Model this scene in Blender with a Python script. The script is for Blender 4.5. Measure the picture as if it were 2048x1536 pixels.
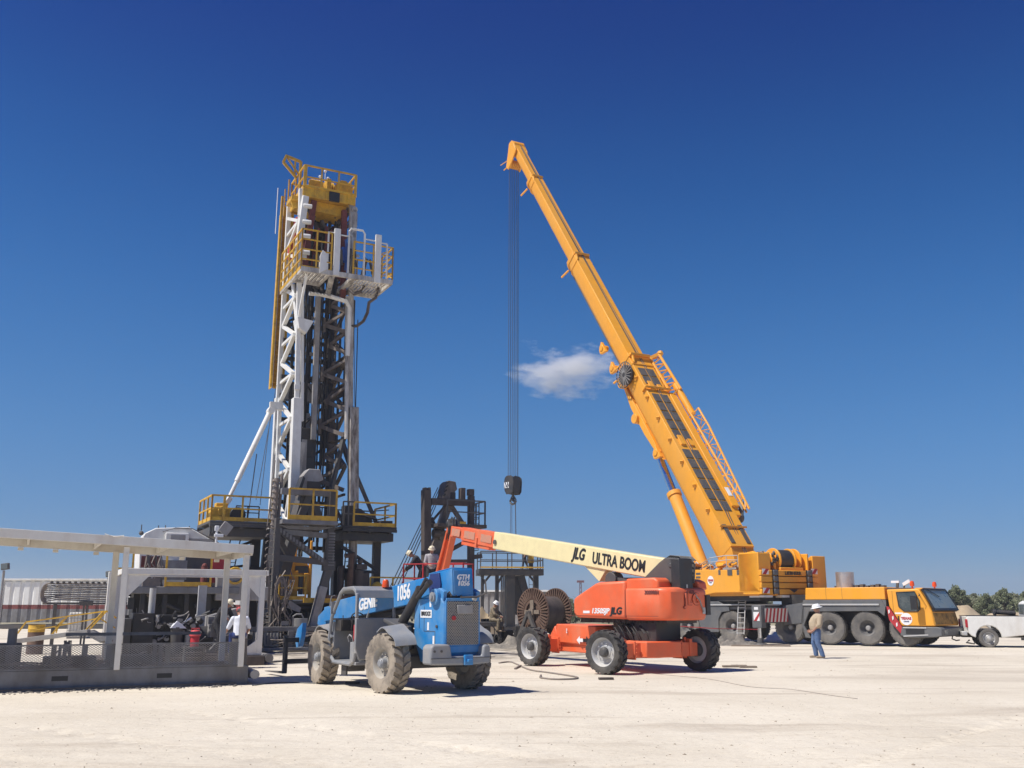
import bpy, bmesh, math, random
from mathutils import Vector, Matrix, Quaternion, noise
R = math.radians
PI = math.pi
scene = bpy.context.scene
COL = scene.collection
for o in list(bpy.data.objects):
    bpy.data.objects.remove(o)

# ------------------------------------------------------------------ camera
FPX, PITCH, CAMH = 1950.0, R(12.85), 1.75
cam_data = bpy.data.cameras.new('camera')
cam = bpy.data.objects.new('camera', cam_data)
COL.objects.link(cam)
cam.location = (0, 0, CAMH)
cam.rotation_euler = (R(90) + PITCH, 0, 0)
cam_data.sensor_width = 36
cam_data.lens = 36 * FPX / 2048
cam_data.clip_start = 0.1
cam_data.clip_end = 9000
scene.camera = cam

# ------------------------------------------------------------------ sky and sun
SUN_DIR = Vector((-0.90, -0.42, 0)).normalized()        # towards the sun, on the ground
SUN_EL = R(57)
world = bpy.data.worlds.new('World')
scene.world = world
world.use_nodes = True
nt = world.node_tree
nt.nodes.clear()
wo = nt.nodes.new('ShaderNodeOutputWorld')
bg = nt.nodes.new('ShaderNodeBackground')
sk = nt.nodes.new('ShaderNodeTexSky')
sk.sky_type = 'NISHITA'
sk.sun_disc = False
sk.sun_elevation = SUN_EL
sk.sun_rotation = math.atan2(SUN_DIR.x, SUN_DIR.y)
sk.altitude = 400
sk.air_density = 1.0
sk.dust_density = 0.1
sk.ozone_density = 3.0
# tone of the clear dry air: deep blue overhead, paler toward the horizon
tcw = nt.nodes.new('ShaderNodeTexCoord'); sx = nt.nodes.new('ShaderNodeSeparateXYZ'); nt.links.new(tcw.outputs['Generated'], sx.inputs[0])
rmp = nt.nodes.new('ShaderNodeValToRGB'); rmp.color_ramp.interpolation = 'B_SPLINE'
SKY_TONE = [(0.030, (0.212, 0.363, 0.700)), (0.156, (0.307, 0.597, 0.871)), (0.305, (0.156, 0.571, 0.958)), (0.443, (0.041, 0.392, 0.853)), (0.558, (0.010, 0.208, 0.727))]
el = rmp.color_ramp.elements
while len(el) < len(SKY_TONE): el.new(0.5)
for e_, (p_, c_) in zip(el, SKY_TONE): e_.position = p_
for e_, (p_, c_) in zip(el, SKY_TONE): e_.color = (*[x / 1.4 for x in c_], 1)
nt.links.new(sx.outputs['Z'], rmp.inputs[0])
hs = nt.nodes.new('ShaderNodeVectorMath'); hs.operation = 'MULTIPLY'
nt.links.new(sk.outputs[0], hs.inputs[0]); nt.links.new(rmp.outputs[0], hs.inputs[1])
hs2 = nt.nodes.new('ShaderNodeVectorMath'); hs2.operation = 'SCALE'; hs2.inputs[3].default_value = 1.4
nt.links.new(hs.outputs[0], hs2.inputs[0]); nt.links.new(hs2.outputs[0], bg.inputs[0])
bg.inputs[1].default_value = 0.085
nt.links.new(bg.outputs[0], wo.inputs[0])
sd = bpy.data.lights.new('sun', 'SUN')
sd.energy = 4.6
sd.angle = R(0.5)
sd.color = (1.0, 0.955, 0.88)
sun = bpy.data.objects.new('sun', sd)
COL.objects.link(sun)
sun.location = (-60, -30, 80)
tow = Vector((SUN_DIR.x * math.cos(SUN_EL), SUN_DIR.y * math.cos(SUN_EL), math.sin(SUN_EL)))
sun.rotation_euler = (-tow).to_track_quat('-Z', 'Y').to_euler()

scene.view_settings.view_transform = 'Standard'
scene.view_settings.look = 'None'
scene.view_settings.exposure = 0.25
scene.view_settings.gamma = 1.0
scene.render.engine = 'CYCLES'
scene.cycles.max_bounces = 6
scene.cycles.volume_bounces = 2

# ------------------------------------------------------------------ materials
def mat(name, col, rough=0.5, metal=0.0, dirt=None, amt=0.0, scale=1.5, bump=0.0, bscale=30.0, var=0.06, spec=0.5, dthr=0.5, streak=1.0, emit=None):
    m = bpy.data.materials.new(name)
    m.use_nodes = True
    n, l = m.node_tree.nodes, m.node_tree.links
    b = n['Principled BSDF']
    b.inputs['Roughness'].default_value = rough
    b.inputs['Metallic'].default_value = metal
    b.inputs['Specular IOR Level'].default_value = spec
    tc = n.new('ShaderNodeTexCoord')
    mp = n.new('ShaderNodeMapping')
    mp.inputs['Scale'].default_value = (1, 1, 1.0 / streak)
    l.new(tc.outputs['Object'], mp.inputs[0])
    n1 = n.new('ShaderNodeTexNoise')
    n1.inputs['Scale'].default_value = scale
    n1.inputs['Detail'].default_value = 8
    n1.inputs['Roughness'].default_value = 0.65
    l.new(mp.outputs[0], n1.inputs['Vector'])
    # slight tone variation of the paint
    hv = n.new('ShaderNodeMix'); hv.data_type = 'RGBA'
    c2 = tuple(max(0, c * (1 - 2.5 * var)) for c in col)
    c1 = tuple(min(1, c * (1 + var)) for c in col)
    hv.inputs[6].default_value = (*c1, 1); hv.inputs[7].default_value = (*c2, 1)
    n2 = n.new('ShaderNodeTexNoise'); n2.inputs['Scale'].default_value = scale * 3.1; n2.inputs['Detail'].default_value = 4
    l.new(tc.outputs['Object'], n2.inputs['Vector'])
    l.new(n2.outputs['Fac'], hv.inputs[0])
    out = hv.outputs[2]
    if dirt is not None:
        rp = n.new('ShaderNodeMapRange')
        rp.inputs['From Min'].default_value = dthr - 0.12
        rp.inputs['From Max'].default_value = dthr + 0.16
        rp.inputs['To Max'].default_value = amt
        l.new(n1.outputs['Fac'], rp.inputs['Value'])
        mx = n.new('ShaderNodeMix'); mx.data_type = 'RGBA'
        l.new(rp.outputs[0], mx.inputs[0])
        l.new(out, mx.inputs[6]); mx.inputs[7].default_value = (*dirt, 1)
        out = mx.outputs[2]
        rr = n.new('ShaderNodeMapRange')
        rr.inputs['From Max'].default_value = max(amt, 0.01)
        rr.inputs['To Min'].default_value = rough
        rr.inputs['To Max'].default_value = min(1, rough + 0.35)
        l.new(rp.outputs[0], rr.inputs['Value'])
        l.new(rr.outputs[0], b.inputs['Roughness'])
    l.new(out, b.inputs['Base Color'])
    if bump:
        bn = n.new('ShaderNodeTexNoise'); bn.inputs['Scale'].default_value = bscale; bn.inputs['Detail'].default_value = 5
        l.new(tc.outputs['Object'], bn.inputs['Vector'])
        bp = n.new('ShaderNodeBump'); bp.inputs['Strength'].default_value = bump; bp.inputs['Distance'].default_value = 0.02
        l.new(bn.outputs['Fac'], bp.inputs['Height']); l.new(bp.outputs[0], b.inputs['Normal'])
    return m

DUST = (0.52, 0.44, 0.33)
M = dict(
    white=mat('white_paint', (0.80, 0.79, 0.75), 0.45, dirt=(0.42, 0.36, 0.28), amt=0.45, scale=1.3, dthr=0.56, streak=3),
    offwhite=mat('dusty_white_paint', (0.80, 0.77, 0.70), 0.55, dirt=(0.50, 0.40, 0.30), amt=0.5, scale=1.6, dthr=0.58, streak=3),
    dirtywhite=mat('oily_white_paint', (0.60, 0.57, 0.52), 0.5, dirt=(0.07, 0.05, 0.045), amt=0.85, scale=2.6, dthr=0.53, streak=4),
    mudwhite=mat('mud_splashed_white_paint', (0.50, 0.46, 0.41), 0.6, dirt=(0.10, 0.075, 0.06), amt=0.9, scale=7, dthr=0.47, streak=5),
    grey=mat('grey_painted_steel', (0.22, 0.22, 0.225), 0.5, dirt=(0.11, 0.09, 0.07), amt=0.6, scale=1.8, dthr=0.5, streak=2),
    lgrey=mat('light_grey_steel', (0.34, 0.33, 0.32), 0.5, dirt=(0.18, 0.14, 0.11), amt=0.6, scale=2, dthr=0.52, streak=2),
    dgrey=mat('dark_grey_steel', (0.085, 0.083, 0.082), 0.55, dirt=(0.16, 0.12, 0.09), amt=0.5, scale=2.2, dthr=0.55),
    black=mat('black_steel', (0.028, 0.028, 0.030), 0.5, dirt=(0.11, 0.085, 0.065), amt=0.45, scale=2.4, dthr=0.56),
    lbrown=mat('light_brown_steel', (0.20, 0.165, 0.14), 0.6, dirt=(0.07, 0.055, 0.05), amt=0.7, scale=2.2, dthr=0.52, streak=3),  # lighter brown-grey steel colour
    wornor=mat('rubbed_orange_paint', (0.50, 0.27, 0.19), 0.6, dirt=(0.70, 0.2, 0.09), amt=0.6, scale=5),
    crim=mat('carrier_rim_paint', (0.09, 0.09, 0.095), 0.5, dirt=(0.28, 0.26, 0.23), amt=0.5, scale=4),
    brownst=mat('weathered_brown_steel', (0.105, 0.080, 0.068), 0.6, dirt=(0.045, 0.04, 0.04), amt=0.7, scale=1.8, dthr=0.5, streak=3),
    ryellow=mat('safety_yellow_paint', (0.74, 0.43, 0.03), 0.5, dirt=(0.28, 0.16, 0.06), amt=0.7, scale=3, dthr=0.53),
    cyellow=mat('crane_yellow_paint', (0.90, 0.385, 0.016), 0.32, dirt=(0.66, 0.33, 0.07), amt=0.5, scale=0.8, dthr=0.50, streak=4),
    blue=mat('blue_paint', (0.014, 0.215, 0.54), 0.36, dirt=(0.22, 0.33, 0.42), amt=0.55, scale=2.2, dthr=0.51),
    orange=mat('orange_paint', (0.84, 0.135, 0.04), 0.38, dirt=(0.58, 0.22, 0.12), amt=0.5, scale=1.6, dthr=0.52, streak=2),
    cream=mat('cream_paint', (0.84, 0.73, 0.40), 0.35, dirt=(0.60, 0.48, 0.28), amt=0.35, scale=1.4, dthr=0.6),
    red=mat('red_paint', (0.50, 0.025, 0.035), 0.45, dirt=(0.22, 0.05, 0.04), amt=0.4, scale=2),
    redpri=mat('dull_red_primer', (0.23, 0.055, 0.045), 0.6, dirt=(0.08, 0.04, 0.04), amt=0.6, scale=3),
    rust=mat('rusty_steel', (0.115, 0.068, 0.050), 0.85, dirt=(0.19, 0.12, 0.085), amt=0.7, scale=5, bump=0.3),
    rubber=mat('tyre_rubber', (0.035, 0.034, 0.034), 0.75, dirt=(0.20, 0.18, 0.155), amt=0.45, scale=3, dthr=0.5, bump=0.2),
    greytyre=mat('dusty_grey_rubber', (0.10, 0.098, 0.095), 0.8, dirt=(0.22, 0.20, 0.175), amt=0.7, scale=3, dthr=0.45, bump=0.2),
    dustytyre=mat('mud_caked_rubber', (0.15, 0.13, 0.11), 0.9, dirt=(0.38, 0.32, 0.25), amt=0.85, scale=3.5, dthr=0.42, bump=0.4),
    tgrey=mat('machine_grey_paint', (0.25, 0.262, 0.28), 0.42, dirt=(0.40, 0.35, 0.29), amt=0.5, scale=2.5, dthr=0.54),
    cgrey=mat('carrier_grey_paint', (0.115, 0.12, 0.127), 0.45, dirt=(0.22, 0.20, 0.17), amt=0.4, scale=1.5, dthr=0.55),
    silver=mat('bright_metal', (0.62, 0.62, 0.62), 0.28, 0.8, dirt=(0.4, 0.36, 0.3), amt=0.4, scale=4),
    rim=mat('silver_rim_paint', (0.50, 0.51, 0.52), 0.45, 0.2, dirt=DUST, amt=0.35, scale=4),
    dustrim=mat('dusty_rim_paint', (0.33, 0.32, 0.30), 0.65, dirt=(0.44, 0.38, 0.30), amt=0.7, scale=4),
    chrome=mat('polished_rod', (0.75, 0.75, 0.77), 0.12, 1.0),
    glass=mat('tinted_glass', (0.035, 0.05, 0.055), 0.06, 0.0, spec=1.0, dirt=(0.20, 0.22, 0.20), amt=0.35, scale=1.5),
    reflglass=mat('reflection_toned_glass', (0.20, 0.245, 0.225), 0.16, spec=0.8, dirt=(0.34, 0.37, 0.33), amt=0.5, scale=1.1),  # windscreen reflection put into a pale grey-green base colour
    rope=mat('wire_rope', (0.09, 0.09, 0.095), 0.6),
    concrete=mat('stained_concrete', (0.36, 0.33, 0.28), 0.85, dirt=(0.20, 0.17, 0.13), amt=0.7, scale=3, bump=0.3),
    wood=mat('grey_timber', (0.20, 0.155, 0.12), 0.85, dirt=(0.32, 0.27, 0.21), amt=0.6, scale=5, bump=0.3),
    skin=mat('skin', (0.42, 0.22, 0.15), 0.55),
    khaki=mat('khaki_shirt', (0.46, 0.37, 0.26), 0.9, dirt=(0.36, 0.28, 0.19), amt=0.4, scale=9, bump=0.5, bscale=14),
    denim=mat('blue_denim', (0.07, 0.13, 0.27), 0.9, dirt=(0.16, 0.22, 0.34), amt=0.6, scale=9, bump=0.5, bscale=18),
    hatwhite=mat('white_plastic', (0.85, 0.85, 0.83), 0.35),
    boot=mat('dusty_boot', (0.16, 0.11, 0.075), 0.85, dirt=DUST, amt=0.5, scale=8),
    darkcloth=mat('dark_coverall', (0.03, 0.032, 0.042), 0.9, dirt=(0.07, 0.06, 0.05), amt=0.5, scale=8, bump=0.4, bscale=14),
    greycloth=mat('pale_grey_shirt', (0.42, 0.41, 0.42), 0.9, dirt=(0.22, 0.2, 0.19), amt=0.4, scale=9, bump=0.4, bscale=14),
    whitecloth=mat('white_tshirt', (0.74, 0.76, 0.82), 0.9, bump=0.4, bscale=14),
    camo=mat('camouflage_cloth', (0.30, 0.235, 0.16), 0.9, dirt=(0.10, 0.09, 0.055), amt=0.9, scale=14, dthr=0.5),
    hatcream=mat('cream_hard_hat_plastic', (0.72, 0.64, 0.46), 0.4),
    lens=mat('lamp_lens', (0.15, 0.16, 0.15), 0.1, spec=1.0),
    amber=mat('orange_beacon', (0.75, 0.09, 0.015), 0.2),
    stencil=mat('black_lettering', (0.02, 0.02, 0.022), 0.5),
    letterwhite=mat('white_lettering', (0.82, 0.82, 0.82), 0.45),
    letterred=mat('red_lettering', (0.45, 0.02, 0.03), 0.45),
    letterblue=mat('navy_lettering', (0.02, 0.04, 0.16), 0.45),
    pink=mat('pink_cooler_plastic', (0.66, 0.085, 0.09), 0.5),
    bark=mat('tree_bark', (0.13, 0.10, 0.075), 0.9),
    hose=mat('grey_hose', (0.20, 0.17, 0.155), 0.75, dirt=(0.33, 0.27, 0.21), amt=0.6, scale=6),
    yhose=mat('tan_hose', (0.26, 0.20, 0.11), 0.75),
    tarp=mat('beige_tarp', (0.50, 0.40, 0.28), 0.85),
    hydblue=mat('blue_hose', (0.04, 0.12, 0.42), 0.5),
    mud=mat('grey_mud', (0.17, 0.155, 0.135), 0.95, dirt=(0.34, 0.30, 0.25), amt=0.8, scale=5, bump=0.8, bscale=12),
)

# ------------------------------------------------------------------ mesh builder
def perp(d, up=None):
    d = d.normalized()
    u = Vector(up) if up is not None else Vector((0, 0, 1))
    if abs(d.dot(u.normalized())) > 0.985:
        u = Vector((0, 1, 0)) if abs(d.y) < 0.9 else Vector((1, 0, 0))
    x = d.cross(u).normalized()
    y = x.cross(d).normalized()
    return x, y          # x = sideways, y = up-ish

class MB:
    def __init__(s):
        s.v = []; s.f = []; s.m = []; s.mi = 0
    def add(s, vs, fs):
        k = len(s.v)
        s.v.extend([tuple(v) for v in vs])
        for f in fs:
            s.f.append(tuple(i + k for i in f)); s.m.append(s.mi)
        return s
    def box(s, c, sz, rz=0.0, M4=None):
        a, b, h = sz[0] / 2, sz[1] / 2, sz[2] / 2
        vs = [Vector((x, y, z)) for x in (-a, a) for y in (-b, b) for z in (-h, h)]
        if rz:
            q = Matrix.Rotation(rz, 3, 'Z'); vs = [q @ v for v in vs]
        if M4 is not None: vs = [M4 @ v for v in vs]
        c = Vector(c)
        return s.add([v + c for v in vs], [(0, 1, 3, 2), (4, 6, 7, 5), (0, 4, 5, 1), (2, 3, 7, 6), (0, 2, 6, 4), (1, 5, 7, 3)])
    def span(s, x0, x1, y0, y1, z0, z1):
        return s.box(((x0 + x1) / 2, (y0 + y1) / 2, (z0 + z1) / 2), (abs(x1 - x0), abs(y1 - y0), abs(z1 - z0)))
    def bar(s, a, b, w, h=None, up=None, w2=None, h2=None):
        a, b = Vector(a), Vector(b)
        if (b - a).length < 1e-5: return s
        h = w if h is None else h
        w2 = w if w2 is None else w2; h2 = h if h2 is None else h2
        x, y = perp(b - a, up)
        vs = []
        for p, ww, hh in ((a, w, h), (b, w2, h2)):
            for i, j in ((-1, -1), (1, -1), (1, 1), (-1, 1)):
                vs.append(p + x * i * ww / 2 + y * j * hh / 2)
        return s.add(vs, [(0, 3, 2, 1), (4, 5, 6, 7), (0, 1, 5, 4), (1, 2, 6, 5), (2, 3, 7, 6), (3, 0, 4, 7)])
    def tube(s, a, b, r, n=8, r2=None, cap=True):
        a, b = Vector(a), Vector(b)
        if (b - a).length < 1e-6: return s
        r2 = r if r2 is None else r2
        x, y = perp(b - a)
        vs = []
        for p, rr in ((a, r), (b, r2)):
            for i in range(n):
                t = 2 * PI * i / n
                vs.append(p + x * math.cos(t) * rr + y * math.sin(t) * rr)
        fs = [(i, (i + 1) % n, n + (i + 1) % n, n + i) for i in range(n)]
        if cap: fs += [tuple(range(n - 1, -1, -1)), tuple(range(n, 2 * n))]
        return s.add(vs, fs)
    def path(s, pts, r, n=6):
        pts = [Vector(p) for p in pts]
        rings = []
        px = None
        for i, p in enumerate(pts):
            d = (pts[min(i + 1, len(pts) - 1)] - pts[max(i - 1, 0)])
            if d.length < 1e-6: d = Vector((0, 0, 1))
            d.normalize()
            if px is None: x, y = perp(d)
            else:
                x = (px - d * px.dot(d))
                if x.length < 1e-3: x, y = perp(d)
                else:
                    x.normalize(); y = d.cross(x)
            px = x
            rings.append([p + x * math.cos(2 * PI * k / n) * r + y * math.sin(2 * PI * k / n) * r for k in range(n)])
        vs = [v for g in rings for v in g]
        fs = []
        for i in range(len(pts) - 1):
            for k in range(n):
                fs.append((i * n + k, i * n + (k + 1) % n, (i + 1) * n + (k + 1) % n, (i + 1) * n + k))
        fs += [tuple(range(n - 1, -1, -1)), tuple((len(pts) - 1) * n + k for k in range(n))]
        return s.add(vs, fs)
    def lathe(s, prof, c=(0, 0, 0), axis=(0, 1, 0), n=24, close=False, cap=True):
        # prof: list of (radius, along)
        ax = Vector(axis).normalized(); x, y = perp(ax); c = Vector(c)
        vs = []
        for r, t in prof:
            for k in range(n):
                a = 2 * PI * k / n
                vs.append(c + ax * t + (x * math.cos(a) + y * math.sin(a)) * r)
        fs = []
        m = len(prof)
        for i in range(m - 1 + (1 if close else 0)):
            j = (i + 1) % m
            for k in range(n):
                fs.append((i * n + k, i * n + (k + 1) % n, j * n + (k + 1) % n, j * n + k))
        if not close and cap:
            fs += [tuple(range(n - 1, -1, -1)), tuple((m - 1) * n + k for k in range(n))]
        return s.add(vs, fs)
    def prism(s, poly, o, ax, ay, depth):
        # poly (2-D) in the plane o + ax*x + ay*y, extruded along the third axis by depth (centred when depth is a pair)
        ax, ay, o = Vector(ax), Vector(ay), Vector(o)
        az = ax.cross(ay).normalized()
        d0, d1 = depth if isinstance(depth, tuple) else (0, depth)
        n = len(poly)
        area = sum(poly[i][0] * poly[(i + 1) % n][1] - poly[(i + 1) % n][0] * poly[i][1] for i in range(n))
        if area < 0: poly = poly[::-1]
        if d0 > d1: d0, d1 = d1, d0
        vs = [o + ax * p[0] + ay * p[1] + az * d0 for p in poly] + [o + ax * p[0] + ay * p[1] + az * d1 for p in poly]
        fs = [tuple(range(n - 1, -1, -1)), tuple(range(n, 2 * n))] + [(i, (i + 1) % n, n + (i + 1) % n, n + i) for i in range(n)]
        return s.add(vs, fs)
    def xz(s, poly, y0, y1):      # polygon in the x-z plane between two y values
        return s.prism(poly, (0, 0, 0), (1, 0, 0), (0, 0, 1), (-y1, -y0))
    def yz(s, poly, x0, x1):
        return s.prism(poly, (0, 0, 0), (0, 1, 0), (0, 0, 1), (x0, x1))
    def xy(s, poly, z0, z1):
        return s.prism(poly, (0, 0, 0), (1, 0, 0), (0, 1, 0), (z0, z1))
    def ball(s, c, r, n=12, sq=(1, 1, 1)):
        k = len(s.v); c = Vector(c)
        m = max(4, n // 2)
        vs = [c + Vector((0, 0, -r * sq[2]))]
        for i in range(1, m):
            a = -PI / 2 + PI * i / m
            for j in range(n):
                b = 2 * PI * j / n
                vs.append(c + Vector((math.cos(a) * math.cos(b) * r * sq[0], math.cos(a) * math.sin(b) * r * sq[1], math.sin(a) * r * sq[2])))
        vs.append(c + Vector((0, 0, r * sq[2])))
        fs = [(0, 1 + (j + 1) % n, 1 + j) for j in range(n)]
        for i in range(m - 2):
            for j in range(n):
                fs.append((1 + i * n + j, 1 + i * n + (j + 1) % n, 1 + (i + 1) * n + (j + 1) % n, 1 + (i + 1) * n + j))
        t = 1 + (m - 1) * n; b0 = 1 + (m - 2) * n
        fs += [(t, b0 + j, b0 + (j + 1) % n) for j in range(n)]
        return s.add(vs, fs)
    def build(s, name, material, parent=None, bevel=0.0, smooth=True, loc=None, rot=None, ang=38):
        me = bpy.data.meshes.new(name)
        me.from_pydata(s.v, [], s.f)
        mats = material if isinstance(material, (list, tuple)) else [material]
        for q in mats: me.materials.append(M[q] if isinstance(q, str) else q)
        if len(mats) > 1: me.polygons.foreach_set('material_index', s.m)
        me.update()
        bm = bmesh.new(); bm.from_mesh(me); bmesh.ops.recalc_face_normals(bm, faces=bm.faces[:]); bm.to_mesh(me); bm.free()
        if smooth:
            me.polygons.foreach_set('use_smooth', [True] * len(me.polygons))
            me.set_sharp_from_angle(angle=R(ang))
        o = bpy.data.objects.new(name, me)
        COL.objects.link(o)
        if parent is not None: o.parent = parent
        if loc is not None: o.location = loc
        if rot is not None: o.rotation_euler = rot
        if bevel:
            b = o.modifiers.new('bevel', 'BEVEL'); b.width = bevel; b.segments = 2; b.limit_method = 'ANGLE'; b.angle_limit = R(40)
        return o

def tag(o, label=None, cat=None, group=None, kind=None):
    if label: o['label'] = label
    if cat: o['category'] = cat
    if group: o['group'] = group
    if kind: o['kind'] = kind
    return o

def empty(name, loc, rz=0.0):
    o = bpy.data.objects.new(name, None)
    COL.objects.link(o)
    o.location = loc; o.rotation_euler = (0, 0, rz); o.empty_display_size = 0.3
    return o

def kids(o): return [c for c in bpy.data.objects if c.parent == o]
def copy_tree(o, parent=None):
    c = o.copy(); COL.objects.link(c); c.parent = parent
    for ch in kids(o): copy_tree(ch, c)
    return c

def text(name, body, size, origin, ax, ay, material, parent, shear=0.0, offset=0.0, depth=0.004, sx=1.0, align='CENTER', bold=None):
    """raised lettering whose baseline runs along ax and whose height runs along ay"""
    cu = bpy.data.curves.new(name, 'FONT')
    bold = offset * 1.3 if bold is None else bold
    cu.body = body; cu.size = size; cu.shear = shear; cu.offset = min(offset, size * .008); cu.extrude = depth
    cu.align_x = align; cu.align_y = 'CENTER'; cu.space_line = 0.85
    t = bpy.data.objects.new(name, cu); COL.objects.link(t)
    dg = bpy.context.evaluated_depsgraph_get()
    me = bpy.data.meshes.new_from_object(t.evaluated_get(dg))
    bpy.data.objects.remove(t); bpy.data.curves.remove(cu)
    if bold:      # heavier strokes: the same glyphs laid slightly beside themselves
        b2 = bmesh.new()
        for i, (dx, dy) in enumerate(((-bold, 0), (bold, 0), (0, bold * .7), (0, -bold * .7))):
            mc = me.copy(); mc.transform(Matrix.Translation((dx, dy, i * .0004))); b2.from_mesh(mc); bpy.data.meshes.remove(mc)
        b2.to_mesh(me); b2.free()
    ax = Vector(ax).normalized(); ay = Vector(ay).normalized(); az = ax.cross(ay)
    mt = Matrix((( ax.x * sx, ay.x, az.x, origin[0]), (ax.y * sx, ay.y, az.y, origin[1]), (ax.z * sx, ay.z, az.z, origin[2]), (0, 0, 0, 1)))
    me.transform(mt)
    me.materials.clear(); me.materials.append(M[material])
    o = bpy.data.objects.new(name, me); COL.objects.link(o)
    if parent is not None: o.parent = parent
    return o

# ------------------------------------------------------------------ survey helpers: sight lines from the camera position to planes of the site
def ray(u, v):
    dx, dv = (u - 1024) / FPX, (768 - v) / FPX
    return Vector((dx, math.cos(PITCH) - dv * math.sin(PITCH), math.sin(PITCH) + dv * math.cos(PITCH)))
CAM = Vector((0, 0, CAMH))
def at(u, v, y):
    d = ray(u, v); return CAM + d * (y / d.y)
def gnd(u, v):
    d = ray(u, v); return CAM + d * (-CAMH / d.z)
class Frame:
    def __init__(s, x, y, yaw):
        s.o = Vector((x, y, 0)); s.yaw = yaw
        s.ex = Vector((math.cos(yaw), math.sin(yaw), 0)); s.ey = Vector((-math.sin(yaw), math.cos(yaw), 0))
    def loc(s, w):
        d = Vector(w) - s.o; return Vector((d.dot(s.ex), d.dot(s.ey), d.z))
    def wld(s, l): return s.o + s.ex * l[0] + s.ey * l[1] + Vector((0, 0, l[2]))
    def py(s, u, v, yl):      # on the plane local y = yl
        d = ray(u, v); t = (yl - (CAM - s.o).dot(s.ey)) / d.dot(s.ey); return s.loc(CAM + d * t)
    def px(s, u, v, xl):
        d = ray(u, v); t = (xl - (CAM - s.o).dot(s.ex)) / d.dot(s.ex); return s.loc(CAM + d * t)
    def pz(s, u, v, zl):
        d = ray(u, v); t = (zl - CAMH) / d.z; return s.loc(CAM + d * t)
    def root(s, name): return empty(name, s.o, s.yaw)

def rail(mb, pts, h=1.07, posts=None, r=0.025, kick=True, mid=1):
    """tube handrail along a polyline of deck points"""
    pts = [Vector(p) for p in pts]
    for a, b in zip(pts[:-1], pts[1:]):
        up = Vector((0, 0, 1))
        mb.bar(a + up * h, b + up * h, r * 2)
        for k in range(mid):
            hh = h * (k + 1) / (mid + 1)
            mb.bar(a + up * hh, b + up * hh, r * 1.7)
        if kick: mb.bar(a + up * 0.09, b + up * 0.09, 0.02, 0.16)
        L = (b - a).length
        n = max(1, round(L / (posts or 1.4)))
        for i in range(n + 1):
            p = a.lerp(b, i / n)
            mb.bar(p, p + up * h, r * 2)
    return mb

# ------------------------------------------------------------------ wheels
def wheel_meshes(r, w, rim_r, tyre_mat, rim_mat, lugs=22, lug_h=0.045, style='lug', hub=True, dish=0.35):
    """returns (hub, tyre, rim) builders, axle along local y, outer face at -y... +y is the outer side"""
    ty = MB()
    hw = w / 2
    prof = [(rim_r, -hw * 0.8), (rim_r + (r - rim_r) * 0.35, -hw * 0.98), (r * 0.93, -hw * 0.96), (r - lug_h, -hw * 0.78), (r - lug_h * 0.8, 0), (r - lug_h, hw * 0.78), (r * 0.93, hw * 0.96),
            (rim_r + (r - rim_r) * 0.35, hw * 0.98), (rim_r, hw * 0.8)]
    ty.lathe(prof, n=48, close=True)
    if style == 'lug':
        for side in (-1, 1):
            for k in range(lugs):
                a0 = 2 * PI * (k + (0.5 if side > 0 else 0)) / lugs
                da = 2 * PI / lugs * 0.55
                seg = [(0.02 * side, a0 + da, r), (hw * 0.45 * side, a0 + da * 0.45, r), (hw * 0.93 * side, a0 + 0.0, r - 0.012), (hw * 0.99 * side, a0, r - lug_h * 2.0)]
                tw = 2 * PI / lugs * 0.27
                vs = []
                for (yy, aa, rr) in seg:
                    for s2 in (-1, 1):
                        for rad in (r - lug_h * 1.5 if rr > r - lug_h * 1.6 else r - lug_h * 2.6, rr):
                            t = aa + s2 * tw
                            vs.append((math.cos(t) * rad, yy, math.sin(t) * rad))
                fs = []
                for i in range(3):
                    b = i * 4
                    fs += [(b, b + 1, b + 5, b + 4), (b + 2, b + 6, b + 7, b + 3), (b + 1, b + 3, b + 7, b + 5), (b, b + 4, b + 6, b + 2)]
                fs += [(0, 2, 3, 1), (12, 13, 15, 14)]
                ty.add(vs, fs)
    else:
        for side in (-1, -0.33, 0.33, 1):
            for k in range(lugs):
                a0 = 2 * PI * (k + (0.5 if side in (-0.33, 1) else 0)) / lugs
                c = (math.cos(a0) * (r - lug_h * 0.5), side * hw * 0.68, math.sin(a0) * (r - lug_h * 0.5))
                ty.box(c, (lug_h, w * 0.2, 2 * PI * r / lugs * 0.72), M4=Matrix.Rotation(-a0, 3, 'Y'))
    rm = MB()
    d = hw * dish
    rm.lathe([(rim_r * 1.04, hw * 0.84), (rim_r * 1.0, hw * 0.80), (rim_r * 0.9, hw * 0.45), (rim_r * 0.86, hw * 0.2), (rim_r * 0.5, d - 0.02), (rim_r * 0.46, d),
              (0.01, d), (0.01, -hw * 0.4), (rim_r * 0.86, -hw * 0.45), (rim_r * 1.0, -hw * 0.8)], n=36, cap=False)
    for k in range(10):
        a = 2 * PI * k / 10
        c = Vector((math.cos(a) * rim_r * 0.62, d + 0.0, math.sin(a) * rim_r * 0.62))
        rm.tube(c, c + Vector((0, 0.03, 0)), 0.014, 6)
    hb = MB()
    hb.lathe([(rim_r * 0.36, d - 0.01), (rim_r * 0.34, d + 0.10), (rim_r * 0.22, d + 0.14), (0.01, d + 0.145)], n=20)
    hb.lathe([(rim_r * 0.5, -hw * 1.0), (rim_r * 0.5, -hw * 0.42)], n=20)
    for k in range(8):
        a = 2 * PI * k / 8
        c = Vector((math.cos(a) * rim_r * 0.27, d + 0.10, math.sin(a) * rim_r * 0.27))
        hb.tube(c, c + Vector((0, 0.03, 0)), 0.012, 6)
    return hb, ty, rm

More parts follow.
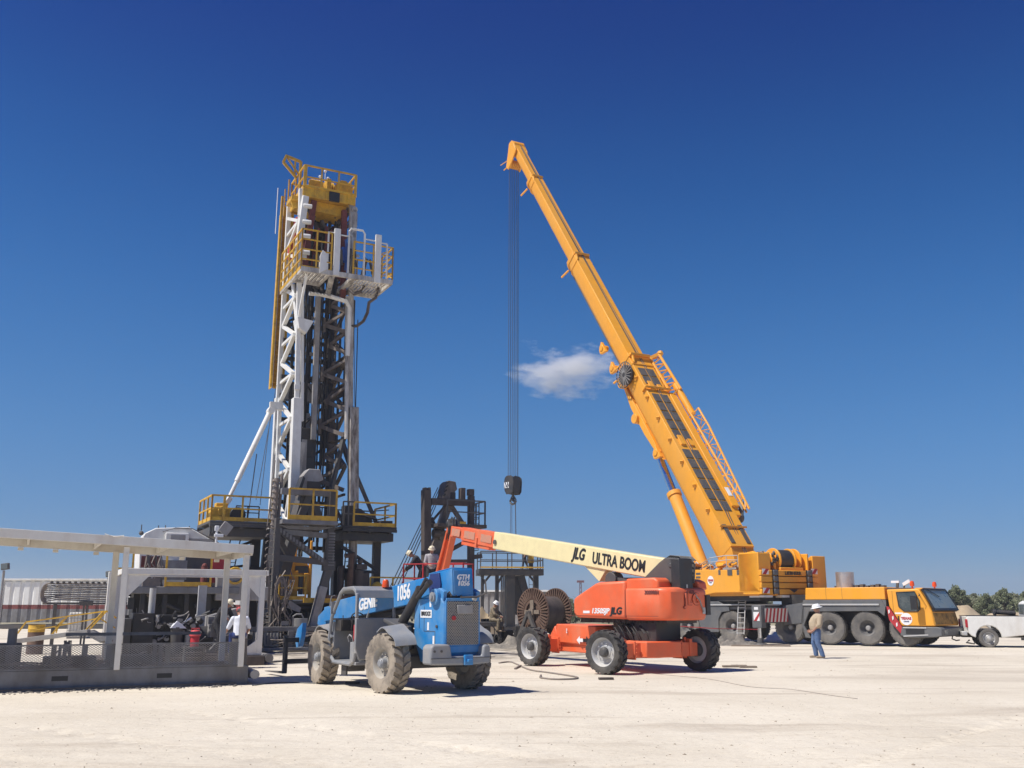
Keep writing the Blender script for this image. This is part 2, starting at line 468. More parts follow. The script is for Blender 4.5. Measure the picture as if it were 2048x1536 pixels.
def wheel_proto(parent, loc, yaw, r, w, rim_r, tyre_mat, rim_mat, hub_mat='dgrey', **k):
    hb, ty, rm = wheel_meshes(r, w, rim_r, tyre_mat, rim_mat, **k)
    h = hb.build('wheel', hub_mat, parent, loc=loc, rot=(0, 0, yaw))
    ty.build('tyre', tyre_mat, h); rm.build('rim', rim_mat, h)
    return h
def wheel_copy(src, loc, yaw, tilt=0.0):
    c = copy_tree(src, src.parent); c.location = loc; c.rotation_euler = (0, tilt, yaw); return c
# =================================================================== TELEHANDLER
def build_telehandler():
    F = Frame(-1.78, 21.67, R(125))
    t = F.root('telehandler')
    tag(t, 'blue telescopic forklift with grey open cab and mud caked tyres, 1056 on its boom', 'telehandler')
    # wheels
    w0 = wheel_proto(t, (0, 0.99, 0.60), R(4), 0.615, 0.40, 0.30, 'dustytyre', 'dustrim', 'tgrey', lugs=20, lug_h=0.05)
    wheel_copy(w0, (0, -0.99, 0.60), R(184)); wheel_copy(w0, (3.2, 0.99, 0.60), R(-6)); wheel_copy(w0, (3.2, -0.99, 0.60), R(174))
    # chassis, axles
    mb = MB()
    mb.span(-0.9, 4.0, -0.30, 0.30, 0.55, 0.95)
    mb.span(-0.18, 0.18, -0.8, 0.8, 0.48, 0.74); mb.span(3.02, 3.38, -0.8, 0.8, 0.48, 0.74)
    mb.tube((0, 0, .6), (3.2, 0, .6), 0.07, 8)
    mb.span(0.55, 1.3, -0.95, -0.3, 0.5, 1.25)       # tank on the far side
    mb.build('chassis', 'dgrey', t, bevel=0.02)
    # main blue body at the rear
    mb = MB()
    mb.xz([(-1.30, 0.72), (-1.36, 1.0), (-1.33, 1.80), (-1.22, 1.93), (-0.30, 1.93), (-0.12, 1.75), (-0.12, 1.05), (-0.32, 0.78), (-0.4, 0.62), (-1.2, 0.62)], -0.43, 0.45)
    body = mb.build('engine_body', 'blue', t, bevel=0.03)
    mb = MB()    # door seams and decals on the left side
    for (a, b) in (((-1.0, 1.25), (-0.55, 1.25)), ((-0.55, 1.25), (-0.55, 1.75)), ((-1.0, 0.98), (-1.0, 1.25)), ((-0.35, 1.3), (-0.35, 1.6))):
        mb.bar((a[0], 0.453, a[1]), (b[0], 0.453, b[1]), 0.008, 0.008)
    mb.tube((-1.08, 0.45, 1.35), (-1.08, 0.48, 1.35), 0.03, 8)
    mb.build('panel_seam', 'dgrey', body)
    mb = MB(); mb.span(-0.86, -0.40, 0.452, 0.458, 1.52, 1.68)
    pl = mb.build('name_plate', 'letterwhite', body)
    text('plate_lettering', 'BRIGGS', 0.12, (-0.63, 0.462, 1.60), (-1, 0, 0), (0, 0, 1), 'stencil', pl, offset=0.001, sx=.95, bold=.0015)
    mb = MB()
    for x, z in ((-0.72, 1.35), (-0.95, 1.08), (-0.80, 1.82)): mb.span(x - 0.035, x + 0.035, 0.452, 0.456, z - 0.08, z + 0.08)
    mb.build('warning_sticker', 'letterwhite', body)
    # rear grille: dark recess, lattice, plate, reflector, lamp
    gx = -1.362
    mb = MB(); mb.xz([(-1.335, 0.98), (-1.318, 1.84), (-1.30, 1.84), (-1.31, 0.98)], -0.36, 0.38)
    g = MB(); g.box((-1.352, 0.01, 1.42), (0.02, 0.76, 0.86)); gr = g.build('grille', 'black', t)
    g = MB()
    n = 22
    for k in range(-n, n * 2):
        for s in (1, -1):
            y0, z0 = 0.39, 0.99 + k * 0.055
            y1 = -0.37; z1 = z0 + s * 0.76
            pts = []
            za, zb = z0, z1
            if s > 0:
                ta = max(0, (0.99 - za) / 0.76); tb = min(1, (1.85 - za) / 0.76)
            else:
                ta = max(0, (za - 1.85) / 0.76); tb = min(1, (za - 0.99) / 0.76)
            if tb - ta < 0.02: continue
            pa = (-1.366, y0 + (y1 - y0) * ta, za + s * 0.76 * ta); pb = (-1.366, y0 + (y1 - y0) * tb, za + s * 0.76 * tb)
            g.bar(pa, pb, 0.016, 0.012, up=(1, 0, 0))
    g.build('lattice', 'dustrim', gr)
    g = MB(); g.span(-1.40, -1.372, -0.22, 0.16, 1.60, 1.78); g.build('cover_plate', 'lgrey', gr, bevel=0.01)
    g = MB(); g.box((-1.352, 0.01, 0.90), (0.03, 0.80, 0.13)); g.box((-1.352, 0.01, 1.885), (0.03, 0.80, 0.06)); g.box((-1.352, 0.405, 1.40), (0.03, 0.04, 0.95)); g.box((-1.352, -0.385, 1.40), (0.03, 0.04, 0.95))
    g.build('frame', 'blue', gr, bevel=0.008)
    g = MB(); g.tube((-1.37, 0.24, 1.52), (-1.40, 0.24, 1.52), 0.05, 6); g.build('reflector', 'letterred', gr)
    g = MB(); g.tube((-1.36, -0.25, 1.90), (-1.42, -0.25, 1.90), 0.045, 10); g.build('lamp', 'rim', gr)
    # bumper / counterweight
    mb = MB()
    poly = [(0.86, 0.62), (0.86, 0.95), (0.80, 1.01), (0.44, 1.01), (0.40, 0.96), (0.37, 0.77), (-0.36, 0.77), (-0.38, 0.95), (-0.42, 0.99), (-0.50, 0.99), (-0.55, 0.94), (-0.55, 0.62), (-0.12, 0.60), (0.12, 0.60)]
    mb.yz(poly, -1.55, -1.20)
    bp = mb.build('rear_bumper', 'tgrey', t, bevel=0.035)
    mb = MB(); mb.bar((-1.556, 0.86, 0.74), (-1.556, -0.66, 0.74), 0.01, 0.012); mb.tube((-1.55, 0.62, 0.88), (-1.562, 0.62, 0.88), 0.025, 8); mb.tube((-1.55, 0.78, 0.88), (-1.562, 0.78, 0.88), 0.025, 8)
    mb.build('bumper_seam', 'dgrey', bp)
    mb = MB(); mb.span(-1.60, -1.54, -0.10, 0.10, 0.60, 0.80); mb.span(-1.66, -1.58, -0.05, 0.05, 0.66, 0.72); mb.build('tow_bracket', 'blue', bp, bevel=0.01)
    # tower plates that carry the boom
    mb = MB()
    for y in (0.38, -0.42):
        mb.xz([(-1.28, 1.90), (-1.30, 2.05), (-1.10, 2.12), (-0.75, 2.02), (-0.45, 1.95), (-0.12, 1.75), (-0.1, 1.3), (-0.6, 1.2), (-1.28, 1.4)], y - 0.03, y + 0.06)
    mb.tube((-1.02, 0.44, 1.94), (-1.02, 0.52, 1.94), 0.17, 20); mb.tube((-1.02, 0.4, 1.94), (-1.02, -0.4, 1.94), 0.06, 12)
    mb.build('boom_tower', 'blue', t, bevel=0.012)
    mb = MB(); mb.tube((-1.02, 0.52, 1.94), (-1.02, 0.56, 1.94), 0.10, 16); mb.tube((-1.02, 0.56, 1.94), (-1.02, 0.59, 1.94), 0.05, 16)
    mb.build('pivot_pin', 'tgrey', t)
    # boom
    A, B = Vector((-1.26, -0.04, 2.24)), Vector((4.55, -0.04, 1.62))
    d = (B - A).normalized(); up = Vector((0, 1, 0)).cross(d) * -1
    if up.z < 0: up = -up
    mb = MB()
    mb.bar(A, A + d * 0.95, 0.52, 0.56, up)
    mb.bar(A + d * 0.30, B, 0.42, 0.50, up)
    bm_ = mb.build('boom', 'blue', t, bevel=0.02)
    mb = MB(); A2 = B - d * 0.1; B2 = A2 + d * 0.75
    mb.bar(A2, B2, 0.30, 0.36, up); mb.prism([(0, 0.18), (0.5, -0.05), (0.55, -0.5), (0.3, -0.75), (0.12, -0.45), (0, -0.25)], B2 - Vector((0.1, 0.14, 0)), (1, 0, 0), (0, 0, 1), (-0.28, 0.0))
    mb.prism([(-0.10, 0.22), (0.22, 0.06), (0.34, -0.2), (0.22, -0.42), (0.05, -0.38), (-0.08, -0.1)], (5.62, 0.44, 1.12), (1, 0, 0), (0, 0, 1), (-0.12, 0.0))
    mb.build('boom_head', 'blue', bm_, bevel=0.01)
    mb = MB(); mb.bar(A + d * 0.9 - up * 0.262, B - d * 0.5 - up * 0.262, 0.30, 0.02, up)
    mb.bar(A + d * 1.6 - up * 0.34, B - d * 0.8 - up * 0.31, 0.16, 0.1, up)
    mb.build('boom_wear_strip', 'black', bm_)
    mb = MB(); mb.bar(A + d * 0.02 + up * 0.293, A + d * 0.94 + up * 0.293, 0.5, 0.02, up); mb.bar(A - d * 0.012, A + d * 0.001, 0.44, 0.48, up); mb.build('boom_end_cover', 'blue', bm_, bevel=0.01)
    text('boom_number', '1056', 0.44, A + d * 2.16 + Vector((0, 0.215, 0)) + up * 0.03, -d, up, 'letterwhite', bm_, shear=0.12, offset=0.012, sx=0.72)
    text('boom_lettering', 'GENIE', 0.36, A + d * 3.9 + Vector((0, 0.215, 0)) - up * 0.01, -d, up, 'letterwhite', bm_, shear=0.2, offset=0.012, sx=0.95)
    text('rear_number', 'GTH\n1056', 0.145, A - d * 0.018 + Vector((0, 0.0, 0.035)), (0, -1, 0), up, 'letterwhite', bm_, shear=0.25, offset=0.006)
    # lift cylinder and compensating cylinder on the left
    mb = MB()
    P, Q = Vector((-0.55, 0.42, 2.32)), Vector((0.42, 0.56, 1.20))
    m = P.lerp(Q, 0.22)
    mb.tube(P, P.lerp(Q, 0.24), 0.045, 12); mb.tube(m, Q, 0.10, 14); mb.tube(m, m + (P - Q).normalized() * 0.05, 0.11, 14)
    mb.build('lift_cylinder', 'black', t)
    mb = MB(); mb.xz([(-0.42, 2.42), (-0.78, 2.44), (-0.86, 2.20), (-0.80, 1.98), (-0.45, 1.95), (-0.35, 2.2)], 0.20, 0.26); mb.build('lift_bracket', 'letterblue', t, bevel=0.01)
    mb = MB(); mb.tube((-0.98, 0.60, 2.22), (-0.35, 0.50, 1.93), 0.05, 12); mb.tube((-1.02, 0.60, 2.24), (-0.9, 0.60, 2.18), 0.065, 12); mb.build('tilt_cylinder', 'black', t)
    # hoses at the boom root
    mb = MB()
    rnd = random.Random(5)
    for k in range(6):
        o = rnd.uniform(-0.03, 0.03)
        mb.path([(-1.28, -0.42 + o, 2.42), (-1.42, -0.50, 2.25 + o), (-1.50 + o, -0.48, 2.02), (-1.46, -0.25, 1.92 + o), (-1.36, 0.05 + o, 1.93)], 0.016, 6)
    mb.build('hose', 'dgrey', t)
    mb = MB()
    for k in range(3): mb.path([(-1.30, 0.25 - 0.12 * k, 1.95), (-1.18, 0.22 - 0.1 * k, 2.04), (-1.0, 0.2, 1.98)], 0.02, 6)
    mb.span(-1.25, -0.8, -0.30, 0.3, 1.93, 2.0)
    mb.build('valve_block', 'black', t)
    # cab
    cab = MB()
    def sidepath(y):
        return [(a, b, c - max(0, c - 1.4) * .19) for a, b, c in [(1.38, y, 0.75), (1.38, y, 2.08), (1.44, y, 2.24), (1.58, y, 2.32), (2.02, y, 2.30), (2.22, y, 2.20), (2.66, y, 1.55), (2.76, y, 1.0), (2.68, y, 0.66), (2.45, y, 0.52), (1.62, y, 0.50), (1.44, y, 0.58), (1.38, y, 0.78)]]
    cab.path(sidepath(1.06), 0.042, 8); cab.path(sidepath(0.14), 0.035, 8)
    for (x, z) in ((2.22, 2.05), (2.66, 1.46), (1.40, 1.46)): cab.bar((x, 0.14, z), (x, 1.06, z), 0.05)
    cb = cab.build('cab_frame', 'tgrey', t)
    c = MB(); c.xz([(a, b - .165) for a, b in [(1.34, 2.10), (1.39, 2.27), (1.55, 2.36), (2.05, 2.34), (2.26, 2.22), (2.24, 2.19), (2.03, 2.30), (1.57, 2.31), (1.43, 2.23), (1.40, 2.10)]], 0.10, 1.10); c.build('roof', 'tgrey', cb, bevel=0.01)
    c = MB(); c.prism([(0.10, 0.60), (1.0, 0.60), (1.10, 0.85), (1.10, 1.50), (0.10, 1.50)], (1.36, 0, 0), (0, 1, 0), (0, 0, 1), (-0.04, 0.04)); c.span(1.33, 1.40, 0.10, 0.17, 1.5, 2.08); c.span(1.33, 1.40, 1.03, 1.10, 1.5, 2.04)
    c.build('rear_panel', 'tgrey', cb, bevel=0.02)
    c = MB(); c.span(1.34, 2.9, 0.14, 1.06, 0.49, 0.56); c.span(2.64, 2.74, 0.2, 1.0, 0.55, 1.4); c.span(1.4, 2.6, 0.12, 0.16, 0.56, 1.35); c.span(1.42, 1.60, 0.95, 1.09, 0.56, 0.98)
    c.build('floor_pan', 'tgrey', cb, bevel=0.01)
    c = MB(); c.span(1.55, 2.05, 0.38, 0.82, 0.72, 1.0); c.span(1.46, 1.60, 0.38, 0.82, 0.95, 1.42); sb = c.build('seat', 'black', t, bevel=0.04)
    c = MB(); c.span(2.32, 2.62, 0.3, 0.98, 1.2, 1.45); c.tube((2.4, .6, .9), (2.25, .6, 1.42), 0.03, 8); c.tube((2.3, .95, 1.3), (2.3, .95, 1.55), 0.012, 6); c.tube((2.2, .78, 1.2), (2.14, .78, 1.5), 0.014, 6)
    c.ball((2.14, .78, 1.52), 0.03, 8); c.build('dashboard', 'black', t, bevel=0.01)
    c = MB(); ring = [(2.23 + 0.05 * math.cos(a), .6 + 0.18 * math.sin(a), 1.46 + 0.15 * math.cos(a)) for a in [2 * PI * i / 16 for i in range(17)]]; c.path(ring, 0.014, 6); c.build('steering_wheel', 'black', t)
    c = MB(); c.tube((1.50, 1.0, 1.0), (1.50, 1.0, 1.35), 0.06, 12); c.tube((1.50, 1.0, 1.35), (1.50, 1.0, 1.42), 0.025, 8); c.build('fire_extinguisher', 'red', t)
    c = MB(); c.path([(1.46, 1.08, 0.98), (1.46, 1.12, 1.10), (1.58, 1.12, 1.14), (1.66, 1.12, 1.08), (1.66, 1.08, 0.98)], 0.016, 6); c.build('grab_handle', 'tgrey', t)
    c = MB(); c.path([(2.55, 1.06, 2.0), (2.66, 1.09, 1.98), (2.74, 1.09, 1.75), (2.66, 1.06, 1.72)], 0.015, 6); c.span(2.55, 2.58, 1.02, 1.14, 1.58, 1.86); c.build('side_mirror', 'tgrey', t)
    c = MB(); c.lathe([(0.085, 0), (0.085, 0.04), (0.07, 0.14), (0.05, 0.17), (0.005, 0.18)], (1.50, 0.30, 2.175), (0, 0, 1), 14); c.build('beacon', 'amber', t)
    # fender over the near rear wheel, front fender, steps
    def fender(cx, cy, a0, a1, name):
        f = MB(); rr = 0.72
        n = 12
        vs = []
        for i in range(n + 1):
            a = a0 + (a1 - a0) * i / n
            k = 1.0 + 0.04 * math.sin(i * 0.9)
            for y in (cy - 0.25, cy + 0.22):
                for q in (0, 0.025):
                    dr = (-0.06 if y > cy else 0)
                    vs.append((cx + math.cos(a) * (rr * k + q + dr * 0.6), y, 0.62 + math.sin(a) * (rr * k + q + dr)))
        fs = []
        for i in range(n):
            b = i * 4
            fs += [(b, b + 4, b + 6, b + 2), (b + 1, b + 3, b + 7, b + 5), (b, b + 1, b + 5, b + 4), (b + 2, b + 6, b + 7, b + 3)]
        fs += [(0, 2, 3, 1), (n * 4, n * 4 + 1, n * 4 + 3, n * 4 + 2)]
        f.add(vs, fs)
        return f.build(name, 'tgrey', t)
    fender(0, 0.92, R(150), R(68), 'fender'); fender(3.2, 0.85, R(140), R(50), 'fender')
    fender(0, -0.99, R(150), R(60), 'fender')
    c = MB(); c.span(0.15, 0.75, 0.30, 0.62, 0.85, 1.40); c.xz([(0.05, 1.30), (0.62, 1.42), (0.62, 1.50), (0.05, 1.38)], 0.30, 0.8)
    c.span(-0.12, 0.16, 0.5, 0.60, 0.85, 1.35); c.build('side_box', 'dgrey', t, bevel=0.02)
    c = MB(); c.bar((1.2, 0.36, .5), (2.5, .36, .42), .2, .16); c.span(1.9, 2.3, .55, .95, .33, .5); c.span(1.95, 2.2, .95, 1.0, .25, .45); c.build('cab_step', 'dgrey', t, bevel=0.01)
    # fork carriage
    c = MB()
    c.span(5.66, 5.74, -0.72, 0.95, 0.85, 0.97); c.span(5.66, 5.74, -0.72, 0.95, 0.32, 0.44)
    for y in (-0.68, -0.2, 0.25, 0.90): c.span(5.66, 5.72, y - 0.03, y + 0.03, 0.32, 0.97)
    c.tube((5.60, 0.06, 0.35), (5.60, 0.06, 1.3), 0.06, 10)
    c.build('carriage', 'black', t, bevel=0.008)
    for y in (-0.50, 0.88):
        f = MB(); f.span(5.74, 5.80, y - 0.06, y + 0.06, 0.10, 1.02); f.prism([(0, 0), (1.2, 0), (1.2, 0.015), (0, 0.06)], (5.76, y, 0.08), (1, 0, 0), (0, 0, 1), (-0.06, 0.06)); f.build('fork', 'dgrey', t)
    return t
build_telehandler()

# =================================================================== BOOM LIFT
def build_boomlift():
    F = Frame(3.82, 28.7, R(136))
    t = F.root('boom_lift')
    tag(t, 'orange aerial boom lift with a long cream boom, parked beside the rusty cable reel', 'boom lift')
    def L(u, v): return F.loc(gnd(u, v))
    wn, wf, wr = L(1214, 1349), L(1067, 1331.5), L(1402, 1342)
    r, w = 0.575, 0.41
    # outward yaw: the local +y of the wheel is its outer (rim) face
    def wyaw(world_normal_deg): return R(world_normal_deg) - F.yaw - R(90)
    yn = wyaw(228); 
    n = Vector((math.cos(R(228)), math.sin(R(228)), 0))
    def cen(p, k=0.0): return Vector((p.x, p.y, r))
    w0 = wheel_proto(t, cen(wn), yn, r, w, 0.36, 'rubber', 'rim', 'dgrey', lugs=18, lug_h=0.04)
    wheel_copy(w0, cen(wf), wyaw(222))
    wheel_copy(w0, cen(wr), wyaw(40))
    w4 = F.loc(F.wld(wf) + (F.wld(wr) - F.wld(wn)) * 0.95)
    wheel_copy(w0, cen(w4), wyaw(40))
    wn, wf, wr = (Vector((p.x, p.y, 0)) for p in (wn, wf, wr))
    # chassis between axles (local frame built from the wheels)
    ax = (wr - wn).normalized(); fw = (wf - wn); fw = (fw - ax * fw.dot(ax)).normalized()
    mid_r = wn.lerp(wr, 0.5); mid_f = wf.lerp(Vector((w4.x, w4.y, 0)), 0.5)
    Z = Vector((0, 0, 1))
    mb = MB()
    mb.bar(mid_r + Z * 0.62 - fw * 0.45, mid_f + Z * 0.62 + fw * 0.1, 1.15, 0.42)
    mb.bar(mid_r.lerp(mid_f, 0.48) + Z * 0.92, mid_f + Z * 0.95 - ax * 0.05, 1.25, 0.55)
    mb.bar(mid_f + Z * 0.95 - ax * 0.05 - fw * 0.02, mid_f + Z * 0.78 + fw * 0.35 - ax * 0.05, 1.25, 0.50, h2=0.2)
    ch = mb.build('chassis', 'orange', t, bevel=0.03)
    for (a, b, nm) in ((wn, mid_r, 'axle_arm'), (wr, mid_r, 'axle_arm'), (wf, mid_f, 'axle_arm'), (Vector((w4.x, w4.y, 0)), mid_f, 'axle_arm')):
        m = MB(); dd = (b - a).normalized()
        m.bar(a + dd * 0.22 + Z * 0.60, b + Z * 0.60, 0.34, 0.36, h2=0.42)
        m.bar(a + dd * 0.46 + Z * 0.42, a + dd * 0.46 + Z * 0.88, 0.40, 0.10, up=dd)
        m.tube(a + dd * 0.52 + Z * 0.36, a + dd * 0.52 + Z * 0.92, 0.05, 10)
        m.bar(a + dd * 0.75 + Z * 0.60 , a + dd * 0.80 + Z * 0.60, 0.42, 0.48)
        for k in range(4): 
            p = a + dd * 0.8 + Z * (0.45 + 0.1 * k) - fw * 0.22
            m.tube(p, p - fw * 0.03, 0.02, 6)
        m.build(nm, 'orange', t, bevel=0.012)
    # direction arrow decal on the chassis side
    side = mid_r.lerp(mid_f, 0.62) - ax * 0.68
    m = MB()
    def arrow(o, dx):
        return m.prism([(0, -0.05), (0.18, -0.05), (0.18, -0.12), (0.36, 0), (0.18, 0.12), (0.18, 0.05), (0, 0.05)], o, dx, (0, 0, 1), (-0.004, 0.004))
    m = MB(); arrow(side + Z * 0.78, fw); m.build('white_arrow_decal', 'letterwhite', ch)
    m = MB(); arrow(side + Z * 0.78, -fw); m.build('black_arrow_decal', 'stencil', ch)
    m = MB()
    for k in range(3): m.bar(side - ax * 0.002 + fw * (0.9 - 0.0 * k) + Z * (0.98 + 0.05 * k), side - ax * 0.002 + fw * 0.96 + Z * (0.98 + 0.05 * k), 0.006, 0.03)
    m.build('sticker', 'letterwhite', ch)
    # slewing bearing and dark machinery under the hood
    m = MB(); m.tube((0.3, 0.1, 0.85), (0.3, 0.1, 1.35), 0.62, 28); m.span(-1.4, 1.6, -0.5, 0.95, 1.30, 1.5)
    rr = random.Random(8)
    for k in range(46):
        x = rr.uniform(-1.3, 1.6); m.tube((x, 0.98, 1.3), (x + rr.uniform(-.06, .06), 0.98, 1.42), 0.012, 5)
    m.build('slewing_bearing', 'black', t)
    m = MB()
    for k in range(26):
        a = rr.uniform(0, 1); p = Vector((-1.05 + a * 1.1, 1.02 - rr.random() * 0.3, 0.72 + rr.random() * 0.1))
        m.path([p, p + Vector((0.1, 0.05, 0.25)), p + Vector((0.3, 0, 0.45)), p + Vector((0.55, -0.2, 0.5))], 0.025, 5)
    m.span(-1.05, -0.30, -0.2, 0.95, 0.80, 1.32)
    m.build('hose_bundle', 'black', t, bevel=0.05)
    # turntable hoods: long left hood with sloped nose, rear counterweight with rounded corner
    m = MB()
    side_poly = [(1.72, 1.56), (1.60, 1.44), (-0.2, 1.40), (-0.2, 2.45), (0.78, 2.42), (0.92, 2.38), (1.60, 2.04), (1.72, 1.96)]
    m.xz(side_poly, 0.35, 1.16)
    hood = m.build('hood', 'orange', t, bevel=0.07)
    m = MB()
    m.xz([(1.6, 1.48), (-0.2, 1.45), (-0.2, 2.15), (0.9, 2.15), (1.5, 1.95)], -0.75, -0.1)
    m.build('hood', 'orange', t, bevel=0.07)
    m = MB()
    base = [(-0.19, 1.18), (-1.35, 1.16), (-1.62, 1.02), (-1.72, 0.80), (-1.74, -0.40), (-1.62, -0.66), (-1.35, -0.80), (-0.19, -0.80)]
    low = [(x * (0.97 if x < -0.3 else 1), y * 0.96) for x, y in base]
    def layer(pts, z): return [(x, y, z) for x, y in pts]
    n = len(base)
    vs = layer(low, 1.38) + layer(base, 1.55) + layer(base, 2.18) + layer([(x * .95 if x < -.3 else x, y * .95) for x, y in base], 2.26)
    fs = [tuple(range(n - 1, -1, -1)), tuple(range(3 * n, 4 * n))]
    for l in range(3):
        for k in range(n): fs.append((l * n + k, l * n + (k + 1) % n, (l + 1) * n + (k + 1) % n, (l + 1) * n + k))
    m.add(vs, fs)
    m.xz([(-0.19, 2.2), (-1.30, 2.2), (-1.28, 2.44), (-1.15, 2.52), (-0.19, 2.505)], 0.52, 1.12)
    m.xz([(-0.6, 2.2), (-1.62, 2.2), (-1.58, 2.42), (-1.40, 2.5), (-0.6, 2.5)], -0.78, -0.35)
    cw = m.build('counterweight', 'orange', t, bevel=0.05)
    m = MB(); m.span(-1.765, -1.70, -0.66, -0.48, 1.52, 2.06); m.build('tail_grille', 'black', cw)
    # lettering
    text('counterweight_lettering', 'JLG', 0.42, (-1.742, 0.20, 1.93), (0, -1, 0), (0, 0, 1), 'orange', cw, offset=0.008, depth=0.02, sx=1.15)
    text('counterweight_lettering', 'JLG', 0.44, (-1.740, 0.20, 1.93), (0, -1, 0), (0, 0, 1), 'redpri', cw, offset=0.016, depth=0.003, sx=1.15)
    text('serial_lettering', '3009001', 0.14, (-1.10, 1.175, 2.12), (-1, 0, 0), (0, 0, 1), 'redpri', cw, offset=0.004)
    text('serial_lettering', '47 0001', 0.13, (-1.745, 0.28, 2.13), (0, -1, 0), (0, 0, 1), 'redpri', cw, offset=0.003)
    text('hood_lettering', 'JLG', 0.26, (0.15, 1.163, 1.62), (-1, 0, 0), (0, 0, 1), 'stencil', hood, shear=0.2, offset=0.012)
    text('hood_lettering', '1350SJP', 0.2, (0.72, 1.163, 1.62), (-1, 0, 0), (0, 0, 1), 'letterwhite', hood, shear=0.2, offset=0.006)
    m = MB()
    for x0, x1 in ((1.10, 1.34),): m.span(x0, x1, 1.162, 1.166, 1.56, 1.63)
    m.span(-0.62, -0.48, 1.16, 1.168, 1.64, 1.78); m.build('sticker', 'letterwhite', hood)
    m = MB(); m.span(-1.752, -1.744, -0.42, -0.28, 1.55, 1.72); m.build('sticker', 'rim', cw)
    m = MB(); m.bar((-0.19, 1.165, 1.45), (-0.19, 1.165, 2.2), 0.012, 0.012); m.bar((1.9, 1.17, 1.49), (-1.3, 1.19, 1.49), 0.010, 0.010); m.build('panel_seam', 'redpri', hood)
    # boom pivot frame (black) and control box
    m = MB()
    a1 = F.py(1300, 1163, 0.34); 
    for y in (0.42, -0.30):
        m.xz([(-0.12, 2.38), (-1.50, 2.38), (-1.55, 2.90), (-1.42, 3.06), (-1.08, 3.08), (-0.86, 2.95)], y - 0.04, y + 0.04)
    m.tube((-1.25, -0.34, 2.86), (-1.25, 0.48, 2.86), 0.07, 14)
    m.build('boom_pivot_frame', 'dgrey', t, bevel=0.02)
    m = MB(); m.span(-1.66, -1.36, 0.0, 0.62, 2.14, 3.04)
    cb = m.build('control_box', 'black', t, bevel=0.03)
    m = MB(); m.path([(-1.67, 0.15, 2.16), (-1.76, 0.05, 2.06), (-1.78, -0.12, 1.90), (-1.77, -0.3, 1.6)], 0.02, 6); m.build('cable', 'lgrey', cb)
    m = MB(); m.span(-1.67, -1.66, 0.28, 0.34, 2.24, 2.34); m.build('latch', 'rim', cb)
    m = MB()
    for k in range(8):
        y = -0.25 + k * 0.09
        m.path([(-0.95, y, 3.02), (-1.2, y, 3.13), (-1.5, y, 3.10), (-1.62, y, 3.0)], 0.018, 5)
    m.build('hose_loop', 'black', t)
    # main boom: from pivot rising away to the left
    Pw = at(1338, 1140, 27.9); Qw = at(996, 1081, 33.6)
    P, Q = F.loc(Pw), F.loc(Qw)
    d = (Q - P).normalized(); sd_, up = perp(d, (0, 0, 1))
    th = 0.60
    m = MB(); m.bar(P - d * 0.35, Q, 0.42, th + 0.02, up, h2=th - 0.02)
    boom = m.build('main_boom', 'cream', t, bevel=0.03)
    # cream nose under the boom, plus lift cylinder knuckle
    m = MB()
    nb = P.lerp(Q, 0.30) - up * th / 2; ne = P.lerp(Q, 0.42) - up * th / 2; nb2 = P.lerp(Q, 0.33) - up * (th / 2 + 0.38)
    m.add([nb + sd_ * .16, ne + sd_ * .16, nb2 + sd_ * .16, nb - sd_ * .16, ne - sd_ * .16, nb2 - sd_ * .16], [(0, 1, 2), (3, 5, 4), (0, 3, 4, 1), (1, 4, 5, 2), (2, 5, 3, 0)])
    m.build('boom_lug', 'cream', boom, bevel=0.01)
    m = MB(); c0 = P.lerp(Q, 0.27) - up * 0.55; m.tube(c0 - sd_ * .18, c0 + sd_ * .18, 0.22, 18); m.tube(c0, Vector((0.1, 0.05, 2.35)), 0.10, 12)
    m.bar(c0, P.lerp(Q, 0.1) - up * 0.38, 0.2, 0.12)
    m.build('lift_cylinder', 'dgrey', t, bevel=0.02)
    # boom lettering on the camera side (+y local is the left side)
    sn = sd_ if sd_.dot(F.loc(CAM) - P) > 0 else -sd_
    face = P.lerp(Q, 0.285) + sn * 0.213
    text('boom_lettering', 'ULTRA BOOM', 0.47, P.lerp(Q, 0.232) + sn * 0.214 - up * 0.02, -d, up, 'stencil', boom, offset=0.010, sx=0.72)
    text('boom_lettering', 'JLG', 0.48, P.lerp(Q, 0.452) + sn * 0.214 + up * 0.02, -d, up, 'stencil', boom, shear=0.25, offset=0.016, sx=0.72)
    # orange sections and jib
    E = F.loc(at(908, 1063, 35.8))
    m = MB(); m.bar(Q - d * 0.4, Q.lerp(E, 0.35), 0.38, 0.52, up); m.bar(Q.lerp(E, 0.33), Q.lerp(E, 0.72), 0.36, 0.47, up); m.bar(Q.lerp(E, 0.70), E, 0.30, 0.38, up)
    m.bar(Q.lerp(E, 0.34) - up * 0.2, Q.lerp(E, 0.38) - up * 0.2, 0.46, 0.36, up)
    m.bar(Q.lerp(E, 0.10) - up * 0.3, Q.lerp(E, 0.72) - up * 0.32, 0.3, 0.14, up)
    fb = m.build('fly_boom', 'orange', t, bevel=0.015)
    m = MB()
    for a, b in ((0.42, 0.66), (0.05, 0.28), (0.76, 0.95)): m.bar(Q.lerp(E, a) + sn * 0.19, Q.lerp(E, b) + sn * 0.19, 0.012, 0.26, up)
    m.build('worn_patch', 'wornor', fb)
    m = MB(); p0 = P.lerp(Q, 0.985) + sn * 0.22 - up * 0.05; m.tube(p0, p0 + sn * 0.03, 0.08, 10); m.build('boom_bolt', 'dgrey', boom)
    J0 = F.loc(at(906, 1052, 36.4)); J1 = F.loc(at(880, 1160, 37.6))
    dj = (J1 - J0).normalized(); sj, uj = perp(dj, (0, 1, 0))
    m = MB()
    for q in (-0.12, 0.12): m.bar(J0 + sj * q, J1 + sj * q * 1.5, 0.09, 0.26, uj)
    m.bar(J0, J1, 0.16, 0.10, uj)
    m.build('jib', 'orange', t, bevel=0.01)
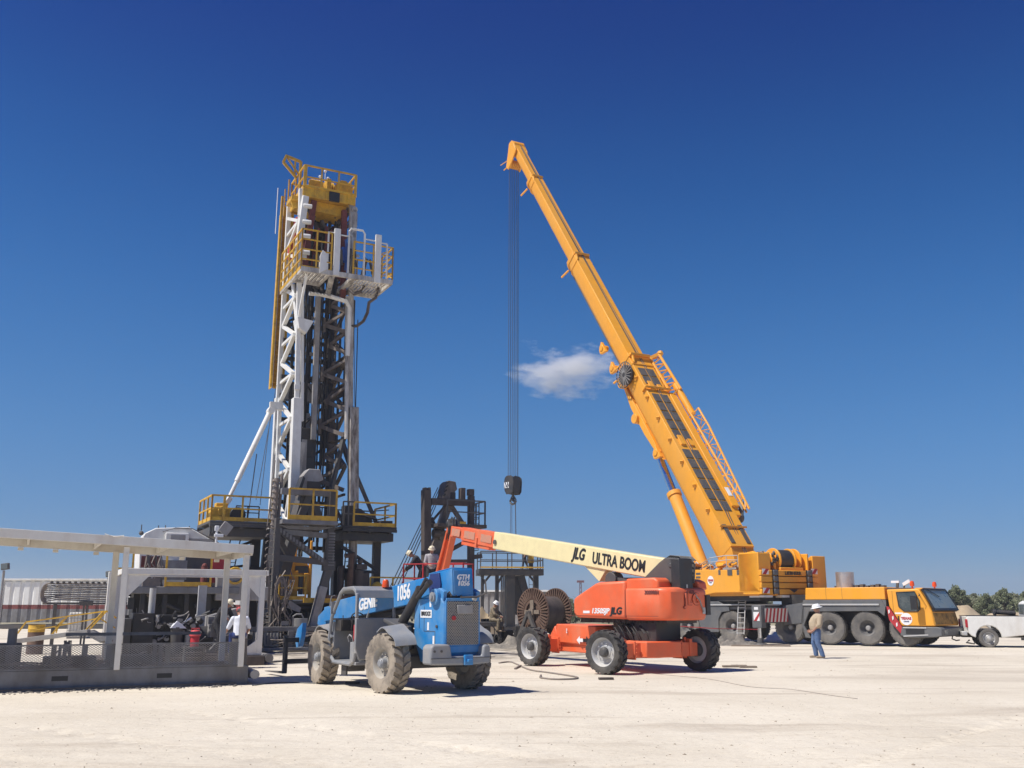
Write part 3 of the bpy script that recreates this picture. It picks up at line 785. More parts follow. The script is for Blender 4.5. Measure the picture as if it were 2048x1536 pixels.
    m = MB(); rr = random.Random(3)
    m.bar(E + up * 0.05, J0 - dj * 0.1, 0.42, 0.36); m.tube(J0 - sj * .25, J0 + sj * .25, 0.18, 14)
    for k in range(14):
        o = Vector((rr.uniform(-.15, .15), rr.uniform(-.15, .15), rr.uniform(-.05, .1)))
        m.path([E + up * 0.2 + o, E.lerp(J0, .5) + Vector((0, 0, .32)) + o, J0 + Vector((0, 0, .25)) + o, J0 + dj * 0.6 + o], 0.02, 5)
    m.build('jib_knuckle', 'black', t, bevel=0.02)
    # basket
    BF = J1
    b0 = F.loc(at(803, 1180, 38.2)); b1 = F.loc(at(893, 1180, 37.2))
    return t, F, J1
LIFT, LIFT_F, JIB_END = build_boomlift()

def build_basket():
    # platform basket with red rails at the jib end
    a = at(806, 1186, 38.6); b = at(926, 1186, 37.7)
    zf = a.z - 0.0
    ex = (b - a); ex.z = 0; L_ = ex.length; ex.normalize(); ey = Vector((-ex.y, ex.x, 0))
    def q(x, y, z): return LIFT_F.loc(a + ex * x + ey * y + Vector((0, 0, z)))
    m = MB()
    rail(m, [q(0, 0, 0), q(L_, 0, 0), q(L_, 0.95, 0), q(0, 0.95, 0), q(0, 0, 0)], h=1.1, posts=0.8, r=0.022)
    bk = m.build('basket_rail', 'red', LIFT)
    m = MB(); pts = [q(-.02, -.02, -.06), q(L_ + .02, -.02, -.06), q(L_ + .02, .97, -.06), q(-.02, .97, -.06)]
    up = Vector((0, 0, .06)); m.add(pts + [p + up for p in pts], [(0, 3, 2, 1), (4, 5, 6, 7), (0, 1, 5, 4), (1, 2, 6, 5), (2, 3, 7, 6), (3, 0, 4, 7)])
    m.bar(q(L_ * .62, -.3, .1), q(L_ * .62, 0.0, .1), .2, .3); m.bar(JIB_END, q(L_ * .62, -.25, .1), 0.3, 0.3)
    m.build('basket_floor', 'dgrey', LIFT)
    m = MB(); m.bar(q(L_ * .68, .02, .75), q(L_ * .90, .02, .75), .22, .26); m.build('basket_console', 'dgrey', LIFT, bevel=.01)
    return a, b, ex, ey, L_
BASKET = build_basket()
# =================================================================== DRILLING RIG
RG = Frame(-9.8, 43, R(27))
def V(*a): return Vector(a)
def build_rig():
    F = RG
    t = F.root('drilling_rig')
    tag(t, 'tall drilling rig mast in white and black lattice with yellow crown and racking platform', 'drilling rig')
    P = F.py
    rr = random.Random(11)
    H0 = 21.0
    # ---- mast legs
    zl = 10.9     # top of the heavy lower section
    m = MB(); m.bar((0.18, 0, 5.1), (0.10, 0, zl), 0.40, 0.44); m.bar((0.18, 0, 1.2), (0.18, 0, 5.1), 0.30, 0.34)
    ml = m.build('mast_leg', 'white', t, bevel=0.02)
    m = MB(); m.bar((0.10, 0, zl), (-0.20, 0, H0), 0.20, 0.20); m.bar((0.42, 0.1, zl - 1.0), (0.12, 0.1, 16.2), 0.12, 0.14)
    for k in range(3): m.box((0.06 - 0.0 * k, -0.12, 11.4 + k * 3.1), (0.26, 0.1, 0.24))
    m.build('inner_leg', 'white', ml, bevel=0.01)
    m = MB(); m.bar((-0.12, 2.7, 1.2), (-0.12, 2.7, zl + .5), 0.26, 0.30); m.bar((-0.12, 2.62, zl), (-0.2, 2.2, H0), 0.2, 0.2)
    m.bar((-0.16, 1.7, 5.2), (-0.14, 2.2, 11.3), 0.16, 0.2)
    m.build('mast_leg', 'white', t)
    m = MB(); m.bar((2.92, -0.3, 2.3), (2.85, -0.3, 5.6), 0.30, 0.36); m.bar((2.86, -0.3, 5.0), (2.72, -0.1, 10.7), 0.42, 0.42)
    m.box((2.86, -0.3, 5.05), (0.52, 0.5, 0.14)); m.box((2.88, -0.3, 3.5), (0.42, 0.44, 0.1))
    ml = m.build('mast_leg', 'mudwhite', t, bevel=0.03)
    m = MB(); m.bar((2.62, 0, 10.4), (2.28, 0, H0), 0.20, 0.22); m.tube((2.42, -0.18, 9.2), (2.24, -0.1, 16.0), 0.10, 10); m.tube((2.70, -0.10, 9.6), (2.36, 0.0, 14.5), 0.075, 8)
    m.build('inner_leg', 'dirtywhite', ml)
    m = MB(); m.bar((2.72, 0.5, 10.5), (2.45, 0.5, H0 - .2), 0.16, 0.2)
    m.build('inner_leg', 'brownst', ml)
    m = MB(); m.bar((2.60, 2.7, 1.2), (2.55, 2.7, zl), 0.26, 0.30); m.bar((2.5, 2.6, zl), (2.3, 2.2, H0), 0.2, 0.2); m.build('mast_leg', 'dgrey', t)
    # ---- bracing, one mesh per mast face
    m = MB()      # left face zigzag
    z = 5.4; k = 0
    while z < 20.2:
        h = 1.15 if z < zl else 0.92
        y0, y1 = (0.1, 2.6) if z < zl else (0.1, 2.3)
        a, b = (y0, y1) if k % 2 == 0 else (y1, y0)
        xx = -0.02 - 0.012 * (z - 5)
        m.bar((xx, a, z), (xx, b, z + h), 0.17, 0.15)
        if k % 2 == 0: m.bar((xx, y0, z), (xx, y1, z), 0.11, 0.12)
        z += h; k += 1
    m.build('side_bracing', 'white', t)
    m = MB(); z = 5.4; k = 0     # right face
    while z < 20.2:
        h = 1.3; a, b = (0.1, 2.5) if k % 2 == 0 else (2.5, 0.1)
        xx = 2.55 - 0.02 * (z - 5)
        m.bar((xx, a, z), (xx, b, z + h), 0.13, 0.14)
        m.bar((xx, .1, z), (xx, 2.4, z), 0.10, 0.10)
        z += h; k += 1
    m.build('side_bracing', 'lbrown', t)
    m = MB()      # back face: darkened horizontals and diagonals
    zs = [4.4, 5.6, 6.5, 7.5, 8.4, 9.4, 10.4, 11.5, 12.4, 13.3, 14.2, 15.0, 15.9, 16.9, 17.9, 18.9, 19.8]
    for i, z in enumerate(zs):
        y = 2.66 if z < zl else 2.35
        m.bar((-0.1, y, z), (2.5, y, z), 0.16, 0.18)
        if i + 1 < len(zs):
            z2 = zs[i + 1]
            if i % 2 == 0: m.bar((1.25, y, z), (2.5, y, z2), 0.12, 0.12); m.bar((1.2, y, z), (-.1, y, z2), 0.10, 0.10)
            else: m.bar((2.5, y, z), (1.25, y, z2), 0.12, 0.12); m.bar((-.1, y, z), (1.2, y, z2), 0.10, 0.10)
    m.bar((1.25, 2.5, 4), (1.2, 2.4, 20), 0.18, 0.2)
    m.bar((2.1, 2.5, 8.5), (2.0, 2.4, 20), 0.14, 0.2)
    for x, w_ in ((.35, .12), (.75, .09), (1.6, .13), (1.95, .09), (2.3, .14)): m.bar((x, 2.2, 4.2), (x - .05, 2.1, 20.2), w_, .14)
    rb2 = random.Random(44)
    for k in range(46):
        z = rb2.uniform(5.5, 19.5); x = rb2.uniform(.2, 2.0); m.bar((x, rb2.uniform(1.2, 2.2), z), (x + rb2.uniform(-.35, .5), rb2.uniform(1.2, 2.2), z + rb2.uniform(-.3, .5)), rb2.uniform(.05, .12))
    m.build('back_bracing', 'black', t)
    m = MB()
    m.box((1.2, 2.30, 11.7), (2.5, 0.10, 0.95)); m.box((0.95, 2.2, 10.0), (0.75, 0.1, 1.4)); 
    m.box((1.2, 2.15, 13.6), (2.4, 0.10, 0.16)); m.box((1.2, 2.15, 15.4), (2.4, 0.10, 0.14))
    m.build('cross_plate', 'lgrey', t)
    # brackets on the inner side of the right leg
    m = MB()
    for i, z in enumerate([6.9, 8.0, 9.4, 10.6, 11.9, 13.3, 14.3, 15.3]):
        w = 0.7 if i % 2 else 0.95
        m.bar((2.5 - w, 1.2, z + 0.55), (2.45, 0.1, z), 0.14, 0.18); m.bar((2.5 - w, 1.2, z + 0.55), (2.42, 0.2, z + 1.1), 0.12, 0.12)
        m.bar((2.5 - w, 1.2, z + 0.2), (2.5 - w, 1.2, z + 0.9), 0.12, 0.12)
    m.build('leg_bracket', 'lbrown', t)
    # pulley hanger plates on the right side
    m = MB()
    for z in (12.2, 10.9):
        m.prism([(0, 0), (0.85, 0.55), (0.85, 1.05), (0.25, 0.75), (-0.15, 0.2)], (1.75, 1.0, z), (1, 0, 0), (0, 0, 1), (-0.08, 0.08))
    m.ball((2.05, 0.9, 12.9), 0.17, 10); m.ball((2.05, 0.9, 12.1), 0.14, 10)
    for z, w in ((9.7, .34), (9.2, .42), (8.7, .36), (8.2, .28)): m.tube((2.1, 1.0, z), (2.1, 1.0, z + 0.42), w * 0.5, 10)
    m.build('hanging_tackle', 'brownst', t, bevel=0.02)
    # central lines
    for (xu, xd, y, rad, z0, z1) in ((.30, .34, .8, .05, 5.2, 16), (1.25, 1.3, .9, .06, 4.6, 16.3), (1.42, 1.5, 1.2, .04, 4.6, 20), (2.2, 2.25, .7, .06, 5.6, 16),(0.55, 0.62, 1.0, 0.075, 5.2, 20.3), (0.70, 0.80, 1.1, 0.05, 5.2, 20.3), (1.62, 1.70, 1.3, 0.07, 4.6, 20.3), (1.85, 1.75, 1.1, 0.04, 7.0, 20.3), (0.95, 0.9, 1.5, 0.05, 4.6, 20.3), (2.1, 2.0, 1.6, .11, 9, 20.2)):
        m = MB(); m.tube((xd, y, z0), (xu, y, z1), rad, 8); m.build('hoist_line', 'black', t)
    m = MB(); m.bar((1.12, 0.7, 9.2), (1.02, 0.6, 16.0), 0.22, 0.22); m.bar((0.78, .9, 6.9), (0.76, .9, 9.2), 0.24, 0.2)
    m.build('guide_beam', 'lgrey', t)
    m = MB(); m.box((0.78, 1.3, 8.1), (1.05, 0.9, 3.3)); m.box((0.9, 1.3, 6.0), (0.9, 0.8, 1.2)); m.box((0.9, .84, 8.9), (.5, .05, 1.0)); m.build('travelling_block', 'black', t, bevel=0.03)
    m = MB(); m.bar((0.14, .5, 5.6), (0.50, .5, 9.0), 0.4, 0.3); m.build('guide_beam', 'dirtywhite', t)
    # red-brown telescoping guides near the top
    m = MB(); m.bar((0.50, 0.2, 20.6), (0.02 + .15, 0.2, 16.8), 0.24, 0.24); m.bar((2.0, 0.2, 20.4), (2.1, 0.2, 16.0), 0.24, 0.24); m.bar((2.0, .1, 19.0), (2.3, .1, 16.6), .2, .2)
    m.bar((0.1, 0.3, 17.4), (2.2, 0.3, 17.0), 0.14, 0.16); m.build('red_guide', 'redpri', t)
    m = MB(); m.box((0.0, 1.0, 19.3), (0.35, 0.5, 1.2)); m.box((1.95, .5, 18.9), (.4, .5, 1.1)); m.box((-0.1, 1.6, 18.4), (0.3, 0.4, 0.8)); m.box((.3, 1.2, 17.4), (.4, .4, .5)); m.build('red_sheave_housing', 'red', t, bevel=0.04)
    # knobbly white plates on the upper left leg
    m = MB()
    for z in (20.1, 19.3, 18.6, 17.8): 
        m.prism([(0, -0.5), (0.45, -0.3), (0.42, 0.45), (0.1, 0.6)], (-0.25, -0.15, z), (0.5, .8, 0), (0, 0, 1), (-0.1, 0.1))
        m.tube((-0.1, -0.2, z), (0.3, -0.25, z), 0.12, 8)
    m.bar((0.0, -.1, 20.6), (-0.28, -0.1, 17.2), 0.30, 0.3)
    m.build('upper_leg_plate', 'white', t, bevel=0.02)
    m = MB()
    for x, z in ((2.4, 19.9), (2.38, 18.6), (2.36, 17.6)): m.box((x, 0, z), (0.34, 0.3, 0.7)); m.tube((x, -.2, z + .5), (x, .3, z + .5), .16, 10)
    m.box((2.2, -.1, 18.1), (1.1, .08, .14)); m.bar((2.45, -.1, 17), (2.42, -.1, 20.4), .22, .2)
    m.build('upper_leg_plate', 'dirtywhite', t, bevel=0.02)
    # clutter between the rails of the upper mast
    m = MB()
    for k in range(60):
        x, y, z = rr.uniform(0.3, 2.3), rr.uniform(0.6, 2.0), rr.uniform(16.4, 20.2)
        m.bar((x, y, z), (x + rr.uniform(-.4, .4), y + rr.uniform(-.3, .3), z + rr.uniform(.2, .9)), rr.uniform(.05, .14))
    m.box((1.3, 1.9, 18.6), (.5, .3, 3.4)); m.bar((.6, 2, 20.2), (1.2, 2, 17.5), .2, .2); m.bar((2, 2, 20), (1.4, 2, 17.8), .2, .2)
    m.build('upper_tackle', 'dgrey', t)
    m = MB()
    for k in range(12): x = rr.uniform(.4, 2.2); z = rr.uniform(15.5, 18.5); m.tube((x, rr.uniform(.2, 1.8), z), (x + rr.uniform(-.1, .1), rr.uniform(.2, 1.8), z + rr.uniform(1, 2.6)), rr.uniform(.03, .08), 7)
    m.build('upper_piping', 'redpri', t)
    # service loops down the right side
    m = MB(); m.path([V(2.70, 0.3, 16.0), V(2.72, .35, 12), V(2.80, .3, 9.0), V(3.0, 0.1, 5.5)], 0.06, 6); m.path([V(2.85, .1, 15.0), V(2.9, .1, 10.0), V(3.1, 0, 5.2)], 0.025, 5); m.bar((2.62, .9, 16), (2.66, .9, 10.6), .26, .2)
    m.build('standpipe', 'black', t)
    m = MB()
    m.path([P(757, 575, -1.2), P(752, 595, -1.2), P(738, 605, -1), P(735, 625, -.8), P(727, 642, -.5), P(714, 652, -.2), P(700, 652, 0)], 0.075, 8)
    m.path([P(728, 572, -1.2), P(722, 583, -1.2), P(708, 588, -1), P(700, 580, -.8)], 0.08, 8)
    m.build('mud_hose', 'brownst', t)
    # ---- crown
    m = MB()
    m.span(-0.07, 2.37, -0.07, 2.21, 20.72, 20.80)
    m.span(-0.14, 2.44, -0.16, -0.08, 20.62, 21.15); m.span(-0.14, 2.44, 2.22, 2.30, 20.62, 21.15); m.span(-0.16, -0.08, -0.08, 2.22, 20.62, 21.15); m.span(2.38, 2.46, -0.08, 2.22, 20.62, 21.15)
    m.xz([(0.15, 20.70), (2.2, 20.70), (1.9, 20.15), (0.55, 20.2)], 0.4, 1.6)
    for x in (0.4, 0.95, 1.5, 2.0): m.span(x, x + 0.06, -0.20, -0.15, 20.63, 21.10)
    m.span(-0.16, 2.46, -.23, -.165, 21.08, 21.18)
    m.span(-0.55, -0.1, 0.3, 1.3, 20.55, 20.75); m.xz([(-.6, 20.75), (-.05, 20.9), (-.05, 20.3), (-.4, 20.2)], .5, .6)
    cr = m.build('crown_block', 'ryellow', t, bevel=0.012)
    m = MB(); m.span(1.12, 1.62, -0.24, -0.12, 20.60, 21.06); m.build('dark_panel', 'black', cr)
    m = MB()
    for x in (0.5, 0.62, 0.74, 0.86, 1.3, 1.42, 1.54): m.tube((x, 1.1, 21.62), (x + 0.06, 1.1, 21.62), 0.46, 20)
    m.tube((0.2, 1.1, 21.62), (2.2, 1.1, 21.62), 0.09, 10); m.span(.3, 1.0, .5, .6, 21.05, 21.8); m.span(1.1, 1.3, .2, 1.4, 21.05, 21.9)
    m.prism([(0, 0), (0.9, 0), (0.9, .35), (.55, .62), (.3, .62), (0, .3)], (1.5, .3, 21.35), (1, 0, 0), (0, 0, 1), (-.05, .05))
    m.prism([(0, 0), (0.9, 0), (0.9, .35), (.55, .62), (.3, .62), (0, .3)], (1.2, .9, 21.35), (0, 1, 0), (0, 0, 1), (-.05, .05))
    m.build('crown_sheave', 'ryellow', cr)
    m = MB(); rail(m, [V(-0.1, -0.12, 21.05), V(2.42, -0.12, 21.05), V(2.42, 2.26, 21.05), V(-0.1, 2.26, 21.05), V(-0.1, -0.12, 21.05)], h=1.15, posts=0.9, r=0.035, kick=False)
    m.span(-.14, 0.02, -.16, -.1, 21.05, 22.2); m.span(2.36, 2.48, -.16, -.1, 21.05, 22.2)
    m.build('crown_rail', 'ryellow', cr)
    m = MB(); 
    J_ = V(.42, 0, -.45)
    m.bar((-0.03, 1.0, 20.6), (-0.03, 1.0, 22.85), 0.12, 0.14); m.bar((-0.45, 1.4, 20.6), (-0.45, 1.4, 22.0), 0.06)
    m.bar(J_ + V(-0.45, 1.0, 23.3), J_ + V(-1.15, 1.0, 23.45), 0.10, 0.12); m.bar(J_ + V(-1.15, 1.0, 23.5), J_ + V(-1.3, 1.0, 23.1), 0.10, 0.12); m.bar(J_ + V(-1.3, 1.0, 23.1), J_ + V(-0.6, 1.0, 22.4), 0.10, 0.12); m.bar(J_ + V(-0.5, 1, 22.6), J_ + V(-1.1, 1, 23.35), .07)
    m.bar(J_ + V(-0.72, 1, 22.5), J_ + V(-0.72, 1, 23.3), .07)
    m.bar((-0.55, 1.7, 20.2), (-0.55, 1.7, 21.6), 0.05)
    m.build('jib_arm', 'ryellow', cr)
    m = MB(); 
    for dx in (1.2, 1.45, 1.6): m.tube((dx, 1.9, 21), (dx, 1.9, 22.6 + (dx == 1.45) * .35), 0.02, 5); m.ball((dx, 1.9, 22.7 + (dx == 1.45) * .35), 0.08, 8)
    m.tube((-0.75, 2.4, 19.5), (-0.75, 2.4, 21.9), 0.02, 5)
    m.build('warning_lamp', 'letterwhite', cr)
    # ---- caged ladder on the left
    m = MB()
    T, B = P(577, 395, 3.1), P(554, 775, 3.0)
    for dx in (-0.30, 0.26): m.bar(B + V(dx, 0, 0), T + V(dx, 0, 0), 0.11, 0.14)
    n = 42
    for i in range(n):
        p = B.lerp(T, i / n); m.bar(p + V(-0.2, 0, 0), p + V(0.22, 0, 0), 0.035)
    m.bar(B + V(-0.24, .35, 0), T + V(-0.24, .35, -0.8), 0.05, 0.5); m.bar(B + V(0, .3, 0), T + V(0, .3, -.4), .3, .03)
    m.bar(B + V(0.30, .15, 0), T + V(0.30, .15, 0), 0.06, 0.2)
    m.build('ladder', 'ryellow', t)
    # ---- racking board
    zf = 16.5
    x0, x1, y0, y1 = -0.42, 3.9, -1.6, 1.3
    m = MB()
    def slab(xa, xb, ya, yb):
        for k in range(int((xb - xa) / 0.16)):
            m.span(xa + k * 0.16, xa + k * 0.16 + 0.10, ya, yb, zf - 0.05, zf)
    slab(x0 + 0.1, 0.9, y0, 0.0); slab(2.0, x1 - 0.1, y0, 0.6)
    m.span(x0, x1, y0 - 0.06, y0 + 0.06, zf - 0.12, zf + 0.10); m.span(x0, x0 + 0.12, y0, y1 + 0.9, zf - 0.12, zf + 0.10); m.span(x1 - 0.12, x1, y0, 0.7, zf - 0.12, zf + 0.08)
    m.span(x0, 0.9, -0.1, 0.05, zf - 0.16, zf + 0.02); m.span(2.0, x1, 0.55, 0.7, zf - 0.16, zf + 0.02); m.span(0.8, 0.95, y0, 0.2, zf - 0.12, zf + 0.05); m.span(1.95, 2.1, y0, 0.7, zf - 0.12, zf + 0.05)
    m.tube((1.05, y0 + .1, zf - .1), (1.45, 0.4, zf - .25), .13, 10)
    rb = m.build('racking_board', 'dirtywhite', t)
    m = MB()   # white brackets underneath
    m.bar((x0 + 0.2, 0.5, zf - 0.1), (0.0, 0.1, zf - 2.3), 0.12, 0.14); m.bar((x0 + 0.35, -1.3, zf - 0.1), (-0.05, 0.0, zf - 2.2), 0.10, 0.12)
    m.path([V(0.3, -0.5, zf - .75), V(1.3, -.5, zf - .75), V(2.1, -.4, zf - .85), V(2.3, -.3, zf - 1.1), V(2.32, -.2, zf - 3.4)], 0.10, 6)
    m.prism([(0, 0), (0.75, -0.1), (0.45, -0.7), (0.1, -.5)], (-0.15, 0.0, zf - 1.9), (1, 0, 0), (0, 0, 1), (-0.4, 0.4))
    m.build('board_bracket', 'white', rb)
    m = MB(); 
    rail(m, [V(x0, y1 + .8, zf), V(x0, y0, zf), V(0.95, y0, zf)], h=1.9, posts=0.75, r=0.032, kick=True, mid=3)
    rail(m, [V(2.0, y0, zf), V(x1, y0, zf), V(x1, 0.7, zf), V(2.9, .7, zf)], h=1.7, posts=0.9, r=0.03, kick=False, mid=3)
    for k in range(4): m.bar((x1, -1.6 + .55 * k, zf + .2 + .3 * (k % 2)), (x1, -1.05 + .55 * k, zf + .5 - .3 * (k % 2)), .05); m.bar((x1 - .55, y0, zf + .2 + .38 * k), (x1 - .1, y0, zf + .4 + .38 * k), .04)
    m.build('board_rail', 'ryellow', rb)
    m = MB()
    m.bar((1.18, y0 - .05, zf - .1), (1.18, y0 - .05, zf + 2.15), 0.28, 0.12, up=(0, 1, 0))
    m.bar((3.15, y0 - .05, zf - .15), (3.15, y0 - .05, zf + 2.2), 0.28, 0.12, up=(0, 1, 0))
    m.path([V(1.75, y0, zf - .1), V(1.75, y0, zf + 2.15), V(1.85, y0, zf + 2.3), V(2.4, y0, zf + 2.3), V(2.5, y0, zf + 2.15), V(2.5, y0, zf - .1)], 0.05, 6)
    m.path([V(.78, y0, zf - .1), V(.78, y0, zf + 1.95), V(1.1, y0, zf + 1.95)], 0.045, 6)
    m.bar((1.3, y0, zf + 1.9), (1.75, y0, zf + 1.9), .05); m.bar((2.5, y0, zf + 1.9), (3.0, y0, zf + 1.9), .05); m.bar((3.3, y0, zf + 1.85), (3.6, y0, zf + 1.85), .05); m.bar((3.6, y0, zf), (3.6, y0, zf + 1.85), .07)
    m.prism([(0, 0), (.3, .2), (.3, .95), (.1, 1.1), (0, .8)], (.42, y0, zf - .1), (1, 0, 0), (0, 0, 1), (-.1, .1))
    m.build('wind_panel', 'white', rb)
    m = MB(); m.path([V(1.8, -.9, zf + 2.0), V(2.0, -.6, zf + 1.0), V(2.1, -.4, zf + .2)], .05, 6); m.box((1.95, -.2, zf + 1.5), (.25, .25, .7)); m.path([V(1.95, -.7, zf + 1.9), V(1.9, -.6, zf + .6)], .035, 5); m.build('blue_hose', 'hydblue', rb)
    m = MB()
    for k in range(30):
        x, y, z = rr.uniform(.4, 3.4), rr.uniform(-1.2, .3), zf + rr.uniform(.05, .9)
        m.bar((x, y, z), (x + rr.uniform(-.2, .2), y, z + rr.uniform(.3, 1.0)), rr.uniform(.04, .11))
    m.build('board_gear', 'dgrey', rb)
    # ---- struts from mast to side platforms
    m = MB(); a, b = P(541, 822, 1.3), P(456, 1000, 0.6)
    m.tube(a, a.lerp(b, .8), 0.12, 12); m.tube(a.lerp(b, .78), b, 0.085, 10); m.ball(a, .18, 10); m.tube(a + V(0, -.25, 0), a + V(0, .25, 0), .15, 12)
    m.bar(b + V(-.15, 0, -.3), b + V(.1, 0, .1), .25, .2); m.box(a + V(.25, 0, .25), (.6, .2, .35))
    m.build('brace_strut', 'white', t)
    m = MB(); a, b = P(700, 920, .6), P(752, 1045, 0.2)
    m.bar(a, b, 0.20, 0.18); m.bar(P(683, 880, 1.5), P(700, 930, .6), .18); m.bar(P(690, 865, .3), P(655, 1010, 0), .2, .15); m.bar(b, b + V(.1, 0, -.5), .3, .2)
    m.build('brace_strut', 'dgrey', t)
    # ---- side platforms
    zp = 5.2
    def platform(xa, xb, ya, yb, mname):
        q = MB(); q.span(xa, xb, ya, yb, zp - 0.10, zp)
        q.span(xa, xb, ya - 0.05, ya + 0.05, zp - 0.24, zp - 0.11); q.span(xa, xb, yb - .05, yb + .05, zp - .24, zp - .11); q.span(xa + .06, xb - .06, ya + .25, yb - .25, zp - .62, zp - .25)
        for x in (xa + .3, (xa + xb) / 2, xb - .3): q.span(x - .06, x + .06, ya, yb, zp - .30, zp - .12)
        return q
    m = platform(-3.55, -0.95, -1.2, 1.8, 0); m.xz([(-3.55, zp - .1), (-3.05, zp - .1), (-3.15, zp - .75), (-3.45, zp - .45)], -1.0, -.9)
    lp = m.build('side_platform', 'dgrey', t, bevel=.01)
    m = MB(); rail(m, [V(-3.5, 1.7, zp), V(-3.5, -1.15, zp), V(-1.0, -1.15, zp)], h=1.05, posts=1.0, r=0.035); m.bar((-3.0, -1.15, zp), (-3.0, -1.15, zp + 1.05), .09); m.build('platform_rail', 'ryellow', lp)
    m = MB(); m.box((-2.85, .1, zp + .4), (1.0, .7, .45)); m.tube((-3.1, -.3, zp + .4), (-3.1, .4, zp + .4), .28, 14); m.tube((-2.9, -.35, zp + .5), (-2.9, .2, zp + .5), .2, 14); m.box((-2.9, .1, zp + .7), (.5, .4, .3)); m.build('winch', 'ryellow', lp, bevel=.03)
    m = MB(); m.tube((-2.25, -.3, zp + .35), (-2.25, .5, zp + .35), .34, 16); m.box((-2.3, .1, zp + .15), (.7, .9, .2)); m.build('winch_motor', 'black', lp, bevel=.03)
    m = MB(); rail(m, [V(-2.1, .9, zp), V(-1.1, .9, zp)], h=.85, posts=.5, r=.025, kick=False, mid=2); m.tube((-1.6, .9, zp), (-1.35, .9, 8.4), .022, 5); m.build('dark_rail', 'dgrey', lp)
    m = platform(2.1, 4.6, -1.2, 1.8, 0); rp = m.build('side_platform', 'black', t, bevel=.01)
    m = MB(); rail(m, [V(2.6, -1.15, zp), V(4.55, -1.15, zp), V(4.55, 1.7, zp)], h=1.05, posts=1.6, r=0.035); m.build('platform_rail', 'ryellow', rp)
    m = MB(); rail(m, [V(2.1, -1.15, zp), V(2.6, -1.15, zp)], h=1.05, posts=.3, r=.03, kick=False); rail(m, [V(2.1, 1.7, zp), V(4.55, 1.7, zp)], h=.95, posts=.7, r=.028, kick=False); m.bar((4.3, .9, zp + .9), (4.7, .2, zp + .9), .04); m.build('dark_rail', 'dgrey', rp)
    m = MB(); m.tube((3.0, -.5, zp + .45), (3.0, .4, zp + .45), .4, 16); m.tube((3.4, -.4, zp + .35), (3.4, .3, zp + .35), .32, 16); m.box((4.3, -.4, zp + .18), (.6, .5, .3)); m.box((2.55, -.3, zp + .5), (.4, .5, .9)); m.tube((3.1, -.6, zp + .55), (3.9, -.6, zp + .35), .05, 6); m.build('winch_motor', 'black', rp, bevel=.03)
    # platform posts and diagonals
    def post(pts, w, mname='black', nm='support_post'):
        q = MB()
        for a, b in pts: q.bar(a, b, w, w * 1.1)
        return q.build(nm, mname, t, bevel=.01)
    post([(V(-1.25, 0.6, 0.9), V(-1.25, 0.6, 4.6))], .38); post([(V(-1.2, -0.6, 1.9), V(-1.05, -0.6, 4.6))], .22)
    post([(V(-3.4, .2, 3.7), V(-1.3, .5, 4.55))], .10); post([(V(-3.6, .9, 3.2), V(-1.4, .9, 3.5))], .10)
    post([(V(4.2, .3, 0.9), V(4.2, .3, 4.6))], .32); post([(V(2.4, .3, 0.9), V(2.35, .3, 4.6))], .42); post([(V(2.3, -.6, 4.3), V(4.15, 0, 3.35))], .12); post([(V(2.4, -.2, 3.3), V(4.15, -.1, 3.25))], .12)
    m = MB(); m.xz([(2.2, 3.4), (2.9, 3.4), (2.3, 2.6)], -.4, -.3); m.xz([(-1.0, 3.4), (-1.9, 3.4), (-1.2, 2.5)], -.2, -.1); m.build('gusset_plate', 'black', t)
    # ladders below the left platform
    def ladder(a, b, w, side, mname, nm='ladder', st=0.3):
        q = MB(); a, b, side = Vector(a), Vector(b), Vector(side).normalized()
        for s in (-.5, .5): q.bar(a + side * s * w, b + side * s * w, .045)
        n = int((b - a).length / st)
        for i in range(1, n): p = a.lerp(b, i / n); q.bar(p - side * w / 2, p + side * w / 2, .028)
        return q.build(nm, mname, t)
    ladder((-2.4, 0.9, 2.3), (-2.0, .9, 4.9), .42, (1, 0, 0), 'dgrey'); ladder((.15, -.4, 2.6), (.45, -.2, 4.6), .4, (1, 0, 0), 'dgrey'); ladder((2.9, .6, 1.5), (3.1, .8, 4.7), .35, (1, 0, 0), 'black')
    # rungs welded on the dark left leg
    m = MB()
    for k in range(16):
        z = 4.9 - k * .27
        m.path([V(-1.15, -2.4, z), V(-1.42, -2.5, z), V(-1.5, -2.5, z - .06), V(-1.5, -2.5, z - .12)], .022, 5)
    m.build('step_iron', 'hose', t)
    # ---- front frame (grey) with yellow railed deck
    yf = -2.3
    def PF(u, v, y=yf): return P(u, v, y)
    m = MB()
    m.bar(V(-1.02, yf, 0.9), V(-1.02, yf, 5.3), .24, .3); m.build('front_leg', 'dgrey', t, bevel=.015)
    m = MB(); m.bar(V(1.18, yf, 3.3), V(1.25, yf, 6.6), .28, .3); m.bar(V(1.25, yf, 4.9), V(1.25, yf, 6.6), .3, .3); m.box(V(1.2, yf, 3.4), (.5, .35, .4)); m.build('front_leg', 'dgrey', t, bevel=.015)
    m = MB(); m.bar(V(1.0, yf, 2.55), V(0.58, yf, .7), .36, .34); m.tube(V(.5, yf - .3, .72), V(.5, yf + .3, .72), .12, 10); m.build('front_leg', 'lgrey', t, bevel=.015)
    m = MB(); m.bar(V(1.2, yf, 3.3), V(.98, yf, 2.4), .30, .32); m.build('front_leg', 'dgrey', t, bevel=.015)
    m = MB()
    m.span(-0.98, 1.36, yf - .6, yf + .3, 5.05, 5.22); m.xz([(-1.0, 5.0), (1.3, 5.0), (.8, 4.86), (-.6, 4.86)], yf - .2, yf + .1)
    m.span(-0.95, 1.35, yf - .12, yf + .12, 6.3, 6.55); m.bar(V(-.8, yf, 4.75), V(1.1, yf, 4.65), .2, .22); 
    fd = m.build('front_deck', 'grey', t, bevel=.01)
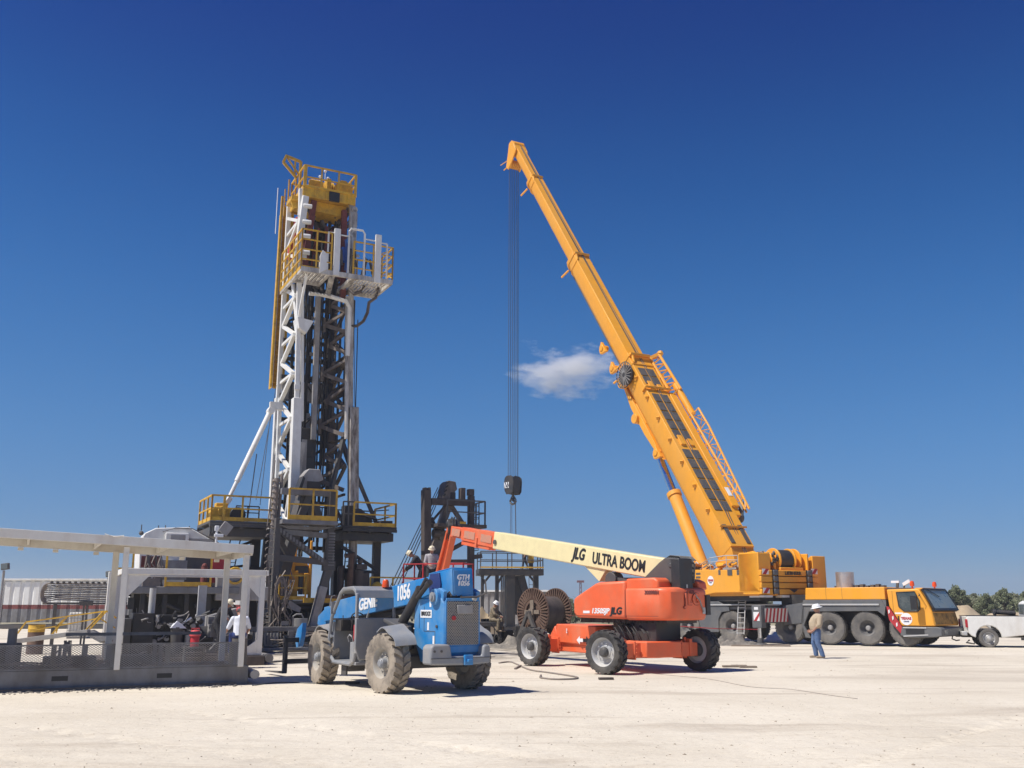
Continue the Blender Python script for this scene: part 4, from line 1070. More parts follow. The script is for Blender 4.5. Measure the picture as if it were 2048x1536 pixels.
    m = MB(); rail(m, [V(-0.72, yf - .55, 5.22), V(1.28, yf - .55, 5.22)], h=1.28, posts=1.25, r=0.035); m.bar(V(-.75, yf - .56, 5.32), V(1.3, yf - .56, 5.32), .03, .2); m.build('deck_rail', 'ryellow', fd)
    m = MB(); m.bar(V(-1.0, yf, 4.85), V(1.1, yf - .1, 3.45), .22, .22); m.bar(V(-.95, yf, 3.7), V(.95, yf - .05, 3.55), .22, .24); m.bar(V(-.95, yf + .3, 4.6), V(-.35, yf + .4, 3.7), .2)
    m.build('front_brace', 'dgrey', t, bevel=.01)
    m = MB()
    for k in range(12):
        z = 4.75 - k * .12; x = 1.26
        m.box((x, yf - .17, z - .0), (.26, .04, .05)); 
    for k in range(14):
        a = k / 14; p = V(-.9, yf - .14, 4.80).lerp(V(1.0, yf - .22, 3.54), a); m.box(p, (.09, .03, .18))
    m.build('grip_strip', 'grey', fd)
    # raising arm: big dark plates rising from the base to the pulley head
    m = MB()
    m.bar(V(-0.9, -1.2, 1.1), V(0.55, -.6, 6.9), .42, .5); m.bar(V(-0.95, -.7, 1.3), V(-.3, -.7, 5.4), .35, .4)
    m.bar(V(0.2, -.9, 5.4), V(.75, -.6, 6.9), .3, .4); m.bar(V(1.0, -.6, 5.0), V(.5, -.6, 6.6), .25, .3); m.bar(V(1.3, -.6, 5.0), V(1.0, -.6, 6.2), .2, .3)
    m.build('raising_arm', 'dgrey', t, bevel=.02)
    m = MB(); m.prism([(0, 0), (.25, .75), (.45, 1.0), (.95, 1.0), (1.12, .55), (.9, .45), (.85, -.1)], (-0.05, -1.2, 6.55), (1, 0, 0), (0, 0, 1), (-.45, .3))
    m.build('pulley_head', 'lgrey', t, bevel=.03)
    m = MB(); m.xz([(-.1, 6.5), (.12, 7.2), (.2, 7.1), (.02, 6.4)], -1.7, -.95); m.box((.62, -1.5, 6.75), (.55, .1, .5)); m.build('pulley_slot', 'black', t)
    m = MB(); m.bar(V(.9, -.3, 4.7), V(1.9, .2, 5.8), .1); m.tube(V(1.6, -.8, 5.6), V(1.75, -.8, 5.6), .3, 16); m.span(.9, 1.9, -.5, -.3, 5.2, 5.35); m.span(-.6, 1.2, .2, .4, 5.0, 5.2)
    for k in range(5): m.bar(V(.2 + .35 * k, .4, 5.0), V(.2 + .35 * k, .4, 6.1), .05)
    m.bar(V(.2, .4, 6.1), V(1.8, .4, 6.1), .05); m.bar(V(.2, .4, 5.6), V(1.8, .4, 5.6), .05)
    m.build('deck_gear', 'dgrey', t)
    # vertical grey pipe left of the deck
    m = MB(); m.tube(V(-1.1, -1.9, 4.9), V(-1.05, -1.9, 7.0), .11, 10); m.tube(V(-.9, -1.8, 4.9), V(-.82, -1.8, 7.2), .07, 8); m.tube(V(-1.3, -1.7, 5.0), V(-1.1, -1.6, 7.8), .025, 6)
    for k in range(9): m.tube(V(-1.1, -1.9, 5.0 + k * .23), V(-1.08, -1.9, 5.06 + k * .23), .15, 8)
    m.build('riser_pipe', 'hose', t)
    # ---- yellow top drive standing on the floor
    zr = 2.15
    m = MB()
    m.prism([(-.45, .0), (-.5, .75), (-.42, 1.0), (-.18, 1.25), (.18, 1.25), (.42, 1.0), (.5, .75), (.45, 0)], (.55, -.2, zr + .25), (1, 0, 0), (0, 0, 1), (-.2, .2))
    m.span(.12, .24, -.5, -.35, zr - .1, zr + 1.7); m.span(.9, 1.02, -.5, -.35, zr - .1, zr + 1.5); m.tube((.30, -.35, zr + 1.3), (.30, -.35, zr + 2.4), .06, 10); m.tube((.98, -.35, zr + 1.5), (.98, -.35, zr + 2.4), .06, 10)
    m.span(.2, .42, -.52, -.4, zr, zr + 1.1); m.span(.66, .9, -.52, -.4, zr + .1, zr + 1.0)
    m.build('yellow_carrier_frame', 'cyellow', t, bevel=.03)
    m = MB(); m.span(.3, .85, -.49, -.42, zr + 1.0, zr + 1.3); m.span(.46, .64, -.50, -.42, zr + .1, zr + .9); m.build('carrier_recess', 'dgrey', t)
    # rig floor, yellow rails, dark bulk below
    m = MB(); m.span(-1.0, 5.3, -1.9, 3.2, 1.86, 2.0); m.build('rig_floor', 'dgrey', t)
    m = MB(); rail(m, [V(-.7, -1.85, 2.0), V(.4, -1.85, 2.0)], h=1.0, posts=1.1, r=.03); rail(m, [V(3.5, -1.0, 2.0), V(5.6, -1.0, 2.0), V(7.3, -.6, 2.0)], h=1.0, posts=1.1, r=.03, kick=False); m.bar(V(.3, -1.9, 2.0), V(3.2, -1.9, 2.0), .16, .2); m.build('floor_rail', 'ryellow', t)
    m = MB(); m.bar(V(1.2, -1.95, 2.15), V(3.3, -1.95, 2.10), .14, .14); m.tube(V(3.25, -2.0, 2.0), V(3.4, -2.0, 2.3), .1, 8); m.build('pipe_rack_beam', 'rust', t)
    m = MB()
    m.tube((3.55, -1.1, 1.75), (3.75, -1.1, 1.75), .05, 6); m.ball((3.75, -1.2, 2.45), .32, 14, (.95, .5, 1.15)); m.span(3.6, 3.9, -1.3, -1.1, 1.9, 2.3); m.build('yellow_pulley', 'ryellow', t)
    m = MB(); m.tube((3.75, -1.4, 2.45), (3.75, -1.34, 2.45), .12, 10); m.build('pulley_cap', 'brownst', t)
    m = MB(); 
    for x, w, h in ((2.25, .3, 1.5), (2.55, .25, 1.2), (3.05, .5, 1.3), (2.75, .2, 2.1)): m.tube((x, -.7, 2.0), (x, -.7, 2.0 + h), w / 2, 12)
    m.span(2.9, 3.5, -.9, -.3, 2.0, 3.2); m.box((3.15, -.7, 3.45), (.5, .3, .25)); m.ball((3.1, -.7, 3.7), .14, 10); m.build('wellhead_gear', 'brownst', t, bevel=.03)
    m = MB(); m.tube((2.55, -1.0, 2.0), (2.6, -1.0, 4.0), .13, 10); m.tube((2.3, -1.0, 3.9), (2.7, -1.0, 3.95), .1, 8); m.build('riser_pipe', 'rust', t)
    # underfloor mass: beams, tanks, pumps
    m = MB()
    m.span(-.8, 4.9, -.9, 2.8, .5, 1.85); m.span(-1.1, 5.2, -1.7, -1.4, .25, .55); m.span(-1.1, 5.2, 2.6, 2.9, .2, .55)
    for k in range(120):
        x, z = rr.uniform(-1.1, 5.1), rr.uniform(.35, 1.75); y = rr.uniform(-1.8, -.85)
        s = rr.uniform(.08, .34)
        if rr.random() < .5: m.box((x, y, z), (s * 1.2, s, s * rr.uniform(.5, 1.6)), rr.uniform(0, 1))
        else: m.tube((x, y, z), (x + rr.uniform(-.6, .6), y + rr.uniform(-.2, .2), z + rr.uniform(-.3, .3)), s * .25, 8)
    m.build('substructure', 'black', t, bevel=.012)
    m = MB()
    for k in range(34):
        p = V(rr.uniform(-1.2, -.4), rr.uniform(-2.7, -2.2), rr.uniform(.3, 3.2)); q = V(p.x + rr.uniform(-.2, .3), p.y, max(.1, p.z - rr.uniform(.6, 1.6)))
        m.path([p, p.lerp(q, .3) + V(rr.uniform(-.25, .25), -.1, 0), p.lerp(q, .7) + V(rr.uniform(-.25, .25), -.1, 0), q], rr.uniform(.015, .035), 6)
    for k in range(16):
        a = V(rr.uniform(-1.3, .8), -2.6 - rr.random() * .5, rr.uniform(.05, .6)); m.path([a, a + V(rr.uniform(.2, .6), -.1, rr.uniform(-.02, .25)), a + V(rr.uniform(.7, 1.4), -.1, rr.uniform(0, .2)), a + V(rr.uniform(1.2, 2), 0, rr.uniform(0, .2))], rr.uniform(.02, .04), 6)
    m.build('hose_bundle', 'hose', t)
    m = MB()
    for k in range(9):
        z = 3.5 - .13 * k; m.path([V(-1.45, -2.6, z + .3), V(-1.35, -2.65, z - .4), V(-1.25, -2.6, z - 1.2)], .014, 5)
    for rad in (.32, .36, .40, .44): m.path([V(-.85 + rad * .55 * math.cos(a), -2.7, 2.2 + rad * 1.7 * math.sin(a)) for a in [2 * PI * i / 20 for i in range(21)]], .022, 5)
    m.build('cable_coil', 'hose', t)
    # grey base skid with wheels/outriggers facing the camera
    m = MB()
    m.span(-2.0, 4.6, -3.0, -2.7, .78, .96); m.span(-2.0, 4.6, -1.9, -1.7, .2, .45)
    for x in (-1.9, -.55, .05, .95, 1.9, 3.0): m.span(x, x + rr.uniform(.12, .3), -3.05, -2.8, .12, .8)
    m.tube((-.2, -2.9, .5), (.15, -2.9, .25), .14, 12); m.span(-1.5, -.9, -3.0, -2.8, .2, .75); m.span(-.5, 0.2, -2.95, -2.75, .12, .8); m.span(.3, 1.6, -3.2, -2.9, .10, .28)
    for k in range(8): m.tube((-1.75 + .13 * k, -3.02, .3), (-1.75 + .13 * k, -3.02, .72), .03, 6)
    m.span(1.2, 1.3, -3.3, -3.2, 0, .95); m.span(-2.0, 2, -3.3, -3.1, .05, .17)
    m.tube((.0, -2.75, .96), (.0, -2.75, 1.28), .3, 14); m.tube((2.6, -2.7, .35), (3.1, -2.7, .35), .28, 14)
    m.build('base_skid', 'grey', t, bevel=.012)
    m = MB(); m.path([V(-.32, -2.8, 1.0), V(-.32, -2.8, 1.36), V(-.2, -2.8, 1.44), V(.02, -2.8, 1.44), V(.1, -2.8, 1.3)], .03, 6); m.span(-.75, -.45, -2.7, -2.6, 1.0, 1.18); m.prism([(0, 0), (.55, -.2), (.6, 0), (.1, .3)], (-.45, -2.2, 1.7), (1, 0, 0), (0, 0, 1), (-.03, .03))
    m.build('hand_tools', 'lgrey', t)
    # thin guy wires
    m = MB()
    for a, b in (((541, 830), (520, 1010)), ((553, 770), (512, 1000)), ((705, 420), (712, 1010))): m.tube(P(*a, 2.0), P(*b, 1.5), .015, 5)
    m.build('guy_wire', 'rope', t)
    # floodlights hung under the platform
    m = MB(); m.box((-3.3, -1.3, 4.15), (.3, .15, .4), M4=Matrix.Rotation(.6, 3, 'Y')); m.tube((-3.25, -1.2, 4.4), (-3.2, -1.0, 4.7), .02, 5); m.build('floodlight', 'dgrey', t)
    return t
build_rig()

# =================================================================== SECOND TOWER (unpinned section of substructure)
def build_tower2():
    F = RG; P = F.py
    t = empty('support_tower', F.wld((6.0, -1.0, 0)), F.yaw)
    G = Frame(F.wld((6.0, -1.0, 0)).x, F.wld((6.0, -1.0, 0)).y, F.yaw)
    P = G.py
    tag(t, 'weathered brown steel A-frame tower with pulley head, between the drilling rig and the railed walkway', 'tower')
    y = 0.0
    def Q(u, v, yy=0.0): return P(u, v, yy)
    m = MB(); m.bar(Q(853, 1290), Q(852, 980), .36, .4); m.box(Q(849, 983), (.12, .3, .35)); m.box(Q(857, 983), (.12, .3, .35)); m.build('column', 'brownst', t, bevel=.02)
    m = MB(); m.bar(Q(941, 1290), Q(942, 992), .26, .3); m.box(Q(941, 985), (.28, .3, .3)); m.build('column', 'brownst', t, bevel=.02)
    m = MB(); m.bar(Q(862, 1003), Q(948, 1006), .26, .30); m.box(Q(924, 988), (.24, .3, .55)); m.bar(Q(862, 1045), Q(900, 1000), .1); m.build('cross_beam', 'brownst', t, bevel=.015)
    m = MB(); m.bar(Q(866, 1100, .4), Q(899, 1000, .4), .38, .34); m.bar(Q(858, 1180, .4), Q(884, 1060, .4), .34, .34); m.bar(Q(898, 1005, .3), Q(930, 1055, .3), .16, .2); m.bar(Q(862, 1035, .2), Q(880, 1080, .2), .3, .1)
    m.build('raising_arm', 'lbrown', t, bevel=.02)
    h = Q(893, 984, .4)
    m = MB(); m.prism([(-.34, -.45), (-.20, .35), (-.05, .50), (.30, .46), (.38, .1), (.28, .0), (.18, -.5)], h, (1, 0, 0), (0, 0, 1), (-.4, .4)); 
    hd = m.build('pulley_head', 'lbrown', t, bevel=.03)
    m = MB(); 
    for k in range(4): 
        p = h + V(-.36 + .06 * k, -.44, -.25 + .2 * k); m.tube(p, p + V(.12, -.03, .1), .035, 6)
    m.box(h + V(.16, -.41, -.2), (.24, .04, .3)); m.build('pulley_slot', 'black', hd)
    m = MB(); m.span(*[Q(864, 1050).x, Q(961, 1050).x], -.7, .4, Q(864, 1055).z, Q(864, 1048).z); dk = m.build('deck', 'brownst', t, bevel=.01)
    z = Q(864, 1048).z
    m = MB(); rail(m, [V(Q(883, 1050).x, -.65, z), V(Q(958, 1050).x, -.65, z), V(Q(958, 1050).x, .35, z)], h=1.08, posts=1.9, r=.03, kick=False); m.build('deck_rail', 'dgrey', dk)
    m = MB(); m.bar(V(Q(883, 1050).x, -.68, z + .05), V(Q(920, 1050).x, -.68, z + .05), .03, .12); m.build('kick_plate', 'ryellow', dk)
    m = MB(); m.bar(Q(865, 1120), Q(941, 1078), .16, .18); m.bar(Q(880, 1066), Q(941, 1066), .2, .2); m.tube(Q(866, 1067), Q(880, 1067), .2, 12); m.bar(Q(857, 1122), Q(944, 1122), .14, .14)
    m.bar(Q(941, 1115), Q(963, 1112), .2, .2); m.build('brace', 'brownst', t, bevel=.01)
    m = MB()
    for k in range(9):
        v = 1010 + k * 12.5; p = Q(947, v); q = Q(957, v); m.path([p, q, q + V(0, 0, -.07), p + V(.05, 0, -.09)], .018, 5)
    m.path([Q(958, 1005), Q(958, 1050)], .03, 5); m.build('step_iron', 'dgrey', t)
    m = MB()
    for k in range(4): m.tube(Q(876 + k * 3, 975 + k * 2, .6), Q(775 + k * 7, 1185, .5), .022, 5)
    m.build('wire_line', 'rope', t)
    m = MB(); m.span(-.6, 3.6, -.6, 1.6, .15, .5); m.span(.1, 3.2, -.3, 1.2, .5, .9); rr = random.Random(4)
    for k in range(26): m.box((rr.uniform(-.4, 3.3), rr.uniform(-.7, 0), rr.uniform(.3, 1.3)), (rr.uniform(.1, .4), .2, rr.uniform(.1, .5)))
    m.build('base_beam', 'black', t, bevel=.01)
    # small equipment skid between tower and reel
    return t
build_tower2()

# =================================================================== RAILED WALKWAY PLATFORM held by the crane
def build_walkway():
    O = gnd(1020, 1278); F = Frame(O.x, 68, R(8)); P = F.py
    t = F.root('walkway_tower')
    tag(t, 'black steel walkway on posts with thin handrails, standing behind the boom lift', 'platform')
    z = P(1000, 1137, 0).z; xa, xb = P(958, 1142, 0).x, P(1087, 1142, 0).x
    m = MB(); m.span(xa, xb, -.1, 2.2, z - .45, z - .02); dk = m.build('deck', 'black', t, bevel=.01)
    m = MB(); rail(m, [V(xa + .1, -.05, z), V(xb - .05, -.05, z), V(xb - .05, 2.1, z), V(xa + .1, 2.1, z)], h=1.15, posts=1.0, r=.035, kick=False); m.build('handrail', 'dgrey', dk)
    m = MB(); m.bar(V(xa + .1, -.12, z + .08), V(xb, -.12, z + .08), .03, .10); m.build('kick_plate', 'ryellow', dk)
    for (u, w) in ((965, .2), (994, .24), (1072, .32)):
        m = MB(); p = P(u, 1150, .2); m.bar(V(p.x, .2, 0), V(p.x, .2, z - .4), w, w); m.build('leg', 'black', t)
    m = MB(); p = P(1020, 1150, .3); m.bar(V(p.x, .3, 0), V(p.x, .3, z - .4), .62, .7); m.bar(V(p.x + .75, .4, z - .5), V(p.x + 1.6, .4, .6), .6, .5); m.bar(V(p.x + .5, .4, z - .5), V(p.x + .62, .4, 1.2), .5, .3); m.build('column', 'black', t, bevel=.01)
    m = MB()
    for u0, u1 in ((966, 982), (995, 1006), (1072, 1056)): a, b = P(u0, 1168, .1), P(u1, 1148, .1); m.bar(a, b, .12, .14)
    m.build('knee_brace', 'black', t)
    m = MB(); a = P(1062, 1150, -.1)
    for dx in (-.14, .14): m.bar(V(a.x + dx, -.1, .8), V(a.x + dx, -.1, z - .4), .04)
    for k in range(8): m.bar(V(a.x - .14, -.1, 1.1 + k * .3), V(a.x + .14, -.1, 1.1 + k * .3), .03)
    m.build('ladder', 'dgrey', t)
    m = MB()
    for k in range(3): m.tube(V(P(1003, 1150, .1).x + .1 * k, .1, .6), V(P(1003, 1150, .1).x + .12 * k, .1, z - .5), .05, 6)
    m.build('pipe', 'dgrey', t)
    m = MB(); m.span(xa, xb + .3, -.6, 2.6, .1, .4); m.build('base_beam', 'black', t)
    return F, z
WALK_F, WALK_Z = build_walkway()
# =================================================================== MOBILE CRANE
CF = Frame(16.97, 46.3, R(-42))
SF = Frame(11.77, 50.98, R(118.5))
def build_crane():
    C = CF; yn = -1.36
    t = C.root('mobile_crane')
    tag(t, 'yellow and grey mobile crane on outriggers with its telescopic boom raised high', 'crane')
    P = C.py
    def q(u, v): p = P(u, v, yn); return (p.x, p.z)
    # wheels (jacked slightly off the ground)
    us = [1375, 1463, 1578, 1657, 1733, 1808]
    zc = .79; w0 = None
    for i, u in enumerate(us):
        x = P(u, 1256, yn).x
        yaw_n = R(180) + (R(8) if 1640 < u < 1800 else 0); yn_ = yn + (.24 if u < 1800 else .42)
        if w0 is None: w0 = wheel_proto(t, (x, yn + .24, zc), yaw_n, .74, .46, .34, 'greytyre', 'crim', 'lgrey', lugs=34, lug_h=.03, style='block', dish=-.15)
        else: wheel_copy(w0, (x, yn_, zc), yaw_n)
        wheel_copy(w0, (x, -yn_, zc), yaw_n + PI)
    xs = [P(u, 1256, yn).x for u in us]
    m = MB()
    for x in xs: m.span(x - .14, x + .14, -1.0, 1.0, .65, .95); m.tube((x - .3, -.6, .8), (x - .3, .6, .8), .12, 8)
    m.span(xs[0] - 1, xs[-1] + .6, -.5, .5, .95, 1.55)
    m.build('chassis_frame', 'black', t)
    # carrier sides from the photograph's outline, at the near and far side
    g_rear = [q(1395, 1203), q(1436, 1203), q(1458, 1214), q(1459, 1222), q(1443, 1224), q(1437, 1238), q(1438, 1264), q(1404, 1264), q(1398, 1240), q(1340, 1238), q(1340, 1203)]
    g_mid = [q(1566, 1212), q(1608, 1205), q(1608, 1246), q(1568, 1250)]
    g_front = [q(1606, 1200), q(1762, 1199), q(1771, 1214), q(1769, 1232), q(1755, 1222), q(1618, 1223), q(1608, 1250), q(1622, 1276), q(1611, 1275), q(1602, 1240)]
    for sy in (-1, 1):
        m = MB()
        for poly in (g_rear, g_mid, g_front): m.xz(poly, sy * 1.37, sy * 1.27)
        m.build('side_skirt', 'cgrey', t, bevel=.01)
    m = MB(); x0, x1 = P(1340, 1204, yn).x, P(1770, 1204, yn).x
    m.span(x0, x1, -1.28, 1.28, 1.60, 1.72); dkk = m.build('carrier_deck', 'cgrey', t)
    xa, xb = P(1606, 1204, yn).x, P(1758, 1204, yn).x
    m = MB(); m.span(xa, xb, -1.42, -1.36, 1.80, 1.87); m.span(x0, P(1560, 1204, yn).x, -1.42, -1.36, 1.80, 1.86); m.build('side_rail', 'rim', dkk)
    m = MB(); m.span(x0, xa + .3, -1.3, 1.3, 1.72, 1.84); m.span(P(1556, 1204, yn).x, xa + .2, -1.0, 1.25, 1.84, 2.3); m.build('rear_deck', 'black', dkk)
    # engine cover (yellow) behind the cab
    e = [q(1610, 1198), q(1612, 1176), q(1768, 1176), q(1771, 1199)]
    ez0 = min(p[1] for p in e); ez1 = max(p[1] for p in e)
    m = MB(); ex0, ex1 = e[0][0], e[3][0]
    m.xz([(ex0, ez0 + .0), (ex0 + .05, ez1), (ex1 - .02, ez1), (ex1, ez0)], -1.36, 1.2)
    ec = m.build('engine_cover', 'cyellow', t, bevel=.03)
    m = MB(); m.span(ex0, ex1, -1.34, 1.2, ez0 - .32, ez0 - .01); m.build('cover_base', 'cgrey', ec)
    text('carrier_lettering', 'LIEBHERR', .2, ((ex1 - .62), -1.345, ez0 - .16), (1, 0, 0), (0, 0, 1), 'stencil', ec, offset=.008, sx=1.2, bold=.004)
    m = MB()
    for uu in (1652, 1684): x = P(uu, 1190, yn).x; m.bar((x, -1.362, ez0), (x, -1.362, ez1), .008, .01)
    m.build('panel_seam', 'dgrey', ec)
    m = MB(); px = P(1691, 1165, 0); m.lathe([(.42, ez1), (.42, ez1 + .75), (.38, ez1 + .75), (.38, ez1 + .1)], (px.x - .1, .2, 0), (0, 0, 1), 24, cap=False); m.build('exhaust_stack', 'silver', t)
    m = MB(); 
    for k in range(10): m.box((ex0 + .9 + k * .25, .3, ez1 + .06), (.16, .3, .1 + .06 * (k % 3)))
    m.build('deck_hardware', 'dgrey', ec)
    # cab
    cx0, cx1 = P(1773, 1180, yn).x, P(1842, 1180, yn).x
    zt, zb = P(1775, 1179, yn).z, P(1800, 1252, yn).z
    nose = cx1 + .60
    W = 1.38; Wf = 1.62
    def Y(s, d): return -W + d if s < 0 else Wf - d
    m = MB()
    sidep = [(cx0, zt), (cx1 - .1, zt + .02), (cx1 + .16, zt - .45), (nose - .22, zb + .66), (nose - .12, zb), (cx0 + .55, zb), (cx0 + .06, zb + .85)]
    m.xz(sidep, -W, Wf)
    cab = m.build('cab', 'cyellow', t, bevel=.05)
    m = MB(); 
    dw = [(cx0 + .44, zt - .13), (cx1 - .28, zt - .10), (cx1 - .1, zt - .5), (cx1 - .10, zt - .86), (cx1 - .2, zt - .95), (cx0 + .72, zt - .95), (cx0 + .50, zt - .75)]
    m.xz(dw, -W - .012, -W + .02); m.xz(dw, Wf - .02, Wf + .012); sw = m.build('side_window', 'glass', cab)
    m = MB()
    for k in range(len(dw)):
        a, b = dw[k], dw[(k + 1) % len(dw)]; m.bar((a[0], -W - .014, a[1]), (b[0], -W - .014, b[1]), .03, .035, up=(0, 1, 0))
    m.build('window_frame', 'stencil', sw)
    # windscreen plane (raked), slightly proud
    a0 = V(cx1 - .02, 0, zt - .06); a1 = V(nose - .19, 0, zb + .72)
    dn = (a1 - a0).normalized(); nn = V(-dn.z, 0, dn.x); nn = nn if nn.x > 0 else -nn
    m = MB(); vs = []
    for off in (.05, .09):
        for s in (-1, 1): vs.append(a0 + nn * off + V(0, Y(s, .12), 0))
        for s in (1, -1): vs.append(a1 + nn * off + V(0, Y(s, .02), 0))
    m.add(vs, [(0, 1, 2, 3), (4, 7, 6, 5), (0, 4, 5, 1), (1, 5, 6, 2), (2, 6, 7, 3), (3, 7, 4, 0)]); ws = m.build('windscreen', 'reflglass', cab)
    m = MB()
    for s in (-1, 1): m.bar(a0 + nn * .08 + V(0, Y(s, .06), 0), a1 + nn * .08 + V(0, Y(s, 0), 0), .1, .06, up=nn)
    m.bar(a1 + nn * .07 + V(0, -W, -.06), a1 + nn * .07 + V(0, Wf, -.06), .1, .14, up=nn); m.bar(a0 + nn * .07 + V(0, -W + .1, 0.02), a0 + nn * .07 + V(0, Wf - .1, 0.02), .08, .1, up=nn)
    m.bar(a0 + nn * .12 + V(0, -.9, 0), a0 + nn * .12 + dn * .35 + V(0, .1, 0), .03, .02, up=nn); m.build('windscreen_frame', 'stencil', ws)
    m = MB(); m.span(cx1 - .3, cx1 + .04, -W + .15, W - .15, zt - .02, zt + .06); m.build('visor', 'cyellow', cab, bevel=.02)
    # grille area on the nose with rubbed lettering panel
    m = MB(); fx = nose - .10; m.add([V(fx - .10, -W + .06, zb + .56), V(fx - .10, Wf - .06, zb + .56), V(fx + .01, Wf - .04, zb + .08), V(fx + .01, -W + .04, zb + .08), V(fx - .16, -W + .06, zb + .56), V(fx - .16, Wf - .06, zb + .56), V(fx - .05, Wf - .04, zb + .08), V(fx - .05, -W + .04, zb + .08)],
        [(0, 3, 2, 1), (4, 5, 6, 7), (0, 1, 5, 4), (1, 2, 6, 5), (2, 3, 7, 6), (3, 0, 4, 7)])
    camo_y = mat('worn_yellow_panel', (.52, .26, .03), .6, dirt=(.06, .05, .03), amt=.9, scale=3.2, dthr=.52)
    m.build('nose_panel', camo_y, cab, bevel=.01)
    # logo disc on the door
    lc = V(P(1813, 1238, yn).x, -W - .004, P(1813, 1238, yn).z)
    m = MB(); m.tube(lc, lc + V(0, -.008, 0), .26, 28); ld = m.build('door_emblem', 'letterwhite', cab)
    text('emblem_lettering', 'TEXAS', .15, lc + V(0, -.012, .02), (1, 0, 0), (0, 0, 1), 'letterred', ld, offset=.008)
    text('emblem_lettering', 'CRANE', .07, lc + V(0, -.012, -.11), (1, 0, 0), (0, 0, 1), 'letterblue', ld, offset=.003)
    m = MB(); m.span(cx0 + .42, cx0 + .47, -W - .03, -W - .005, zt - 1.35, zt - 1.15); m.span(cx0 + .24, cx0 + .25, -W - .006, -W, zb + .5, zt - .05); m.build('door_handle', 'stencil', cab)
    m = MB(); m.span(cx0 + .30, cx0 + .66, -W - .006, -W - .001, zt - 1.07, zt - 1.0); m.build('number_decal', 'letterwhite', cab)
    # red white board behind the cab, step, bumper
    m = MB(); m.xz([(cx0 - .06, zb + .84), (cx0 + .02, zb + .84), (cx0 + .60, zb - .1), (cx0 + .48, zb - .32), (cx0 + .02, zb + .25)], -W - .01, -W + .08); rb_ = m.build('warning_board', 'red', t)
    m = MB()
    for k in range(3): m.prism([(0, 0), (.06, .06), (.06, .2), (0, .16)], (cx0 + .02 + .15 * k, -W - .022, zb + .52 - .28 * k), (1, 0, 0), (0, 0, 1), (0, .01))
    m.build('white_stripe', 'letterwhite', rb_)
    m = MB(); m.xz([(cx0 + .55, zb - .03), (nose + .0, zb - .03), (nose + .14, zb - .10), (nose + .12, zb - .40), (nose - .2, zb - .46), (cx0 + .85, zb - .50), (cx0 + .45, zb - .40)], -W - .02, Wf + .02)
    bmp = m.build('front_bumper', 'cgrey', t, bevel=.03)
    m = MB(); m.span(cx0 + .62, cx1 + .10, -W - .05, -W + .2, zb - .09, zb - .04); m.bar((cx0 + .6, -W, zb - .43), (cx1 + .15, -W, zb - .36), .08, .05); m.build('cab_step', 'rim', bmp)
    m = MB(); m.span(cx0 + .72, cx1 - .0, -W - .03, -W + .2, zb - .34, zb - .12); m.build('step_recess', 'stencil', bmp)
    m = MB(); m.span(cx0 + .5, cx1 + .3, -W + .3, W - .3, .75, zb - .1); m.build('underbody', 'black', t)
    m = MB(); m.box((nose + .08, -.9, zb - .25), (.12, .35, .18)); m.box((nose + .08, .9, zb - .25), (.12, .35, .18)); m.build('headlight', 'lens', bmp)
    for (x, y) in ((cx1 - .45, -W + .25), (cx1 - .25, W - .3)):
        m = MB(); m.tube((x, y, zt), (x, y, zt + .14), .04, 8); m.lathe([(.09, 0), (.10, .08), (.08, .2), (.02, .23)], (x, y, zt + .14), (0, 0, 1), 12); m.build('beacon', 'amber', cab)
    m = MB(); m.box((cx0 + .25, -.9, zt + .34), (.35, .12, .1)); m.box((cx0 + .75, -.9, zt + .30), (.35, .12, .14), M4=Matrix.Rotation(-.5, 3, 'Y')); m.build('work_lamp', 'letterwhite', cab)
    m = MB(); m.bar((cx0 + .3, -.9, zt), (cx0 + .35, -.9, zt + .3), .1); m.bar((cx0 + .6, -.9, zt), (cx0 + .65, -.9, zt + .25), .06); m.span(cx0 - .1, cx0 + 1.0, -1.0, -.8, zt, zt + .07); m.build('lamp_bracket', 'dgrey', cab)
    m = MB(); m.path([(cx1 - .1, -W - .02, zt - .2), (cx1 + .05, -W - .3, zt - .25), (cx1 - .02, -W - .32, zt - .3)], .02, 6); m.span(cx1 - .36, cx1 - .08, -W - .40, -W - .30, zt - .88, zt - .28); m.build('mirror', 'stencil', cab, bevel=.02)
    # ladder on the near side
    lx = P(1487, 1240, yn).x
    m = MB(); w = .19
    for s in (-w, w): m.bar((lx + s, yn - .35, .42), (lx + s, yn - .05, 2.0), .035, .05)
    for k in range(7): f = k / 6.2; m.bar((lx - w, yn - .35 + .3 * f, .48 + 1.5 * f), (lx + w, yn - .35 + .3 * f, .48 + 1.5 * f), .03)
    m.build('access_ladder', 'rim', t)
    # outriggers
    J = C.loc(gnd(1521, 1291)); jx, jy = J.x, J.y
    def outrigger(jx, jy, s):
        m = MB(); y1 = s * 1.2
        m.span(jx - .28, jx + .28, min(y1, jy), max(y1, jy), 1.02, 1.68)
        ob = m.build('outrigger_beam', 'cgrey', t, bevel=.015)
        m = MB()
        n = 7; L = abs(jy - y1)
        for k in range(n):
            ya = jy - s * (L * (k + .05) / n) ; yb = ya - s * L / n * .5
            sh = -s * .35
            zt0, zb0 = 1.66, 1.04
            for xx in (jx + .284, jx - .284):
                pts = [V(xx, ya, zb0), V(xx, yb, zb0), V(xx, yb + sh * .6, zt0), V(xx, ya + sh * .6, zt0)]
                e = .003 if xx > jx else -.003
                m.add(pts + [p + V(e, 0, 0) for p in pts], [(0, 1, 2, 3), (4, 7, 6, 5), (0, 4, 5, 1), (1, 5, 6, 2), (2, 6, 7, 3), (3, 7, 4, 0)])
        m.build('red_stripes', 'red', ob)
        m = MB()
        for xx in (jx + .282, jx - .282): m.box((xx, (jy + y1) / 2, 1.35), (.003, L * .96, .62))
